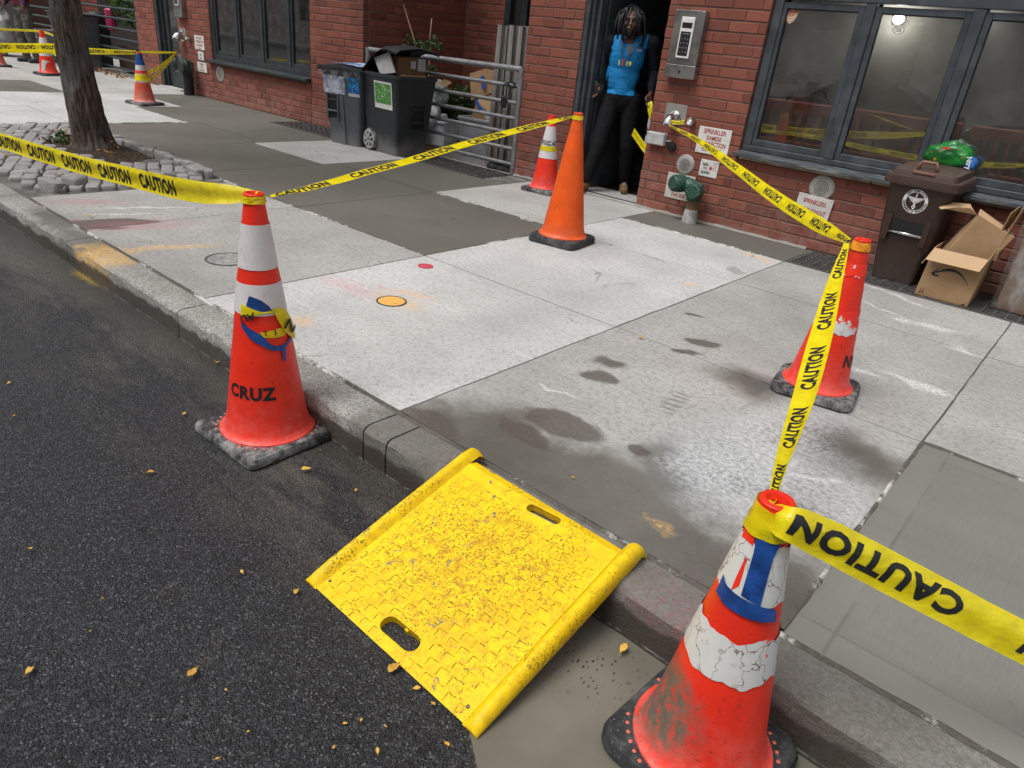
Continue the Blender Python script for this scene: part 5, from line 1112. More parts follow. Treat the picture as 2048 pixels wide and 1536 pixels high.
b = B(); text_flat(b, 'DCP', (0, -.0708, .06), (1, 0, 0), (0, 0, 1), .03, .01); M_faint = plain('faint_print', (.36, .36, .35), .6); part('lettering', b, M_faint, t, False, False); part('conduit', B().tube([(.095, -.03, .05), (.13, -.025, .05), (.14, 0, .05)], .008), M_gbox, t, True, False)
t = wthing('wall_plug', 'small dark round plug below the grey junction box', 'plug', -3.35, .565); part('disc', B().lathe([(.0005, .03), (.03, .028), (.04, .02), (.042, 0)], 20).xf(Matrix.Translation((0, 0, .04)) @ Matrix.Rotation(R(90), 4, 'X')), M_black, t, 40, False)
# siamese connection on its standpipe
n = N('old_green_paint'); q = n.noise(22, 6, None, .7); c = n.mix(n.step(q, .35, .65), (.012, .045, .03), (.03, .10, .07)); c = n.mix(n.step(n.noise(30, 5, None, .7), .62, .68), c, (.45, .44, .40)); M_green = n.set(c, .45)
n = N('rusty_pipe'); q = n.noise(12, 6, n.map(n.obj(), scale=(1, 1, .3)), .7); M_rust = n.set(n.mix(n.step(q, .35, .65), (.10, .075, .05), (.22, .13, .06)), .8)
M_cem = plain('cement_collar', (.4, .39, .37), .95, .2, 20, .5)
def siamese(x, y, zt, label, mp, mh, sc=1., collar=True):
    t = thing('standpipe', label, 'pipe', (x, y, 0)); 
    part('pipe', B().tube([(0, 0, -.02), (0, 0, zt-.02)], .055*sc, 20), mp, t, 40, False)
    hd = part('head', B().tube([(-.16*sc, -.02, zt+.05), (-.10*sc, -.01, zt+.05), (0, 0, zt+.02), (0, 0, zt-.08)], [.062*sc, .068*sc, .08*sc, .066*sc], 20), mh, t, 50, False)
    part('inlet', B().lathe([(.055*sc, 0), (.075*sc, .005), (.078*sc, .03), (.07*sc, .05), (.072*sc, .085), (.06*sc, .10), (.0005, .10)], 24).xf(Matrix.Translation((.03, -.03, zt+.01)) @ Matrix.Rotation(R(90), 4, 'X')), mh, hd, 40, False)
    part('inlet', B().lathe([(.055*sc, 0), (.078*sc, .005), (.08*sc, .05), (.074*sc, .10), (.06*sc, .12), (.0005, .12)], 24).xf(Matrix.Translation((-.13*sc, -.02, zt+.05)) @ Matrix.Rotation(R(90), 4, 'X') @ Matrix.Rotation(R(-25), 4, 'Y')), mh, hd, 40, False)
    for sx_ in (-.165, .07): part('lug', B().bbox(sx_*sc-.012, sx_*sc+.012, -.115, -.09, zt+.02, zt+.05, .004), mh, hd, False, False)
    if collar: part('cement_collar', B().lathe([(.07, -.005), (.068, .05), (.06, .10), (.056, .12)], 18), M_cem, t, 40, False)
siamese(-2.97, YW-.12, .28, 'green siamese fire connection on a rusty standpipe by the brick wall', M_rust, M_green, 1.0)
M_blkpipe = plain('black_pipe', (.012, .013, .013), .5, .2); M_dgreen = plain('dark_green_metal', (.018, .035, .03), .5, .3, 20, .3)
siamese(-12.42, YW-.16, .42, 'black standpipe with dark siamese head beside the far entrance door', M_blkpipe, M_dgreen, 1.5, False)
# ================================================================== tube gate
n = N('galvanised_rusty'); q = n.noise(34, 6, n.pos(), .7); c = n.mix(n.step(n.noise(6, 4, n.pos()), .3, .7), (.22, .23, .235), (.34, .35, .355)); c = n.mix(n.m('MULTIPLY', n.step(q, .52, .66), .8), c, (.16, .095, .05)); M_galv = n.set(c, .5, .45)
t = thing('tube_gate', 'grey galvanised tube gate with seven rails across the rubbish alcove', 'gate', (-6.6, YW+.03, 0)); gy = YW+.03
zs_ = [1.085, .915, .745, .585, .43, .265, .10]
for k, z in enumerate(zs_): part('rail', B().tube([(-7.90, gy, z-.012), (-5.30, gy, z)], .030 if k == 0 else .021, 12), M_galv, t, 40)
for x in (-7.90, -5.30): part('upright', B().tube([(x, gy, .0), (x, gy, 1.10)], .034, 12), M_galv, t, 40)
p = part('padlock', B().bbox(-5.53, -5.45, gy-.06, gy-.02, .68, .80, .015), M_black, t); part('shackle', B().tube([(-5.515, gy-.04, .79), (-5.515, gy-.04, .90), (-5.49, gy-.03, .94), (-5.465, gy-.04, .90), (-5.465, gy-.04, .79)], .007, 8), M_black, p, True)
part('chain', B().tube([(-5.34, gy-.04, .93), (-5.40, gy-.045, .955), (-5.46, gy-.04, .93), (-5.42, gy-.03, .90), (-5.36, gy-.03, .90)], .012, 8), M_black, t, True)
# weathered boards stacked upright inside the gate
n = N('weathered_wood'); q = n.noise(20, 5, n.map(n.obj(), scale=(5, 5, .2)), .7); c = n.mix(n.step(q, .3, .7), (.13, .12, .105), (.36, .34, .31)); n.bump(q, .5, .004); M_wood = n.set(c, .85)
bxs = [(997, 49, 1008, 24), (1006, 52, 1012, 22), (1012, 52, 1020, 14), (1020, 50, 1026, 18), (1026, 51, 1033, 20), (1034, 52, 1038, 10), (1038, 52, 1045, 16), (1048, 52, 1054, 24)]
for k, (x, y, x2, w) in enumerate(bxs):
    yb = YW+.22+.05*(k % 3); p = PY(x+3, y, yb); q = PX(x2, y, p.x+.05); ww = .035+.012*(k % 3); dx = rng.uniform(-.03, .02)
    o = solo('wooden_board', B().hexa([(p.x+dx-.03, yb, .0), (p.x+dx+ww, yb, .0), (p.x+dx+ww, yb+.07, .0), (p.x+dx-.03, yb+.07, .0), (p.x-.03, yb, p.z), (p.x+ww, yb, p.z), (p.x+ww, yb+.07, p.z), (p.x-.03, yb+.07, p.z)]), M_wood,
             ['leftmost', 'second', 'third', 'fourth', 'fifth', 'sixth', 'seventh', 'rightmost'][k]+' of the upright grey boards bundled inside the tube gate, counted from the left', 'board', 'grey boards bundled inside the tube gate')
# ================================================================== wheeled bins
def bin_body(W, Dp, H, t_, mb, taper=.80, panel=True):
    """tapered box with a rolled rim, front at -Y"""
    lv = [(0, taper), (.02, taper+.01), (H*.55, .91), (H*.86, .985), (H*.87, 1.0), (H, 1.03)]; b = B(); r = .045; pol = []
    for qx, qy, a0 in ((1, 1, 0), (-1, 1, 90), (-1, -1, 180), (1, -1, 270)):
        for k in range(5): a = R(a0+k*22.5); pol.append((qx*(W/2-r)+r*math.cos(a), qy*(Dp/2-r)+r*math.sin(a)))
    m = len(pol); vs = []
    for z, f in lv: vs += [(x*f, y*(f if y < 0 else .5+.5*f), z) for x, y in pol]
    k = len(lv); b.add(vs, [(i*m+j, i*m+(j+1) % m, (i+1)*m+(j+1) % m, (i+1)*m+j) for i in range(k-1) for j in range(m)]+[tuple(range(m-1, -1, -1))])
    inner = [(x*.95, y*.95, H) for x, y in vs_xy(vs[-m:])]; lo = [(x*.9, y*.9, H*.6) for x, y in vs_xy(vs[-m:])]
    b.add(vs[-m:]+inner+lo, [(j, (j+1) % m, (j+1) % m+m, j+m) for j in range(m)]+[(j+m, (j+1) % m+m, (j+1) % m+2*m, j+2*m) for j in range(m)]+[tuple(range(2*m, 3*m))])
    o = part('body', b, mb, t_, 35, False)
    rim = [(x*1.025, y*1.025, 0) for x, y in vs_xy(vs[-m:])]
    part('rim', B().add([(x, y, H-.035) for x, y, _ in rim]+[(x*1.01, y*1.01, H-.02) for x, y, _ in rim]+[(x, y, H+.006) for x, y, _ in rim]+[(x*.94, y*.94, H+.004) for x, y, _ in rim], [(i*m+j, i*m+(j+1) % m, (i+1)*m+(j+1) % m, (i+1)*m+j) for i in range(3) for j in range(m)]), mb, t_, 30, False)
    return o
def vs_xy(v): return [(a[0], a[1]) for a in v]
def front_y(Dp, H, z, taper=.80):      # depth of the front face at height z
    f = np.interp(z, [0, .02, H*.55, H*.86, H*.87, H], [taper, taper+.01, .91, .985, 1, 1.03]); return -Dp/2*f
def recess(t_, Dp, H, x0, x1, z0, z1, mb, bar=True, taper=.80):
    """a grab recess on the front: dark pocket with side cheeks and a bar"""
    y0 = front_y(Dp, H, z0, taper); y1 = front_y(Dp, H, z1, taper)
    part('grab_recess', B().add([(x0, y0-.001, z0), (x1, y0-.001, z0), (x1, y1-.001, z1), (x0, y1-.001, z1)], [(0, 1, 2, 3)]), M_black, t_, False, False)
    for a, e in ((x0-.018, x0), (x1, x1+.018)): part('cheek', B().hexa([(a, y0-.022, z0-.02), (e, y0-.022, z0-.02), (e, y0+.01, z0-.02), (a, y0+.01, z0-.02), (a, y1-.012, z1+.01), (e, y1-.012, z1+.01), (e, y1+.01, z1+.01), (a, y1+.01, z1+.01)]), mb, t_, False, False)
    if bar: zz = z0+(z1-z0)*.3; yy = y0+(y1-y0)*.3; return part('grab_bar', B().tube([(x0, yy-.016, zz), (x1, yy-.016, zz)], .0125, 12), M_chrome if bar == 'steel' else mb, t_, 40, False)
def plastic(name, col, dust=.3):
    n = N(name); q = n.noise(8, 6, None, .7); s = n.sep(n.obj()); c = n.mix(n.step(q, .3, .7), tuple(x*.8 for x in col), col)
    low = n.m('MULTIPLY', n.step(n.m('ADD', s[2], n.m('MULTIPLY', n.noise(6, 4), .3)), .42, .12), dust); c = n.mix(low, c, (.30, .29, .28))
    sp = n.m('MULTIPLY', n.step(n.voro(30), .06, .035), n.step(n.noise(5, 2), .45, .6)); c = n.mix(sp, c, (.55, .55, .55)); n.bump(n.noise(120, 3), .15, .002); return n.set(c, .48, 0, .45)
M_bin_g = plastic('bin_charcoal', (.030, .035, .038), .55); M_bin_b = plastic('bin_slate', (.095, .105, .122), .5); M_bin_br = plastic('bin_brown', (.040, .020, .014), .12); M_lid_br = plastic('bin_lid_brown', (.075, .045, .035), .1)
def wheel(t_, x, y, r, w=.06, sg=-1):
    wl_ = part('wheel', B().lathe([(.0005, -w/2), (r*.88, -w/2), (r, -w*.3), (r, w*.3), (r*.88, w/2), (.0005, w/2)], 28).xf(Matrix.Translation((x, y, r)) @ Matrix.Rotation(R(90), 4, 'Y')), M_rub_d, t_, 35, False)
    b = B()
    for k in range(7): a = 2*math.pi*k/7; b.hexa([(w/2+.002, (-.012*math.sin(a)+.02*math.cos(a)), (.012*math.cos(a)+.02*math.sin(a))), (w/2+.002, .012*math.sin(a)+.02*math.cos(a), -.012*math.cos(a)+.02*math.sin(a)), (w/2+.002, .008*math.sin(a)+r*.8*math.cos(a), -.008*math.cos(a)+r*.8*math.sin(a)), (w/2+.002, -.008*math.sin(a)+r*.8*math.cos(a), .008*math.cos(a)+r*.8*math.sin(a)),
                     (w/2+.012, -.012*math.sin(a)+.02*math.cos(a), .012*math.cos(a)+.02*math.sin(a)), (w/2+.012, .012*math.sin(a)+.02*math.cos(a), -.012*math.cos(a)+.02*math.sin(a)), (w/2+.008, .008*math.sin(a)+r*.8*math.cos(a), -.008*math.cos(a)+r*.8*math.sin(a)), (w/2+.008, -.008*math.sin(a)+r*.8*math.cos(a), .008*math.cos(a)+r*.8*math.sin(a))])
    b.xf(Matrix.Translation((x, y, r)) @ Matrix.Diagonal((sg, 1, 1, 1))); part('spokes', b, M_gbox, wl_, False, False)['kind'] = 'stuff'
    b = B().lathe([(r*.72, w/2+.001), (r*.74, w/2+.006), (r*.84, w/2+.006), (r*.86, w/2+.001)], 28).xf(Matrix.Translation((x, y, r)) @ Matrix.Rotation(R(90*sg), 4, 'Y')); part('rim', b, M_gbox, wl_, 40, False)
M_decal_g = None
n = N('green_decal'); q = n.voro(16, None, 'F1', 'Color'); c = n.mix(n.step(n.noise(26, 4), .52, .58), (.06, .24, .05), (.16, .40, .10)); c = n.mix(n.step(n.noise(34, 3), .62, .66), c, (.6, .62, .55)); c = n.mix(n.step(n.noise(22, 3, n.map(n.obj(), loc=(3, 0, 0))), .66, .70), c, (.35, .12, .05)); M_decal_g = n.set(c, .45)
n = N('blue_decal'); c = n.mix(n.step(n.noise(20, 4), .5, .6), (.01, .10, .30), (.03, .28, .55)); c = n.mix(n.step(n.noise(34, 3), .66, .70), c, (.55, .7, .8)); M_decal_b = n.set(c, .45)
n = N('worn_white_decal'); c = n.mix(n.step(n.noise(18, 5, None, .7), .45, .6), (.24, .27, .38), (.6, .64, .70)); M_decal_w = n.set(c, .6)
n = N('lid_poster'); c = n.mix(n.step(n.noise(9, 5), .45, .55), (.05, .16, .42), (.5, .6, .72)); M_decal_l = n.set(c, .5)
def decal(t_, u0, u1, z0, z1, yf, mat, lines=(), ink=None, name='decal', sidex=None):
    """flat print on the front (yf(z)) or, with sidex, on the -X side face"""
    b = B(); k = 4
    if sidex is None: f = lambda u, z, o: (u, yf(z)-o, z)
    else: f = lambda u, z, o: (sidex(z)-o, u, z)
    vs = [f(u0+(u1-u0)*i/k, z0+(z1-z0)*j/k, .0025) for j in range(k+1) for i in range(k+1)]
    fs = [(j*(k+1)+i, j*(k+1)+i+1, (j+1)*(k+1)+i+1, (j+1)*(k+1)+i) for j in range(k) for i in range(k)]
    o = part(name, b.add(vs, fs), mat, t_, False, False)
    for s, uc, zc, sz, ws, m in lines:
        sg = 1 if (sidex is None or u1 > u0) else -1
        part('lettering', text_map(B(), s, lambda x, y: f(uc+sg*x, zc+y, .0035), sz, .03, 1, 0, 'CENTER', ws), m, o, False, False)
    return o
M_kraft = None
n = N('cardboard'); q = n.noise(7, 5, n.obj(), .6); c = n.mix(n.step(q, .3, .7), (.30, .19, .10), (.38, .245, .135)); st = n.noise(80, 2, n.map(n.obj(), scale=(1, .05, .05))); c = n.mix(n.m('MULTIPLY', st, .2), c, (.25, .16, .08)); n.bump(n.noise(25, 3), .12, .003); M_kraft = n.set(c, .85, 0, .2)
n = N('cardboard_inside'); M_kraft2 = n.set(n.mix(n.noise(6, 5), (.46, .31, .18), (.54, .37, .22)), .85, 0, .2); n = N('cardboard_dark'); M_kraft3 = n.set(n.mix(n.noise(9, 4), (.13, .075, .04), (.19, .115, .06)), .85, 0, .2)
def sheet(pts, th=.004):          # a stiff card: quad pts extruded along its normal
    p = [Vector(q) for q in pts]; nn = (p[1]-p[0]).cross(p[-1]-p[0]).normalized()*th; m = len(p)
    return B().add(p+[q+nn for q in p], [tuple(range(m-1, -1, -1)), tuple(range(m, 2*m))]+[(i, (i+1) % m, (i+1) % m+m, i+m) for i in range(m)])
# ---- charcoal bin with its lid forced up
t = thing('wheeled_bin', 'charcoal wheeled bin with green decal, lid propped up by cardboard', 'bin', (-6.84, 5.835, 0), R(86), 'wheeled bins by the tube gate'); W_, D_p, H_ = .56, .70, .87
bin_body(W_, D_p, H_, t, M_bin_g, .78); fy = lambda z: front_y(D_p, H_, z, .78); sxl = lambda z: -W_/2*float(np.interp(z, [0, .02, H_*.55, H_*.86, H_*.87, H_], [.78, .79, .91, .985, 1, 1.03]))
recess(t, D_p, H_, -.06, .13, .30, .56, M_bin_g, True, .78); part('front_foot', B().bbox(-.17, .17, -.27, -.2, .0, .05, .01), M_bin_g, t, False, False)
wheel(t, -.235, .215, .125); wheel(t, .235, .215, .125, .06, 1); part('axle', B().tube([(-.26, .215, .125), (.26, .215, .125)], .012), M_black, t, True, False)
decal(t, .10, -.24, .50, .79, None, M_white, sidex=sxl, name='decal_border'); decal(t, .085, -.225, .555, .77, None, M_decal_g, sidex=lambda z: sxl(z)-.002)
lid = B(); L = 12; vs = []
for i in range(L+1):
    u = i/L; y = .34-.70*u; z = .88+.30*math.sin(min(1, u*1.25)*math.pi/2)*1.0-.10*max(0, u-.55)
    vs += [(-W_/2-.03, y, z-.03), (-W_/2+.02, y, z), (0, y, z+.03), (W_/2-.02, y, z), (W_/2+.03, y, z-.03)]
lid.add(vs, [(i*5+j, i*5+j+1, (i+1)*5+j+1, (i+1)*5+j) for i in range(L) for j in range(4)]); n5 = len(lid.v)
lid.add([(x, y, z-.015) for x, y, z in vs], [(i*5+j+5, i*5+j+6, i*5+j+1, i*5+j) for i in range(L) for j in range(4)]); part('lid', lid, M_bin_g, t, 40, False)
part('hinge', B().tube([(-.2, .36, .88), (.2, .36, .88)], .014), M_bin_g, t, True, False)
def inbin(name, lab, b, mat, cat='box', tt=t):      # things lying in the bin, put in world coordinates
    b.xf(Matrix.Translation(tt.location) @ Matrix.Rotation(tt.rotation_euler.z, 4, 'Z')); return solo(name, b, mat, lab, cat)
o = inbin('cardboard_box', 'brown cardboard box with white labels stuffed under the propped bin lid', B().bbox(-.18, .20, -.24, .10, .80, 1.07, .004), M_kraft3)
OFF[o] = Vector((0, 0, 0)); lb = B().add([(-.02, -.243, .95), (.05, -.243, .95), (.05, -.243, 1.03), (-.02, -.243, 1.03)], [(0, 1, 2, 3)]).add([(.08, -.243, .93), (.19, -.243, .93), (.19, -.243, 1.06), (.08, -.243, 1.06)], [(0, 1, 2, 3)]).xf(Matrix.Translation(t.location-o.location) @ Matrix.Rotation(t.rotation_euler.z, 4, 'Z')); part('shipping_label', lb, M_paper, o, False, False)['kind'] = 'stuff'
inbin('foam_board', 'pale grey foam board poking out of the charcoal bin', sheet([(-.26, -.02, .86), (-.235, -.26, .90), (-.22, -.12, 1.10), (-.25, .12, 1.02)], .02), M_gbox, 'board')
inbin('cardboard_flap', 'flattened brown carton edge at the charcoal bin mouth', B().bbox(-.16, .16, -.31, -.20, .80, .885, .006), M_kraft, 'carton')
# ---- slate bin
t2 = thing('wheeled_bin', 'slate grey wheeled bin with worn recycling decal and poster on its lid', 'bin', (-7.52, 5.76, 0), R(14), 'wheeled bins by the tube gate'); W_, D_p, H_ = .56, .62, .84
bin_body(W_, D_p, H_, t2, M_bin_b, .78); fy = lambda z: front_y(D_p, H_, z, .78); recess(t2, D_p, H_, -.215, -.075, .30, .56, M_bin_b, True, .78)
part('rib', B().hexa([(-.03, -.265, .0), (.03, -.265, .0), (.03, -.2, 0), (-.03, -.2, 0), (-.02, -.30, .56), (.02, -.30, .56), (.02, -.25, .56), (-.02, -.25, .56)]), M_bin_b, t2, False, False)
M_bluetxt = plain('pale_print', (.62, .66, .74), .6)
decal(t2, -.27, .05, .575, .775, fy, M_decal_w, [('NYC RECYCLES', -.11, .59, .055, .62, M_bluetxt), ('PAPER', -.11, .66, .09, .75, M_bluetxt)])
d_ = decal(t2, .10, .265, .57, .775, fy, M_decal_b); part('print_foot', B().add([(.10, fy(.57)-.0035, .57), (.265, fy(.57)-.0035, .57), (.265, fy(.605)-.0035, .605), (.10, fy(.605)-.0035, .605)], [(0, 1, 2, 3)]), M_paper, d_, False, False)
vs = []; L = 8
for i in range(L+1):
    y = -.36+.70*i/L; cr = .03*math.sin(math.pi*i/L)
    vs += [(-.325, y, .852), (-.29, y, .875+cr*.6), (0, y, .89+cr), (.29, y, .875+cr*.6), (.325, y, .852)]
b = B().add(vs, [(i*5+j, i*5+j+1, (i+1)*5+j+1, (i+1)*5+j) for i in range(L) for j in range(4)]).add(vs[:5]+[(x, y-.003, z-.03) for x, y, z in vs[:5]], [(j+5, j+6, j+1, j) for j in range(4)]).add(vs[4::5]+[(x+.003, y, z-.03) for x, y, z in vs[4::5]], [(j, j+L+1, j+L+2, j+1) for j in range(L)]).add(vs[0::5]+[(x-.003, y, z-.03) for x, y, z in vs[0::5]], [(j+1, j+L+2, j+L+1, j) for j in range(L)]).add([(-.325, -.36, .852), (.325, -.36, .852), (.325, .34, .852), (-.325, .34, .852)], [(3, 2, 1, 0)])
ld2 = part('lid', b, M_bin_g, t2, 40, False); part('poster', B().add([(-.22, -.25, .902), (.24, -.28, .902), (.26, .22, .912), (-.2, .24, .912), (0, -.27, .914), (.02, .23, .935)], [(0, 4, 5, 3), (4, 1, 2, 5)]), M_decal_l, ld2, False, False)
wheel(t2, -.25, .22, .12); wheel(t2, .25, .22, .12, .06, 1)
# a plastic film hanging over the slate bin's lip
n = N('clear_film'); gl_ = n.n('ShaderNodeBsdfGlossy'); gl_.inputs['Roughness'].default_value = .2; tr_ = n.n('ShaderNodeBsdfTransparent'); ms_ = n.n('ShaderNodeMixShader'); n.l(n.step(n.noise(9, 5, n.map(n.obj(), scale=(1, 1, .5)), .7), .4, .72, .12, .6), ms_.inputs[0]); n.l(tr_.outputs[0], ms_.inputs[1])
df_ = n.n('ShaderNodeBsdfDiffuse'); df_.inputs[0].default_value = (.5, .5, .5, 1); ad = n.n('ShaderNodeMixShader'); ad.inputs[0].default_value = .4; n.l(df_.outputs[0], ad.inputs[1]); n.l(gl_.outputs[0], ad.inputs[2]); n.l(ad.outputs[0], ms_.inputs[2]); n.l(ms_.outputs[0], n.out.inputs[0]); M_film = n.mat
b = B(); vs = []
for j in range(6):
    for i in range(13): u = -.31+.62*i/12; z = .86-.11*j/5*(.6+.4*math.sin(i*1.7)); vs.append((u, fy(min(z, .83))-.03-.012*mnoise.noise(Vector((i*.5, j*.5, 3))), z))
part('film', b.add(vs, [(j*13+i, j*13+i+1, (j+1)*13+i+1, (j+1)*13+i) for j in range(5) for i in range(12)]), M_film, t2, True, False)
# ---- brown organics bin with the round emblem
t3 = thing('brown_bin', 'brown organics bin with round white emblem and steel bar under the window', 'bin', (-1.115, 5.985, 0), R(-4)); W_, D_p, H_ = .42, .40, .73
bin_body(W_, D_p, H_, t3, M_bin_br, .70); fy3 = lambda z: front_y(D_p, H_, z, .70)
z0, z1 = .34, .46
part('bar_pocket', B().add([(-.115, fy3(z0)-.0015, z0), (.115, fy3(z0)-.0015, z0), (.12, fy3(z1)-.0015, z1), (-.12, fy3(z1)-.0015, z1)], [(0, 1, 2, 3)]), M_black, t3, False, False)
for a, e in ((-.155, -.115), (.115, .155)): part('cheek', B().hexa([(a, fy3(.30)-.03, .30), (e, fy3(.30)-.03, .30), (e, fy3(.30)+.02, .30), (a, fy3(.30)+.02, .30), (a, fy3(.49)-.008, .49), (e, fy3(.49)-.008, .49), (e, fy3(.49)+.02, .49), (a, fy3(.49)+.02, .49)]), M_bin_br, t3, False, False)
part('steel_bar', B().tube([(-.118, fy3(.36)-.018, .365), (.118, fy3(.36)-.018, .365)], .0125, 14), M_chrome, t3, True, False)
# emblem: white ring with lettering, winged staff
ce = Vector((-.0, 0, .60)); r_e = .085; L = 40; f3 = lambda x, z, o=.003: (x, fy3(z)-o, z)
b = B(); b.add([f3(ce.x+rr_*math.cos(2*math.pi*k/L), ce.z+rr_*math.sin(2*math.pi*k/L)) for rr_ in (r_e, r_e*.74) for k in range(L)], [(k, (k+1) % L, (k+1) % L+L, k+L) for k in range(L)])
em = part('emblem', b, M_white, t3, False, False); tb = B()
def arc(s, a0, step, inv):
    for i, ch in enumerate(s):
        a = a0+step*i; 
        if ch == ' ': continue
        vs2, fs = text2d(ch, .03); sz = .021; rr_ = r_e*(.80 if not inv else .945)
        tb.add([f3(ce.x+(rr_+(y*sz if not inv else -y*sz))*math.cos(a)+x*sz*math.sin(a)*(1 if not inv else -1), ce.z+(rr_+(y*sz if not inv else -y*sz))*math.sin(a)-x*sz*math.cos(a)*(1 if not inv else -1), .0042) for x, y in vs2.tolist()], fs)
arc('NEW YORK CITY', R(145), R(-9.2), False); arc('DEPARTMENT OF SANITATION', R(188), R(7.2), True); part('lettering', tb, M_ink, em, False, False)['kind'] = 'stuff'
b = B(); S = r_e*.72
b.add([f3(ce.x+x*S, ce.z+z*S, .0036) for x, z in ((-.035, -.95), (.035, -.95), (.035, .6), (-.035, .6))], [(0, 1, 2, 3)]); b.add([f3(ce.x+.10*S*math.cos(k*math.pi/4), ce.z+.66*S+.10*S*math.sin(k*math.pi/4), .0037) for k in range(8)], [tuple(range(8))])
b.add([f3(ce.x+x*S, ce.z+z*S, .0038) for x, z in ((0, .74), (.10, .84), (.03, 1.02), (-.06, .86))], [(0, 1, 2, 3)])
for sg in (-1, 1):
    for k in range(5): b.add([f3(ce.x+sg*x*S, ce.z+z*S, .0036+.0002*k) for x, z in ((.05, .42-.09*k), (.95-.13*k, .52-.13*k), (1.0-.14*k, .45-.13*k), (.06, .34-.09*k))], [(0, 1, 2, 3)])
for ph in (0, math.pi):
    pv = [(ce.x+.2*S*math.sin(ph+i*.62)*(1-.25*i/10), ce.z+S*(.25-i*.115)) for i in range(11)]
    b.add([f3(x+d, z, .004) for x, z in pv for d in (-.045*S, .045*S)], [(2*i, 2*i+1, 2*i+3, 2*i+2) for i in range(10)])
part('winged_staff', b, M_white, em, False, False)['kind'] = 'stuff'
# lid: collar, domed panel, latch
pol = []
for qx, qy, a0 in ((1, 1, 0), (-1, 1, 90), (-1, -1, 180), (1, -1, 270)):
    for k in range(5): a = R(a0+k*22.5); pol.append((qx*(.245-.05)+.05*math.cos(a), qy*(.235-.05)+.05*math.sin(a)))
m = len(pol); lv = [(1.0, .70), (1.03, .715), (1.03, .76), (.98, .775), (.90, .78), (.885, .80), (.86, .82), (.60, .835), (.0, .84)]
b = B().add([(x*f, y*f, z+.02*(y*f/.25)*(1 if z > .77 else 0)) for f, z in lv for x, y in pol], [(i*m+j, i*m+(j+1) % m, (i+1)*m+(j+1) % m, (i+1)*m+j) for i in range(len(lv)-1) for j in range(m)]); ld3 = part('lid', b, M_lid_br, t3, 30, False)
M_latch = plain('latch_brown', (.17, .075, .05), .5)
hb_ = B().tube([(-.065, -.16, .80), (-.055, -.165, .855), (-.045, -.15, .868), (.045, -.15, .868), (.055, -.165, .855), (.065, -.16, .80)], .012, 10); part('handle', hb_, M_latch, ld3, True, False); part('handle_plate', B().bbox(-.075, .075, -.215, -.15, .785, .805, .005), M_latch, ld3, False, False)
wheel(t3, -.16, .17, .07, .04); wheel(t3, .16, .17, .07, .04, 1)
# ---- crisp bag and caution tape end on the sill
n = N('snack_foil'); q = n.voro(9, n.obj(), 'SMOOTH_F1', 'Distance'); c = n.mix(n.step(n.noise(6, 3), .45, .5), (.008, .13, .022), (.012, .20, .03)); s = n.sep(n.obj()); c = n.mix(n.step(n.m('ADD', s[0], n.m('MULTIPLY', s[2], -.5)), .075, .085), c, (.02, .17, .52)); c = n.mix(n.step(n.voro(11), .16, .12), c, (.62, .58, .42)); c = n.mix(n.step(n.voro(14, n.map(n.obj(), loc=(1.3, .4, 0))), .11, .08), c, (.5, .09, .03)); c = n.mix(n.step(n.voro(10, n.map(n.obj(), loc=(3.3, 2.4, 0))), .15, .12), c, (.6, .36, .04)); n.bump(n.noise(14, 5), .5, .02); M_foil = n.set(c, .28, .15, .6)
bm = bmesh.new(); bmesh.ops.create_icosphere(bm, subdivisions=4, radius=1)
for v in bm.verts:
    c0 = v.co.copy(); f = 1+.16*mnoise.noise(c0*2.2)+.07*mnoise.noise(c0*6)+.03*mnoise.noise(c0*14); v.co = Vector((c0.x*.175*f, c0.y*.075*f, (c0.z*.10-.02*abs(c0.x))*f))
p = PY(1902, 312, YW-.03)
t4 = thing('snack_bag', 'crumpled green and blue snack bag lying on the sill behind the brown bin', 'bag', (p.x, p.y, p.z-.10)); part('bag', B().bm(bm).xf(Matrix.Translation((0, 0, .10)) @ Matrix.Rotation(R(6), 4, 'Y')), M_foil, t4, True, False)
b = B(); text_flat(b, 'Ntry', (.125, -.085, .075), (.25, -.1, -.95), (1, .3, .2), .045, .02); part('lettering', b, M_white, t4, False, False)
b = B().bbox(-.06, .0, -.086, -.082, .145, .16, .001); part('print_patch', b, plain('print_red', (.5, .04, .03), .5), t4, False, False)
p = PY(1893, 372, YW-.09); tape('crumpled caution tape hanging below the snack bag behind the brown bin', [p+Vector((.02, .02, .10)), p+Vector((.03, -.01, .05)), p+Vector((.0, -.02, 0)), p+Vector((-.03, -.02, -.08)), p+Vector((-.05, 0, -.12))], [Vector((1, 0, .2))*k for k in (.5, .9, 1, .9, .6)], n=20, width=.075, pitch=.3, start=.1, size=.07, fold=.006)
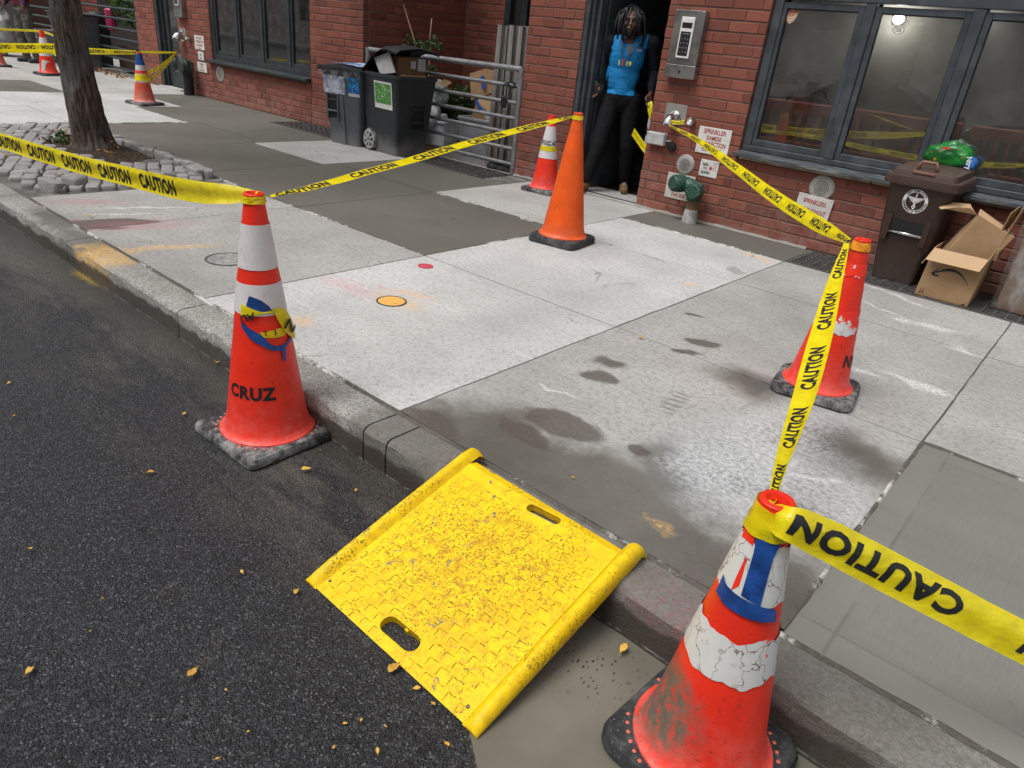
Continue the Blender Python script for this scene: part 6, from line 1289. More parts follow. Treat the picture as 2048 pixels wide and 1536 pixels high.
# ---- open delivery carton
bl, br = PG(1829, 588), PG(1931, 615); ex = (br-bl); Wb = ex.length; ex.normalize(); ey = Vector((-ex.y, ex.x, 0)); Hb, Db = .345, .36
cb = thing('open_carton', 'open brown delivery carton with black curved arrow, stuffed with boxes', 'box', tuple(bl))
ln = Vector((.10, .0, 0))     # it leans a little to the right at the top
def q3(x, y, z): return bl+ex*(x+z*.06)+ey*y+Vector((0, 0, z+.002))
part('front_panel', sheet([q3(0, 0, 0), q3(Wb, 0, 0), q3(Wb, 0, Hb), q3(0, 0, Hb)], -.005), M_kraft, cb); part('right_panel', sheet([q3(Wb, 0.001, 0), q3(Wb, Db, 0), q3(Wb, Db, Hb+.10), q3(Wb, 0.001, Hb)], .005), M_kraft, cb)
part('left_panel', sheet([q3(0, 0, 0), q3(0, Db, 0), q3(0, Db, Hb), q3(0, 0, Hb)], -.005), M_kraft, cb); part('back_panel', sheet([q3(0, Db, 0), q3(Wb, Db, 0), q3(Wb, Db, Hb), q3(0, Db, Hb)], .005), M_kraft, cb); part('bottom_panel', sheet([q3(0, 0, .002), q3(Wb, 0, .002), q3(Wb, Db, .002), q3(0, Db, .002)], .004), M_kraft, cb)
part('front_flap', sheet([q3(-.002, -.006, Hb), q3(Wb+.002, -.006, Hb), q3(Wb-.012, -.085, Hb-.075), q3(-.012, -.085, Hb-.075)], .004), M_kraft2, cb)
part('right_flap', sheet([q3(Wb+.004, .16, Hb+.02), q3(Wb+.004, Db, Hb+.09), q3(Wb+.05, Db+.02, Hb+.42), q3(Wb+.03, .20, Hb+.33)], .005), M_kraft, cb); part('right_flap', sheet([q3(Wb-.03, .19, Hb+.02), q3(Wb-.02, Db, Hb+.02), q3(Wb-.0, Db+.0, Hb+.33), q3(Wb-.02, .19, Hb+.29)], .005), M_kraft, cb)
part('left_flap', sheet([q3(-.002, .05, Hb), q3(-.002, Db, Hb), q3(-.04, Db, Hb-.10), q3(-.04, .02, Hb-.13)], .004), M_kraft2, cb)
# printed arrow (tapering arc) and up marks on the front
b = B(); P_, T_ = [], []
for i in range(15):
    u = i/14; x = Wb*(.21+.66*u); z = Hb*(.50+.17*math.sin(math.pi*(u*.86+.06))-.02*u*6*u); P_.append((x, z)); T_.append(.0105*(1-.82*abs(u-.32)/.68))
b.add([q3(x, -.0012, z+s*w) for (x, z), w in zip(P_, T_) for s in (-1, 1)], [(2*i, 2*i+1, 2*i+3, 2*i+2) for i in range(14)])
b.add([q3(Wb*x, -.0014, Hb*z) for x, z in ((.26, .66), (.13, .50), (.17, .455), (.29, .46), (.29, .485), (.19, .50))], [(0, 1, 2, 3, 4, 5)])
part('printed_arrow', b, M_ink, cb)['kind'] = 'stuff'; b = B()
for k in (0, 1):
    x = Wb*(.075+.05*k); b.add([q3(x+a, -.0012, Hb*z) for a, z in ((-.002, .06), (.002, .06), (.002, .16), (-.002, .16))], [(0, 1, 2, 3)]); b.add([q3(x+a, -.0012, Hb*z) for a, z in ((-.007, .075), (0, .05), (.007, .075))], [(0, 1, 2)])
b.add([q3(Wb*a, -.0012, Hb*z) for a, z in ((.90, .015), (.97, .015), (.97, .045), (.90, .045))], [(0, 1, 2, 3)]); part('handling_mark', b, M_ink, cb)['kind'] = 'stuff'
# what it holds
ib = B().bbox(-.13, .13, -.10, .10, 0, .36, .003); ib.xf(Matrix.Translation(q3(Wb*.42, Db*.48, .20)) @ Matrix.Rotation(R(16), 4, 'Z') @ Matrix.Rotation(R(24), 4, 'Y') @ Matrix.Rotation(R(-8), 4, 'X'))
o = solo('cardboard_box', ib, M_kraft, 'torn brown box tilted inside the open carton', 'box'); Mi = Matrix.Translation(q3(Wb*.42, Db*.48, .20)) @ Matrix.Rotation(R(16), 4, 'Z') @ Matrix.Rotation(R(24), 4, 'Y') @ Matrix.Rotation(R(-8), 4, 'X')
part('torn_flap', sheet([Mi @ Vector(v) for v in ((-.13, .0, .36), (-.13, .10, .36), (-.20, .08, .40), (-.30, .03, .345), (-.36, -.02, .27), (-.345, -.05, .265), (-.27, -.03, .33), (-.2, -.03, .37))], .004), M_kraft2, o); part('top_flap', sheet([Mi @ Vector(v) for v in ((-.13, -.02, .362), (.13, -.10, .362), (.135, .10, .40), (-.12, .11, .41))], .004), M_kraft2, o)
ib = B().bbox(-.10, .10, -.05, .05, 0, .09, .003).xf(Matrix.Translation(q3(Wb*.80, Db*.62, Hb-.03)) @ Matrix.Rotation(R(-6), 4, 'Z')); o = solo('cardboard_box', ib, M_kraft, 'small tan box with dark lettering inside the open carton', 'box')
b = B(); text_flat(b, 'chew', (.03, -.0515, .02), (1, 0, 0), (0, 0, 1), .06, .02); b.box(-.09, -.06, -.0516, -.0512, .03, .07); b.xf(Matrix.Translation(q3(Wb*.80, Db*.62, Hb-.03)) @ Matrix.Rotation(R(-6), 4, 'Z')); part('lettering', b, plain('navy_print', (.012, .014, .03), .6), o)
solo('plastic_tray', B().bbox(-.09, .09, -.06, .06, 0, .05, .01).xf(Matrix.Translation(q3(Wb*.82, Db*.98, Hb+.07)) @ Matrix.Rotation(R(12), 4, 'Y')), M_black, 'black plastic tray on top of the open carton', 'tray')
solo('red_tag', B().bbox(-.012, .012, -.004, .004, 0, .06, .002).xf(Matrix.Translation(q3(Wb-.035, Db*.5, Hb+.05)) @ Matrix.Rotation(R(12), 4, 'Y')), M_sred, 'small red tag at the carton flap', 'tag')
# ---- big box in plastic film at the right edge
wb = thing('wrapped_box', 'big brown box wrapped in clear plastic at the right edge', 'box', (-.16, 5.98, 0)); part('box', B().bbox(-.25, .38, -.19, .18, .004, .60, .006).xf(Matrix.Rotation(R(-4), 4, 'Z')), M_kraft3, wb, False, False)
bm = bmesh.new(); bmesh.ops.create_cube(bm, size=1); bmesh.ops.subdivide_edges(bm, edges=bm.edges, cuts=14, use_grid_fill=True)
for v in bm.verts:
    c0 = v.co.copy(); f = 1.04+.035*mnoise.noise(Vector((c0.x*7, c0.y*7, c0.z*2)))+.02*mnoise.noise(c0*15); v.co = Vector((.065+c0.x*.66*f, -.005+c0.y*.40*f, .315+c0.z*.62*f))
part('film', B().bm(bm).xf(Matrix.Rotation(R(-4), 4, 'Z')), M_film, wb, True, False)
# ================================================================== behind the tube gate
G = lambda x, y: (620+x*.2148, 80+y*.2148)
def GP(x, y, Y): return PY(*G(x, y), Y)
M_tub = plain('white_tub', (.40, .41, .44), .5, .1, 6, .1, dirt=(.2, .19, .18)); M_bag = plain('white_bag', (.46, .47, .50), .4, .2, 9, .5)
def tub(cx, cy, w, d, h, label, m=M_tub):
    t = thing('plastic_tub', label, 'tub', (cx, cy, 0), R(8)); s = .86; pol = [(-w/2, -d/2), (w/2, -d/2), (w/2, d/2), (-w/2, d/2)]
    b = B().add([(x*s, y*s, 0) for x, y in pol]+[(x, y, h) for x, y in pol]+[(x*.95, y*.95, h) for x, y in pol]+[(x*.84, y*.84, .03) for x, y in pol], [(3, 2, 1, 0)]+[(i, (i+1) % 4, (i+1) % 4+4, i+4) for i in range(4)]+[(i+4, (i+1) % 4+4, (i+1) % 4+8, i+8) for i in range(4)]+[(i+8, (i+1) % 4+8, (i+1) % 4+12, i+12) for i in range(4)]+[(12, 13, 14, 15)])
    part('body', b, m, t, False, False); part('rim', B().bbox(-w/2-.012, w/2+.012, -d/2-.012, -d/2+.01, h-.03, h+.003, .005).bbox(-w/2-.012, w/2+.012, d/2-.01, d/2+.012, h-.03, h+.003, .005).bbox(-w/2-.012, -w/2+.01, -d/2+.01, d/2-.01, h-.03, h+.002, .005).bbox(w/2-.01, w/2+.012, -d/2+.01, d/2-.01, h-.03, h+.002, .005), m, t, False, False)['kind'] = 'stuff'; return t
p = GP(1530, 1120, 6.62); tub(p.x+.02, 6.72, .50, .38, .46, 'tall white tub holding folded cardboard inside the gate')
solo('cardboard_box', B().bbox(-.10, .14, -.1, .1, 0, .24, .004).xf(Matrix.Translation((p.x-.02, 6.72, .38)) @ Matrix.Rotation(R(18), 4, 'Y')), M_kraft, 'pale folded carton sticking out of the tall white tub', 'box')
p = GP(1180, 960, 6.9); tub(p.x, 6.98, .36, .34, .30, 'small white tub lying low behind the gate rails'); solo('paper_bag', B().bbox(-.07, .06, -.06, .06, 0, .12, .02).xf(Matrix.Translation((p.x+.02, 6.98, .26)) @ Matrix.Rotation(R(-15), 4, 'Y')), M_bag, 'crumpled paper in the small white tub', 'paper')
def card(name, label, px, Y, mat, th=.006, cat='cardboard', tilt=.08):
    pts = [GP(x, y, Y) for x, y in px]; z0_ = min(q.z for q in pts); pts = [q+Vector((0, (q.z-z0_)*tilt, 0)) for q in pts]; return solo(name, sheet(pts, -th), mat, label, cat)
o = card('cardboard_sheet', 'brown cardboard sheet with blue mark leaning inside the gate', [(1500, 560), (1720, 480), (1725, 290), (1620, 265), (1475, 310)], 6.72, M_kraft)
c0 = GP(1610, 385, 6.70); b = B(); b.add([c0+Vector((a, -.004, e)) for a, e in ((-.05, .03), (-.01, .07), (.05, .03), (.02, .0), (.06, -.06), (.0, -.09), (-.02, -.02))], [tuple(range(7))]); OFF[o] = o.location.copy(); part('blue_mark', b, plain('blue_print', (.02, .08, .4), .6), o)
card('cardboard_sheet', 'second cardboard sheet below the blue-marked one inside the gate', [(1590, 660), (1700, 690), (1720, 500), (1610, 540), (1555, 555)], 6.66, M_kraft2)
card('blue_strip', 'bright blue strip beside the cardboard inside the gate', [(1585, 665), (1612, 660), (1545, 555), (1530, 565)], 6.60, plain('blue_strip', (.02, .10, .5), .5), .01, 'strip'); card('cardboard_sheet', 'grey white card edge right of the blue strip', [(1660, 790), (1690, 800), (1690, 690), (1640, 640), (1615, 690)], 6.56, M_paper)
card('cardboard_sheet', 'tan carton lid on top of the rubbish behind the charcoal bin', [(1050, 560), (1090, 560), (1310, 395), (1240, 362), (1180, 400)], 6.95, M_kraft2)
def blob(name, label, px, Y, w, d, h, mat, seed, cat='bag'):
    bm = bmesh.new(); bmesh.ops.create_icosphere(bm, subdivisions=4, radius=1)
    for v in bm.verts:
        c0 = v.co.copy(); s_ = Vector((seed, 0, 0)); f = 1+.22*mnoise.noise(c0*1.7+s_)+.11*mnoise.noise(c0*4.3+s_)+.06*mnoise.noise(c0*9+s_); v.co = Vector((c0.x*w*f, c0.y*d*f, c0.z*h*f))
    p = GP(*px, Y); p.z = max(p.z, h*.9); return solo(name, B().bm(bm).xf(Matrix.Translation(p)), mat, label, cat, None, True)
n = N('clear_rubbish_bag'); q = n.noise(7, 6, None, .7); c = n.mix(n.step(q, .35, .6), (.18, .24, .22), (.5, .52, .5)); c = n.mix(n.step(n.noise(16, 4), .6, .66), c, (.32, .22, .13)); n.bump(n.noise(20, 5), .8, .02); M_cbag = n.set(c, .25)
blob('rubbish_bag', 'clear rubbish bag of papers heaped behind the charcoal bin', (1160, 490), 7.0, .25, .16, .16, M_cbag, 3); blob('rubbish_bag', 'white rubbish bag under the clear one behind the gate rails', (1080, 690), 6.85, .24, .15, .22, M_bag, 8); blob('rubbish_bag', 'dark crumpled bag low between charcoal bin and small tub', (1010, 880), 6.7, .12, .10, .10, M_kraft3, 5)
solo('carton', B().bbox(-.14, .14, -.05, .05, 0, .06, .004).xf(Matrix.Translation(GP(1060, 1005, 6.45)+Vector((0, 0, .0))) @ Matrix.Rotation(R(14), 4, 'Y')), plain('yellow_carton', (.42, .24, .05), .6, .3, 20), 'small yellow carton on the ground behind the gate', 'carton')
b = B().bbox(-.20, .20, -.13, .13, .0, .055, .012).bbox(-.13, .13, -.08, .08, .054, .09, .012); p = PG(*G(1745, 1215)); solo('rubber_base', b.xf(Matrix.Translation((p.x, YW+.16, 0)) @ Matrix.Rotation(R(5), 4, 'Z')), M_rub, 'black rubber cone base lying at the foot of the gate', 'base')
# ---- greenery
n = N('leaf_green'); r = n.rnd(); c = n.mix(r, (.022, .055, .016), (.085, .15, .04)); n.set(c, .5); tl = n.n('ShaderNodeBsdfTranslucent'); n.l(c, tl.inputs[0]); ms = n.n('ShaderNodeMixShader'); ms.inputs[0].default_value = .25; n.l(n.p.outputs[0], ms.inputs[1]); n.l(tl.outputs[0], ms.inputs[2]); n.l(ms.outputs[0], n.out.inputs[0]); M_leaf = n.mat
M_twig = plain('twig', (.34, .23, .15), .8)
def leaves(b, c, n_, rad, size, g):
    for _ in range(n_):
        d = Vector((g.gauss(0, 1), g.gauss(0, 1), g.gauss(0, 1))); d *= (g.random()**.4)/max(d.length, .01); p = c+Vector((d.x*rad[0], d.y*rad[1], d.z*rad[2]))
        a = Vector((g.gauss(0, 1), g.gauss(0, 1), g.gauss(0, .6))).normalized(); w = a.cross(Vector((g.gauss(0, 1), g.gauss(0, 1), g.gauss(0, 1)))).normalized(); L = size*g.uniform(.6, 1.3); m_ = p+a*L*.5+a.cross(w)*L*.08
        b.add([p, m_+w*L*.22, p+a*L, m_-w*L*.22], [(0, 1, 2, 3)])
    return b
g = random.Random(3)
pl = thing('shrub', 'low green shrub growing between the rubbish inside the gate', 'shrub', (GP(1330, 700, 7.3).x, 7.3, 0)); b = B()
for (x, y, rx, rz) in ((1330, 600, .28, .2), (1250, 720, .22, .16), (1420, 530, .25, .16), (1320, 780, .2, .15), (1450, 680, .12, .2)): q = GP(x, y, 7.3); leaves(b, q, 420, (rx, .2, rz), .07, g)
part('crown', b, M_leaf, pl)['kind'] = 'stuff'; b = B()
for k in range(7): q = GP(1250+40*k, 560+20*(k % 3), 7.3); b.tube([(pl.location.x+.05*k-.15, 7.3, 0), ((q.x+pl.location.x)/2, 7.32, q.z*.6), (q.x, 7.3, q.z)], [.01, .007, .003], 5)
part('stem', b, M_twig, pl)['kind'] = 'stuff'
st_ = thing('sapling', 'thin bare-stemmed sapling with a few leaves rising behind the charcoal bin', 'sapling', (GP(1100, 400, 6.75).x, 6.75, 0))
bx0 = Vector((GP(1110, 420, 6.75).x, 6.75, 0))
for pts in ([(1105, 420), (1115, 150), (1118, -40), (1135, -200)], [(1020, 400), (1010, 120), (940, -100), (870, -330)], [(1000, 130), (1090, -30), (1130, -180), (1190, -320)], [(1010, 60), (1060, -150), (1075, -330)], [(1110, 100), (1200, -20), (1290, 30)]):
    q = [GP(x, y, 6.75) for x, y in pts]; part('stem', B().tube([bx0 if pts[0][1] > 300 else q[0]]+q, [.016]+[.014-.0024*i for i in range(len(q))], 6), M_twig, st_, True)
b = B()
for (x, y, r_) in ((930, 10, .09), (990, 30, .07), (1060, 100, .06), (1150, 10, .08), (1130, 280, .05), (1200, 60, .04), (1090, 50, .05)): leaves(b, GP(x, y, 6.75), 60, (r_, r_, r_), .055, g)
part('foliage', b, M_leaf, st_)['kind'] = 'stuff'
# ================================================================== street tree
n = N('bark'); O = n.pos(); q = n.noise(7, 7, n.map(O, scale=(2.2, 2.2, .55)), .75, 1.2); c = n.mix(n.step(q, .34, .66), (.032, .024, .019), (.20, .155, .125)); c = n.mix(n.m('MULTIPLY', n.step(n.noise(26, 5, n.map(O, scale=(1.6, 1.6, .5)), .7), .55, .68), .6), c, (.21, .17, .145))
c = n.mix(n.m('MULTIPLY', n.step(n.noise(2.2, 5, O, .6), .50, .62), .7), c, (.15, .155, .15))     # grey lichen side
n.bump(n.m('ADD', q, n.m('MULTIPLY', n.noise(40, 5, n.map(O, scale=(1.5, 1.5, .5)), .75), .5)), 1.0, .03); M_bark = n.set(c, .9, 0, .2)
base = PG(191, 303); bx, by = base.x-.03, base.y+.05; ax = []
for (xl, xr, y) in ((140, 240, 300), (146, 226, 278), (142, 214, 245), (132, 203, 200), (122, 190, 150), (112, 177, 100), (104, 168, 50), (97, 160, 0), (90, 152, -60)):
    a_, e_ = PH(xl, y, bx, by), PH(xr, y, bx, by); ax.append(((a_+e_)/2, (e_-a_).length/2))
z_top = ax[-1][0].z; d_ = (ax[-1][0]-ax[-4][0]).normalized()
for k, (h, rr_) in enumerate(((.6, .155), (1.3, .15), (2.2, .14), (3.0, .12), (4.0, .09), (5.2, .05))): ax.append((ax[8][0]+Vector((d_.x*h*.6, d_.y*h*.6, h)), rr_))
ax.insert(0, (Vector((ax[0][0].x, ax[0][0].y, -.12)), ax[0][1]*1.15))
tree = thing('street_tree', 'leaning street tree trunk with furrowed brown bark rising from the setts', 'tree', (bx, by, 0))
cz = catmull([a_ for a_, r_ in ax], 220); cr_ = catmull([Vector((r_, 0, 0)) for a_, r_ in ax], 220); NA = 110; vs = []
for i, (c0, r0) in enumerate(zip(cz, cr_)):
    for k in range(NA):
        a = 2*math.pi*k/NA; r_ = r0.x; z = c0.z; w = Vector((math.cos(a)*3.0, math.sin(a)*3.0, z*.9))
        fur = mnoise.fractal(w*2.2+Vector((0, 0, z*.6)), 1.0, 2.0, 4); ridge = abs(mnoise.noise(Vector((a*5.2+.6*mnoise.noise(Vector((z*2, a, 0))), z*1.6, 1))))
        fl = .35*max(0, .30-z)*max(0, math.sin(a*3+.7)) if z < .3 else 0
        r2 = r_*(1+.05*fur+fl)+.034*(ridge-.3)+.012*mnoise.noise(Vector((a*14, z*7, 2))); vs.append((c0.x+r2*math.cos(a), c0.y+r2*math.sin(a), z))
part('trunk', B().add(vs, [(i*NA+k, i*NA+(k+1) % NA, (i+1)*NA+(k+1) % NA, (i+1)*NA+k) for i in range(220) for k in range(NA)]), M_bark, tree, True)
g = random.Random(11); cb_ = B(); hubs = []
for k in range(7):
    a = k*2.4; s_ = cz[150+8*k]; e_ = s_+Vector((math.cos(a)*(1.5+.1*k), math.sin(a)*(1.5+.1*k), 1.2+.15*k)); m_ = s_.lerp(e_, .5)+Vector((0, 0, .15)); part('limb', B().tube([s_, m_, e_], [.06, .04, .015], 10), M_bark, tree, True); hubs += [e_, m_.lerp(e_, .5)]
hubs.append(cz[-1])
for h_ in hubs: leaves(cb_, h_, 420, (.85, .85, .6), .10, g)
n = N('tree_leaf'); r = n.rnd(); M_tleaf = n.set(n.mix(r, (.05, .10, .02), (.30, .24, .03)), .55); part('crown', cb_, M_tleaf, tree)['kind'] = 'stuff'
wd = B()
for (x, y) in ((130, 288), (135, 292), (118, 284)): p = PG(x, y); leaves(wd, p+Vector((0, 0, .05)), 40, (.10, .08, .05), .06, g)
solo('weed', wd, M_leaf, 'tuft of weeds growing at the foot of the tree trunk', 'weed')
# ================================================================== people
def tube_mesh(bm, a, b_, ra, rb_, n_=14):
    a, b_ = Vector(a), Vector(b_); d = b_-a; L = d.length
    if L < 1e-5: d = Vector((0, 0, 1)); L = 1e-4
    rot = d.to_track_quat('Z', 'Y').to_matrix().to_4x4(); rings = []; prof = []
    for k in range(5): t_ = -math.pi/2+k*math.pi/8; prof.append((ra*math.cos(t_), ra*math.sin(t_)))
    prof.append((ra, 0)); prof.append((rb_, L))
    for k in range(1, 5): t_ = k*math.pi/8; prof.append((rb_*math.cos(t_), L+rb_*math.sin(t_)))
    M_ = Matrix.Translation(a) @ rot
    for r_, z in prof: rings.append([bm.verts.new(M_ @ Vector((max(r_, .0004)*math.cos(2*math.pi*k/n_), max(r_, .0004)*math.sin(2*math.pi*k/n_), z))) for k in range(n_)])
    for i in range(len(rings)-1):
        for k in range(n_): bm.faces.new((rings[i][k], rings[i][(k+1) % n_], rings[i+1][(k+1) % n_], rings[i+1][k]))
    bm.faces.new(rings[0][::-1]); bm.faces.new(rings[-1])
def build_person(label, loc, fwd, J, cols, voxel=.0075, extras=None, group=None):
    """J: list of (kind, label, data) in local (right, forward, up) of somebody facing us"""
    f = Vector(fwd).normalized(); r = Vector((-f.y, f.x, 0)); r = Vector((-f.y, f.x, 0))
    L2W = Matrix(((r.x, f.x, 0), (r.y, f.y, 0), (0, 0, 1))).to_4x4()
    bm = bmesh.new(); prim = []
    for kind, lab, d in J:
        if kind == 'c': a, b_, ra, rb_ = d; tube_mesh(bm, a, b_, ra, rb_); prim.append((lab, Vector(a), Vector(b_), ra, rb_))
        else:
            c0, rad, rx = d; t_ = bmesh.ops.create_icosphere(bm, subdivisions=3, radius=1); Mx = Matrix.Translation(c0) @ Matrix.Rotation(rx, 4, 'X') @ Matrix.Diagonal((*rad, 1))
            for v in t_['verts']: v.co = Mx @ v.co
            m_ = min(rad); prim.append((lab, Vector(c0), Vector(c0), m_, m_))
    me = bpy.data.meshes.new('tmp'); bm.to_mesh(me); bm.free(); ob = bpy.data.objects.new('tmp', me); C.objects.link(ob)
    md = ob.modifiers.new('r', 'REMESH'); md.mode = 'VOXEL'; md.voxel_size = voxel; s_ = ob.modifiers.new('s', 'SMOOTH'); s_.iterations = 4; s_.factor = .5
    dg = bpy.context.evaluated_depsgraph_get(); out = bpy.data.meshes.new_from_object(ob.evaluated_get(dg)); bpy.data.objects.remove(ob)
    Vx = np.array([v.co[:] for v in out.vertices]); Nx = np.array([v.normal[:] for v in out.vertices]); F = [tuple(p.vertices) for p in out.polygons]
    best = np.full(len(Vx), 9.); lab = np.zeros(len(Vx), int); names = sorted({p[0] for p in prim})
    for nm, a, b_, ra, rb_ in prim:
        a_, b2 = np.array(a), np.array(b_); d = b2-a_; L = d@d; t_ = np.clip(((Vx-a_)@d)/L, 0, 1) if L > 1e-9 else np.zeros(len(Vx)); q_ = a_+t_[:, None]*d; e = np.linalg.norm(Vx-q_, axis=1)-(ra+(rb_-ra)*t_); m_ = e < best; best[m_] = e[m_]; lab[m_] = names.index(nm)
    person = link('person', None); person.location = loc; person.rotation_euler = (0, 0, math.atan2(r.y, r.x)); OFF[person] = Vector((0, 0, 0)); tag(person, label, 'person', group)
    def mk(name, sel, infl, mat, fold=0., fs=14, zmin=None):
        idx = {names.index(s) for s in (sel or []) if s in names}; hz = cols.get('hem')
        def own(v):
            z = Vx[v][2]
            if hz is not None and name == 'shirt': return z > hz and (lab[v] in idx or (z < hz+.25 and lab[v] in pid))
            if hz is not None and name == 'trousers': return lab[v] in idx or (lab[v] in sid and z < hz+.05)
            return lab[v] in idx
        keep = [fc for fc in F if sum(own(v) for v in fc) >= 3] if sel else F
        used = sorted({v for fc in keep for v in fc}); mp = {v: i for i, v in enumerate(used)}; pts = []
        for v in used:
            w = infl+fold*(mnoise.noise(Vector(Vx[v]*fs))+.6*mnoise.noise(Vector((Vx[v][0]*6, Vx[v][1]*6, Vx[v][2]*30)))) if fold else infl
            pts.append(tuple(Vx[v]+Nx[v]*w))
        b = B().add(pts, [tuple(mp[v] for v in fc) for fc in keep]); return part(name, b, mat, person, True, False)
    pid = {names.index('pants')} if 'pants' in names else set()
    sid = {names.index('shirt')}
    mk('body', None, 0, cols['skin'])
    for name, sel, infl, mat, fold in cols['cloth']: mk(name, sel, infl, mat, fold, 14, cols.get('hem') if name == 'shirt' else None)
    if extras: extras(person)
    for ch in list(person.children):      # local y runs away from us
        mm = ch.data; mm.transform(Matrix.Diagonal((1, -1, 1, 1))); mm.flip_normals(); mm.update()
    return person
def skin_mat(name, col):
    n = N(name); n.set(n.mix(n.noise(12, 4), tuple(x*.75 for x in col), col), .45, 0, .4); return n.mat
def fabric(name, col, var=.2):
    n = N(name); n.bump(n.noise(220, 2), .2, .002); n.set(n.mix(n.noise(7, 4), tuple(x*(1-var) for x in col), col), .85, 0, .25); return n.mat
def hand(J, wrist, dirv, side, lab='skin', curl=.5, spread=Vector((1, 0, 0))):
    """palm and five fingers continuing from the wrist along dirv; side +1/-1 says where the thumb leaves"""
    d = Vector(dirv).normalized(); s = (spread-d*spread.dot(d)).normalized(); nn = d.cross(s)
    w = Vector(wrist); p0 = w+d*.03; p1 = w+d*.085
    for k in (-1, 0, 1): J.append(('c', lab, (p0+s*.016*k, p1+s*.024*k, .016, .0155)))
    for k, (o, L) in enumerate(((-.033, .062), (-.011, .078), (.011, .074), (.033, .058))):
        a = p1+s*o; b_ = a+(d*.9-nn*curl*.45).normalized()*L*.5; c_ = b_+(d*.7-nn*curl*1.1).normalized()*L*.5
        J.append(('c', lab, (a, b_, .0105, .0098))); J.append(('c', lab, (b_, c_, .0098, .0085)))
    a = w+d*.03+s*side*.03; b_ = a+(d*.7+s*side*.6-nn*.3).normalized()*.04; c_ = b_+(d*.95+s*side*.05-nn*.5).normalized()*.035
    J.append(('c', lab, (a, b_, .0135, .0115))); J.append(('c', lab, (b_, c_, .0115, .0095)))
# ---- the person stepping out of the doorway
base = Vector((-4.22, 6.55, .012)); fw_ = Vector((-base.x, -base.y, 0)).normalized(); rt2 = Vector((-fw_.y, fw_.x, 0))
def lp(px, py, df=0.):
    q = PH(px, py, base.x+fw_.x*df, base.y+fw_.y*df)-base; return Vector((q.dot(rt2), q.dot(fw_), q.z))
J = []; add = lambda lab, a, b_, ra, rb_: J.append(('c', lab, (a, b_, ra, rb_)))
hip_l, hip_r = lp(1222, 205, .0), lp(1262, 205, 0); kn_l, kn_r = lp(1196, 292, .16), lp(1254, 294, .02); an_l, an_r = lp(1172, 356, .22), lp(1249, 360, -.06)
pel = lp(1242, 196, 0); waist = lp(1243, 165, .0); chest = lp(1253, 112, .01); neck = lp(1262, 75, .02); hd = lp(1262, 43, .06)
sh_l, sh_r = lp(1222, 84, .0), lp(1306, 86, .0); el_l, el_r = lp(1203, 130, -.05), lp(1309, 142, -.06); wr_l, wr_r = lp(1191, 165, .04), lp(1302, 186, .05)
for a, b_, c_, h_ in ((hip_l, kn_l, an_l, 1), (hip_r, kn_r, an_r, 1)): add('pants', a, b_, .098, .072); add('pants', b_, c_, .070, .056)
add('pants', hip_l.lerp(pel, .3), hip_r.lerp(pel, .3), .10, .10); add('shirt', pel+Vector((-.05, 0, .0)), pel+Vector((.05, 0, .0)), .108, .108); add('shirt', pel+Vector((0, 0, .02)), waist, .108, .104); J.append(('e', 'shirt', (waist+Vector((0, 0, .06)), (.158, .104, .21), 0))); J.append(('e', 'shirt', (chest, (.172, .108, .21), 0)))
add('shirt', sh_l+Vector((.05, 0, .0)), sh_r-Vector((.05, 0, .0)), .062, .062); add('skin', chest+Vector((0, 0, .1)), neck+Vector((0, 0, .02)), .062, .056)
for a, b_, c_ in ((sh_l, el_l, wr_l), (sh_r, el_r, wr_r)): add('sleeve', a, b_, .062, .047); add('sleeve', b_, c_.lerp(b_, .12), .045, .033); add('skin', c_.lerp(b_, .2), c_, .028, .026)
hand(J, wr_l, (lp(1192, 190, .06)-wr_l), 1, curl=.9, spread=Vector((.8, .6, 0))); hand(J, wr_r, (lp(1297, 208, .07)-wr_r), -1, curl=.8, spread=Vector((.8, -.5, 0)))
# head, tipped down to look at the ground
J.append(('e', 'head', (hd+Vector((0, -.012, .025)), (.077, .096, .098), R(18)))); J.append(('e', 'head', (hd+Vector((0, .030, -.055)), (.058, .062, .062), 0))); add('skin', neck, hd+Vector((0, -.01, -.03)), .055, .058)
J.append(('c', 'face', (hd+Vector((0, .092, .012)), hd+Vector((0, .116, -.030)), .010, .017))); J.append(('c', 'face', (hd+Vector((-.036, .080, .025)), hd+Vector((.036, .080, .025)), .015, .015))); J.append(('c', 'face', (hd+Vector((-.022, .092, -.060)), hd+Vector((.022, .092, -.060)), .011, .011)))
for s_ in (-1, 1): J.append(('e', 'face', (hd+Vector((s_*.079, -.006, .0)), (.012, .022, .032), 0))); J.append(('c', 'face', (hd+Vector((s_*.040, .070, -.022)), hd+Vector((s_*.045, .06, -.03)), .022, .02)))
for a, dx, dy in ((an_l, -.10, .20), (an_r, .01, .24)):
    gz = .035; sk = 'shoe_a' if a is an_l else 'shoe_b'; J.append(('c', sk, (Vector((a.x, a.y-.03, gz+.012)), Vector((a.x+dx*.55, a.y+dy*.6, gz)), .046, .044))); J.append(('c', sk, (Vector((a.x+dx*.55, a.y+dy*.6, gz)), Vector((a.x+dx*.8, a.y+dy*.85, gz-.004)), .044, .036))); add(sk, Vector((a.x, a.y, .10)), Vector((a.x, a.y, .05)), .043, .046)
    add('pants', a, Vector((a.x, a.y, .11)), .046, .044)
M_skin = skin_mat('skin_dark', (.15, .080, .052)); M_hair = plain('black_hair', (.006, .005, .005), .6, .2); M_navy = fabric('navy_sleeve', (.008, .010, .016)); M_pants = fabric('black_trousers', (.006, .006, .008)); M_shoe = fabric('tan_suede', (.18, .11, .045)); M_sole = plain('shoe_sole', (.5, .48, .42), .7)
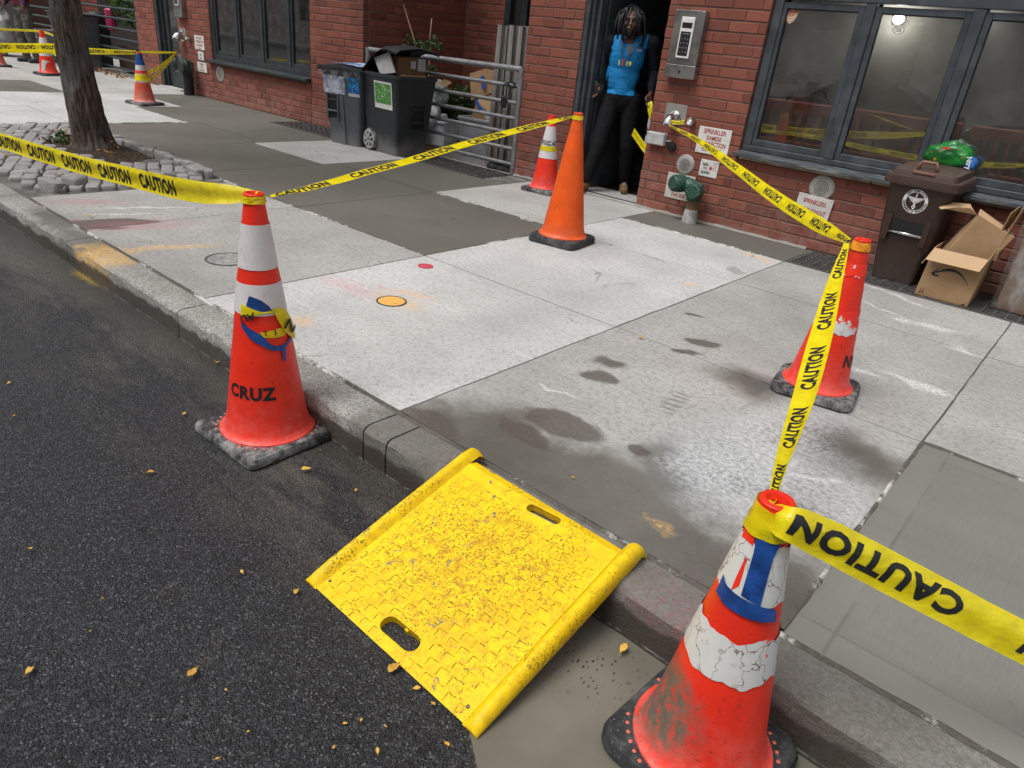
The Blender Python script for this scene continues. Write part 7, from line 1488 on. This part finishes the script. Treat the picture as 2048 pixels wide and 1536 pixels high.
n = N('blue_shirt_panels'); s = n.sep(n.obj()); xr_ = n.m('ADD', s[0], n.m('MULTIPLY', n.m('SUBTRACT', n.noise(9, 2), .5), .02)); cxm = chest.x
blue = n.m('MULTIPLY', n.m('MULTIPLY', n.step(xr_, cxm-.205, cxm-.195), n.step(xr_, cxm+.185, cxm+.175)), n.step(n.m('MULTIPLY', s[1], -1.), -.02, -.01))
low = n.step(s[2], waist.z+.10, waist.z-.02); nar = n.m('MULTIPLY', n.step(xr_, waist.x-.135, waist.x-.125), n.step(xr_, waist.x+.145, waist.x+.135)); blue = n.m('MULTIPLY', blue, n.mixf(low, 1., nar))
n.bump(n.noise(7, 3, n.map(n.obj(), scale=(.7, 1, 2.0), rot=(0, .5, 0)), .55), .6, .03); M_shirt = n.set(n.mix(blue, (.008, .010, .016), n.mix(n.noise(6, 3), (.006, .17, .42), (.010, .23, .54))), .7, 0, .3)
def extra1(P):
    # dreadlocks
    g = random.Random(5); cap = hd+Vector((0, -.012, .025)); dr = B()
    for k in range(40):
        a = g.uniform(0, 2*math.pi); e = g.uniform(.15, 1.35); d = Vector((math.cos(a)*math.cos(e), math.sin(a)*math.cos(e)*1.1-.1, math.sin(e))); p = cap+Vector((d.x*.088, d.y*.102, d.z*.108))
        front = d.y > .55
        if d.y > .2 and abs(d.x) < .62 and e < 1.0: continue
        L = g.uniform(.15, .30)*(.65 if front else 1); o = Vector((d.x, d.y, 0)); o = o.normalized() if o.length > .05 else Vector((0, -1, 0)); q = p+o*.05+Vector((0, 0, -.02)); w = q+o*.02+Vector((g.uniform(-.02, .02), g.uniform(-.02, .02), -L*.55)); dr.tube([p, q, w, w+Vector((g.uniform(-.015, .015), .005, -L*.45))], [.013, .013, .011, .008], 6)
    for sx_ in (-1, 1):
        for k in range(2): p = cap+Vector((sx_*(.068+.010*k), .075-.02*k, .055)); dr.tube([p, p+Vector((sx_*.018, .030, -.05)), p+Vector((sx_*.020, .022, -.14)), p+Vector((sx_*.016, .012, -.20))], [.011, .012, .011, .007], 6)
    part('dreadlocks', dr, M_hair, P, True, False)['kind'] = 'stuff'
    bm = bmesh.new(); bmesh.ops.create_uvsphere(bm, u_segments=24, v_segments=16, radius=1)
    for v in bm.verts:
        c0 = v.co.copy(); f = 1+.10*mnoise.noise(c0*6)
        v.co = Vector((c0.x*.09*f, c0.y*.108*f-.022, c0.z*.108*f+.012)); 
        if c0.y > .25 and c0.z < .60: v.co.y *= .55; v.co.x *= .9
    part('hair', B().bm(bm).xf(Matrix.Translation(cap) @ Matrix.Rotation(R(-12), 4, 'X')), M_hair, P, True, False)
    bm = bmesh.new(); bmesh.ops.create_uvsphere(bm, u_segments=18, v_segments=12, radius=1); part('beard', B().bm(bm).xf(Matrix.Translation(hd+Vector((0, .046, -.098))) @ Matrix.Diagonal((.052, .05, .045, 1))), M_hair, P, True, False)
    for s_ in (-1, 1):
        bm = bmesh.new(); bmesh.ops.create_uvsphere(bm, u_segments=10, v_segments=8, radius=.0095); part('eye', B().bm(bm).xf(Matrix.Translation(hd+Vector((s_*.031, .083, .004)))), plain('eye_dark', (.03, .022, .018), .2), P, True, False)
        part('eyebrow', B().tube([hd+Vector((s_*.016, .098, .024)), hd+Vector((s_*.034, .096, .030)), hd+Vector((s_*.052, .082, .026))], .0045, 6), M_hair, P, True, False)
    # collar, necklace, pendant
    for s_ in (-1, 1): part('collar', sheet([neck+Vector((s_*.012, .075, -.055)), neck+Vector((s_*.030, .098, -.105)), neck+Vector((s_*.105, .070, -.075)), neck+Vector((s_*.085, .005, .005)), neck+Vector((s_*.062, .03, .012))], .006), M_navy, P, False, False)
    part('placket', B().add([neck+Vector((-.030, .10, -.075)), neck+Vector((0, .128, -.165)), neck+Vector((.030, .10, -.075)), neck+Vector((0, .06, -.04))], [(0, 1, 2, 3)]), M_skin, P, False, False)
    M_bead = plain('dark_beads', (.05, .03, .025), .4); y_ = chest.y+.145
    part('necklace', B().tube([neck+Vector((-.075, .05, -.02)), Vector((neck.x-.072, y_-.01, chest.z+.12)), Vector((chest.x-.052, y_+.0, chest.z+.02)), Vector((chest.x-.012, y_+.002, chest.z-.045)), Vector((chest.x+.02, y_+.002, chest.z-.03)), Vector((chest.x+.062, y_, chest.z+.05)), Vector((neck.x+.078, y_-.01, chest.z+.13)), neck+Vector((.075, .05, -.02))], .005, 6), M_bead, P, True, False)
    b = B(); text_flat(b, '1', (chest.x-.062, y_+.006, chest.z-.085), (1, 0, 0), (0, 0, 1), .062, .03); text_flat(b, '19', (chest.x+.030, y_+.006, chest.z-.085), (1, 0, 0), (0, 0, 1), .058, .03); part('pendant', b, plain('yellow_pendant', (.75, .60, .05), .5), P, False, False)['kind'] = 'stuff'
    part('pendant', B().bbox(chest.x-.034, chest.x-.012, y_, y_+.01, chest.z-.09, chest.z-.03, .003), M_sred, P, False, False)
    b = B(); text_flat(b, 'bmr', (chest.x+.115, chest.y+.121, chest.z+.055), (1, -.25, -.05), (0, 0, 1), .03, .03); part('chest_logo', b, plain('pink_print', (.62, .32, .34), .6), P, False, False)
    part('wristband', B().lathe([(.031, -.008), (.034, -.004), (.034, .004), (.031, .008)], 18).xf(Matrix.Translation(wr_l) @ (wr_l-el_l).to_track_quat('Z', 'Y').to_matrix().to_4x4()), plain('green_band', (.02, .22, .07), .5), P, True, False)
    for a, dx, dy in ((an_l, -.10, .20), (an_r, .01, .24)):
        t_ = Vector((dx, dy, 0)).normalized(); p0 = Vector((a.x, a.y-.05, 0)); sd = Vector((t_.y, -t_.x, 0)); Lh = .26; pol = []
        for u, w in ((-.02, .03), (.05, .045), (.13, .04), (.20, .048), (.25, .036), (.272, .012)): pol.append((u, w))
        pts = [p0+t_*u+sd*w for u, w in pol]+[p0+t_*u-sd*w for u, w in reversed(pol)]; part('sole', B().prism([(q.x, q.y) for q in pts], .0, .022), M_sole, P, False, False)
        for k in range(4): q = p0+t_*(.13+.022*k)+Vector((0, 0, .092-.007*k)); part('lace', B().tube([q-sd*.022, q+Vector((0, 0, .006)), q+sd*.022], .0032, 5), M_sole, P, True, False)
build_person('person in bright blue shirt and black trousers stepping out of the open doorway', base, fw_, J, dict(hem=lp(1242, 191, .1).z, skin=M_skin, cloth=[('trousers', ['pants'], .009, M_pants, .0035), ('shirt', ['shirt'], .015, M_shirt, .0018), ('sleeve', ['sleeve'], .009, M_navy, .006), ('shoe', ['shoe_a'], .003, M_shoe, .0), ('shoe', ['shoe_b'], .003, M_shoe, .0)]), extras=extra1)
hp = base+rt2*(wr_l.x+.02)+fw_*(wr_l.y+.05)+Vector((0, 0, wr_l.z-.10)); solo('phone', B().bbox(-.035, .035, -.006, .006, 0, .10, .004).xf(Matrix.Translation(hp) @ Matrix.Rotation(R(30), 4, 'Z') @ Matrix.Rotation(R(25), 4, 'Y')), M_black, 'small black phone held in the right hand of the person in blue', 'phone')
h2 = base+rt2*wr_r.x+fw_*(wr_r.y+.05)+Vector((0, 0, wr_r.z-.08)); tape('limp caution tape held in the left hand of the person in blue', [h2, h2+Vector((.03, -.02, -.06)), h2+Vector((.07, -.02, -.16)), h2+Vector((.05, .02, -.28))], [Vector((.8, .3, .3))*.8]*4, n=16, width=.075, words=False, fold=.006)
p = PY(1283, 288, YW+.22); tape('short strip of caution tape inside the right edge of the doorway', [p+Vector((-.12, 0, .10)), p, p+Vector((.09, -.02, -.055))], [Vector((.3, 0, .9))]*3, n=10, width=.075, words=False)
p = PY(1295, 268, YW+.2); wsg = thing('white_placard', 'small white placard with black dot and figures at the right doorway edge', 'placard', (p.x, YW+.25, p.z-.14)); part('board', B().bbox(-.05, .16, 0, .008, .0, .28, .002), M_paper, wsg, False, False)
b = B(); text_flat(b, '75', (.012, -.0015, .16), (0, 0, 1), (-1, 0, 0), .085, .03); b.add([(-.012+.02*math.cos(k*math.pi/8), -.0015, .07+.02*math.sin(k*math.pi/8)) for k in range(16)], [tuple(range(16))]); part('lettering', b, M_ink, wsg, False, False)['kind'] = 'stuff'
# ---- the person beyond the tree, cut by the frame
b2 = Vector((-17.6, 5.35, 0)); f2 = Vector((.2, -1, 0)).normalized(); J = []
add('pants', (-.10, 0, .90), (-.12, .06, .50), .095, .07); add('pants', (-.12, .06, .5), (-.12, .02, .09), .068, .058); add('pants', (.10, 0, .90), (.13, .02, .50), .095, .07); add('pants', (.13, .02, .5), (.14, -.05, .09), .068, .058); add('pants', (-.06, 0, .94), (.06, 0, .94), .12, .12)
J.append(('e', 'shirt', ((0, .02, 1.12), (.18, .125, .20), 0))); J.append(('e', 'shirt', ((0, .03, 1.33), (.19, .125, .18), 0))); add('shirt', (-.15, .02, 1.42), (.15, .02, 1.42), .065, .065); add('skin', (0, .02, 1.45), (0, .05, 1.56), .055, .052); J.append(('e', 'head', ((0, .07, 1.66), (.078, .095, .105), R(15)))); J.append(('e', 'head', ((0, .10, 1.60), (.055, .06, .06), 0))); J.append(('c', 'head', ((0, .165, 1.66), (0, .178, 1.63), .01, .015)))
for s_ in (-1, 1): J.append(('e', 'head', ((s_*.08, .06, 1.65), (.012, .02, .03), 0)))
add('sleeve', (.19, .02, 1.40), (.28, .12, 1.14), .06, .048); add('sleeve', (.28, .12, 1.14), (.52, .26, 1.02), .045, .034); add('skin', (.50, .25, 1.03), (.55, .275, 1.01), .027, .026); hand(J, (.55, .275, 1.01), (1, .4, -.1), 1, curl=.8, spread=Vector((0, .5, .9)))
add('sleeve', (-.19, .02, 1.40), (-.25, .10, 1.14), .06, .048); add('sleeve', (-.25, .10, 1.14), (-.05, .30, 1.04), .045, .034); add('skin', (-.07, .28, 1.05), (-.02, .32, 1.03), .027, .026); hand(J, (-.02, .32, 1.03), (1, .3, 0), 1, curl=.8, spread=Vector((0, .5, .9)))
for x, y in ((-.12, .02), (.14, -.05)): sk = 'shoe_a' if x < 0 else 'shoe_b'; J.append(('c', sk, ((x, y-.03, .045), (x, y+.16, .035), .045, .038))); add(sk, (x, y, .10), (x, y, .05), .043, .046)
def extra2(P):
    bm = bmesh.new(); bmesh.ops.create_uvsphere(bm, u_segments=18, v_segments=12, radius=1); part('hair', B().bm(bm).xf(Matrix.Translation((0, .045, 1.69)) @ Matrix.Diagonal((.09, .10, .095, 1))), M_hair, P, True, False)
n = N('maroon_blue_top'); s = n.sep(n.obj()); M_top = n.set(n.mix(n.step(s[2], 1.18, 1.24), (.10, .010, .018), (.012, .025, .07)), .8)
build_person('person in grey trousers and dark top, reaching forward beyond the tree', b2, f2, J, dict(skin=skin_mat('skin_brown', (.22, .11, .07)), cloth=[('trousers', ['pants'], .014, fabric('grey_trousers', (.115, .11, .095)), .016), ('shirt', ['shirt'], .012, M_top, .008), ('sleeve', ['sleeve'], .009, fabric('wine_sleeve', (.05, .012, .05)), .006), ('shoe', ['shoe_a'], .004, M_rub, 0), ('shoe', ['shoe_b'], .004, M_rub, 0)]), voxel=.010, extras=extra2)
# ================================================================== far left, beyond the tree
M_rail = plain('dark_green_rail', (.035, .05, .055), .5, .2)
ft = thing('tube_gate', 'dark tube gate with thin rails in front of the planted far alcove', 'gate', (-17.2, YW+.05, 0))
for k in range(7): part('rail', B().tube([(-20.6, YW+.05, .12+.175*k), (-14.56, YW+.05, .12+.175*k)], .021, 10), M_rail, ft, 40)
for x in (-20.6, -17.6, -14.58): part('upright', B().tube([(x, YW+.05, 0), (x, YW+.05, 1.2)], .032, 10), M_rail, ft, 40)
g = random.Random(21); bsh = thing('shrub', 'tall leafy shrub hanging over the far gate beside the brick pier', 'shrub', (-15.2, 7.0, 0)); b = B()
for k in range(16): leaves(b, Vector((-15.3+g.uniform(-.8, .7), 6.75+g.uniform(-.3, .4), 1.35+g.uniform(-.4, .9))), 130, (.35, .3, .3), .17, g)
part('crown', b, M_leaf, bsh)['kind'] = 'stuff'
for k in range(4): part('stem', B().tube([(-15.4+.15*k, 7.0, 0), (-15.3+.1*k, 6.95, .8), (-15.5+.25*k, 6.9, 1.6)], [.02, .015, .008], 7), M_twig, bsh, True)
M_plank = plain('planter_wood', (.07, .038, .02), .8, .3, 6, .3); pt = thing('planter', 'brown wooden planter behind the far gate rails', 'planter', (-15.6, 6.75, 0))
for k in range(9): part('plank', B().bbox(-.72+.16*k, -.57+.16*k, -.22, -.19, .04, .50, .004), M_plank, pt, False, False)
part('box', B().bbox(-.72, .72, -.19, .22, .03, .46, .004), M_plank, pt, False, False)
solo('painted_shade_panel', B().bbox(-20.6, -14.6, 7.9, 7.95, 0, 2.6, .01), M_int, 'dark panel closing the planted far alcove', 'panel'); solo('painted_shade_panel', B().bbox(-40, -20.65, YW-.06, YW-.02, 0, 3.0, .01), M_int, 'dark shopfront wall at the far left behind the person in grey trousers', 'panel')  # two added sheets; their near-black colour stands for the shade at the far left
M_drum = plain('white_bucket', (.38, .38, .38), .6, .15, 8, .1, dirt=(.15, .15, .14)); p = PG(66, 124); bk = thing('bucket', 'white bucket standing behind the cone beyond the tree', 'bucket', (p.x-.3, p.y+.35, 0)); part('pail', B().lathe([(.0005, 0), (.22, 0), (.26, .58), (.275, .58), (.275, .61), (.25, .61), (.21, .05), (.0005, .05)], 28), M_drum, bk, 40, False); part('band', B().lathe([(.252, .44), (.266, .445), (.266, .47), (.255, .475)], 28), M_drum, bk, 40, False)
p = PG(8, 112); bm = bmesh.new(); bmesh.ops.create_icosphere(bm, subdivisions=4, radius=1)
for v in bm.verts:
    c0 = v.co.copy(); f = 1+.2*mnoise.noise(c0*2)+.10*mnoise.noise(c0*5)+.05*mnoise.noise(c0*12); v.co = Vector((c0.x*.42*f, c0.y*.3*f, max(-.5, c0.z*.55*f)+.5))
solo('rubbish_bag', B().bm(bm).xf(Matrix.Translation((p.x-.2, p.y, 0))), M_cbag, 'big clear rubbish bag at the left edge beside the person in grey trousers', 'bag', None, True)
t5 = thing('wheeled_bin', 'far dark wheeled bin with two white labels behind the tree trunk', 'bin', (-16.6, 5.9, 0), R(10)); bin_body(.58, .66, .95, t5, M_bin_b, .80); f5 = lambda z: front_y(.66, .95, z, .80)
decal(t5, -.24, .02, .60, .72, f5, M_paper, name='label'); decal(t5, .08, .24, .50, .74, f5, M_paper, name='label'); part('lid', B().bbox(-.31, .31, -.37, .34, .955, 1.0, .015), M_bin_g, t5, False, False)
t6 = thing('wheeled_bin', 'far black bin with rounded lid behind the gate end post', 'bin', (PY(198, 60, 6.62).x, 6.62, 0), R(-8)); bin_body(.36, .36, 1.0, t6, M_blkpipe, .80); part('lid', B().lathe([(.0005, .08), (.1, .07), (.17, .03), (.19, 0)], 20).xf(Matrix.Translation((0, 0, .98))), M_blkpipe, t6, 40, False)
solo('pink_bag', B().bbox(-.10, .10, -.08, .08, 0, .42, .05).xf(Matrix.Translation((-16.1, YW+.2, .75))), plain('pink_plastic', (.55, .04, .16), .5), 'bright pink bag hung on the far gate rails', 'bag')
for k in range(5): part('litter', leaves(B(), Vector((-17.0+.5*k, 6.0, .03)), 30, (.25, .1, .02), .07, g), plain('dry_leaf_%d' % k, (.35, .18, .04), .8), ft)['kind'] = 'stuff'
# ================================================================== fallen leaves
n = N('fallen_leaf'); r = n.oi(); q = n.noise(60, 3); c = n.mix(r, (.48, .27, .035), (.66, .40, .05)); c = n.mix(n.step(q, .6, .7), c, (.30, .14, .02)); M_fall = n.set(c, .55)
lm = []
for k in range(6):
    gg = random.Random(k); b = B(); nL = 8; vs = []
    for i in range(nL+1):
        u = i/nL; w = .30*math.sin(math.pi*u**.85)*(1-.25*u); z = .10*math.sin(u*3.1+gg.random())*(.6+gg.random()); vs += [(u-.5, -w, z+.10*gg.random()), (u-.5, 0, z), (u-.5, w, z+.12)]
    b.add(vs, [(i*3+j, i*3+j+1, (i+1)*3+j+1, (i+1)*3+j) for i in range(nL) for j in range(2)]); b.tube([(.48, 0, .05), (.72, .04, .03)], .018, 5); lm.append(mesh_of('leaf', b, M_fall, True))
LV_ = [(300, 945, 22, 'leaf beside the stencilled cone in the road'), (612, 938, 22, ''), (335, 653, 12, ''), (28, 832, 12, ''), (60, 1097, 13, ''), (484, 1144, 14, ''), (593, 1183, 22, ''), (788, 1336, 40, 'large yellow leaf leaning on the lower edge of the yellow ramp'), (1246, 1298, 34, 'bright yellow leaf floating in the cement water'), (833, 1377, 22, ''), (58, 1342, 30, 'yellow leaf lying alone at the lower left of the road'), (386, 1346, 34, 'olive green leaf on the asphalt near the bottom edge'), (755, 1502, 18, ''), (893, 1488, 22, ''), (690, 1447, 12, ''), (668, 1494, 12, ''), (722, 1440, 12, ''), (368, 828, 14, ''), (395, 848, 9, ''), (18, 766, 12, ''), (436, 725, 16, ''), (452, 1380, 10, ''), (435, 1517, 12, ''), (205, 1197, 8, ''), (180, 1262, 8, ''), (496, 1463, 9, ''), (640, 900, 10, ''), (712, 980, 12, ''), (866, 1407, 16, ''), (770, 1452, 10, ''), (1530, 1290, 9, '')]
LN_ = {612: 'yellow leaf on the asphalt right of the stencilled cone base', 335: 'small leaf in the gutter above the stencilled cone', 28: 'small leaf at the left edge level with the stencilled cone base', 60: 'small leaf at the left edge below mid height', 484: 'small leaf on the road between stencilled cone and ramp corner', 593: 'orange leaf just left of the low ramp corner', 833: 'brown leaf at the lower ramp edge, left of the puddle', 755: 'leaf at the bottom edge below the ramp', 893: 'yellow leaf at the puddle shore near the bottom edge', 690: 'upper left of the tiny leaves below the ramp', 668: 'lowest left of the tiny leaves below the ramp', 722: 'upper right of the tiny leaves below the ramp', 368: 'tiny leaf left of the stencilled cone corner', 395: 'tiny seed touching the stencilled cone corner', 18: 'tiny leaf highest at the left edge of the road', 436: 'leaf scrap in the gutter beside the stencilled cone', 452: 'tiny scrap right of the olive green leaf', 435: 'tiny leaf at the bottom edge below the olive leaf', 205: 'tiny scrap highest of the specks at lower left', 180: 'tiny scrap under the highest speck at lower left', 496: 'tiny orange scrap left of the leaves below the ramp', 640: 'tiny leaf by the right corner of the stencilled cone base', 712: 'brown leaf in the gutter at the top ramp corner', 866: 'brown leaf along the lower ramp edge near its tip', 770: 'tiny leaf right of the cluster below the ramp', 1530: 'tiny scrap in the water beside the nearest cone'}
for k, (x, y, px, lab) in enumerate(LV_):
    p = PG(x, y, ZR+.012); d = (p-CP).dot(FW); s_ = px*d/FPX*.8
    o = link('fallen_leaf', lm[k % 6], None, p); o.scale = (s_, s_, s_); o.rotation_euler = (rng.uniform(-.15, .15), rng.uniform(-.15, .15), rng.uniform(0, 6.28))
    tag(o, lab or LN_[x], 'leaf', 'fallen leaves on the road')
for k, (x, y, px, lab) in enumerate(((1281, 675, 13, 'orange leaf scrap on the grey slab near the joint'), (182, 433, 12, 'leaf scrap on the slab near the tree pit'), (507, 284, 10, 'tiny yellow leaf at the corner of the far pale slab'), (905, 436, 9, 'pale leaf scrap on the dark fresh slab'), (1087, 1011, 9, 'tiny orange scrap on the damp slab above the ramp'), (1146, 955, 8, 'tiny brown scrap on the damp slab'), (1505, 511, 9, 'scrap on the fresh strip by the wall grating'))):
    p = PG(x, y, .008); d = (p-CP).dot(FW); s_ = px*d/FPX; o = link('fallen_leaf', lm[k % 6], None, p); o.scale = (s_, s_, s_); o.rotation_euler = (0, .1, k*1.3); tag(o, lab, 'leaf')
gp_ = random.Random(4)
for k in range(70):       # leaf litter in the tree pit
    x, y = -7.4+gp_.uniform(-1.3, 1.3), 2.4+gp_.uniform(-.75, .7)
    if k == 0: lt_b = B()
    z = soil_z(x, y)+.03+(.06 if gp_.random() < .4 else 0); leaves(lt_b, Vector((x, y, z)), 2, (.03, .03, .01), .06, gp_)
part('leaf_litter', lt_b, plain('dry_litter', (.30, .15, .05), .8, .4, 30), pit)['kind'] = 'stuff'
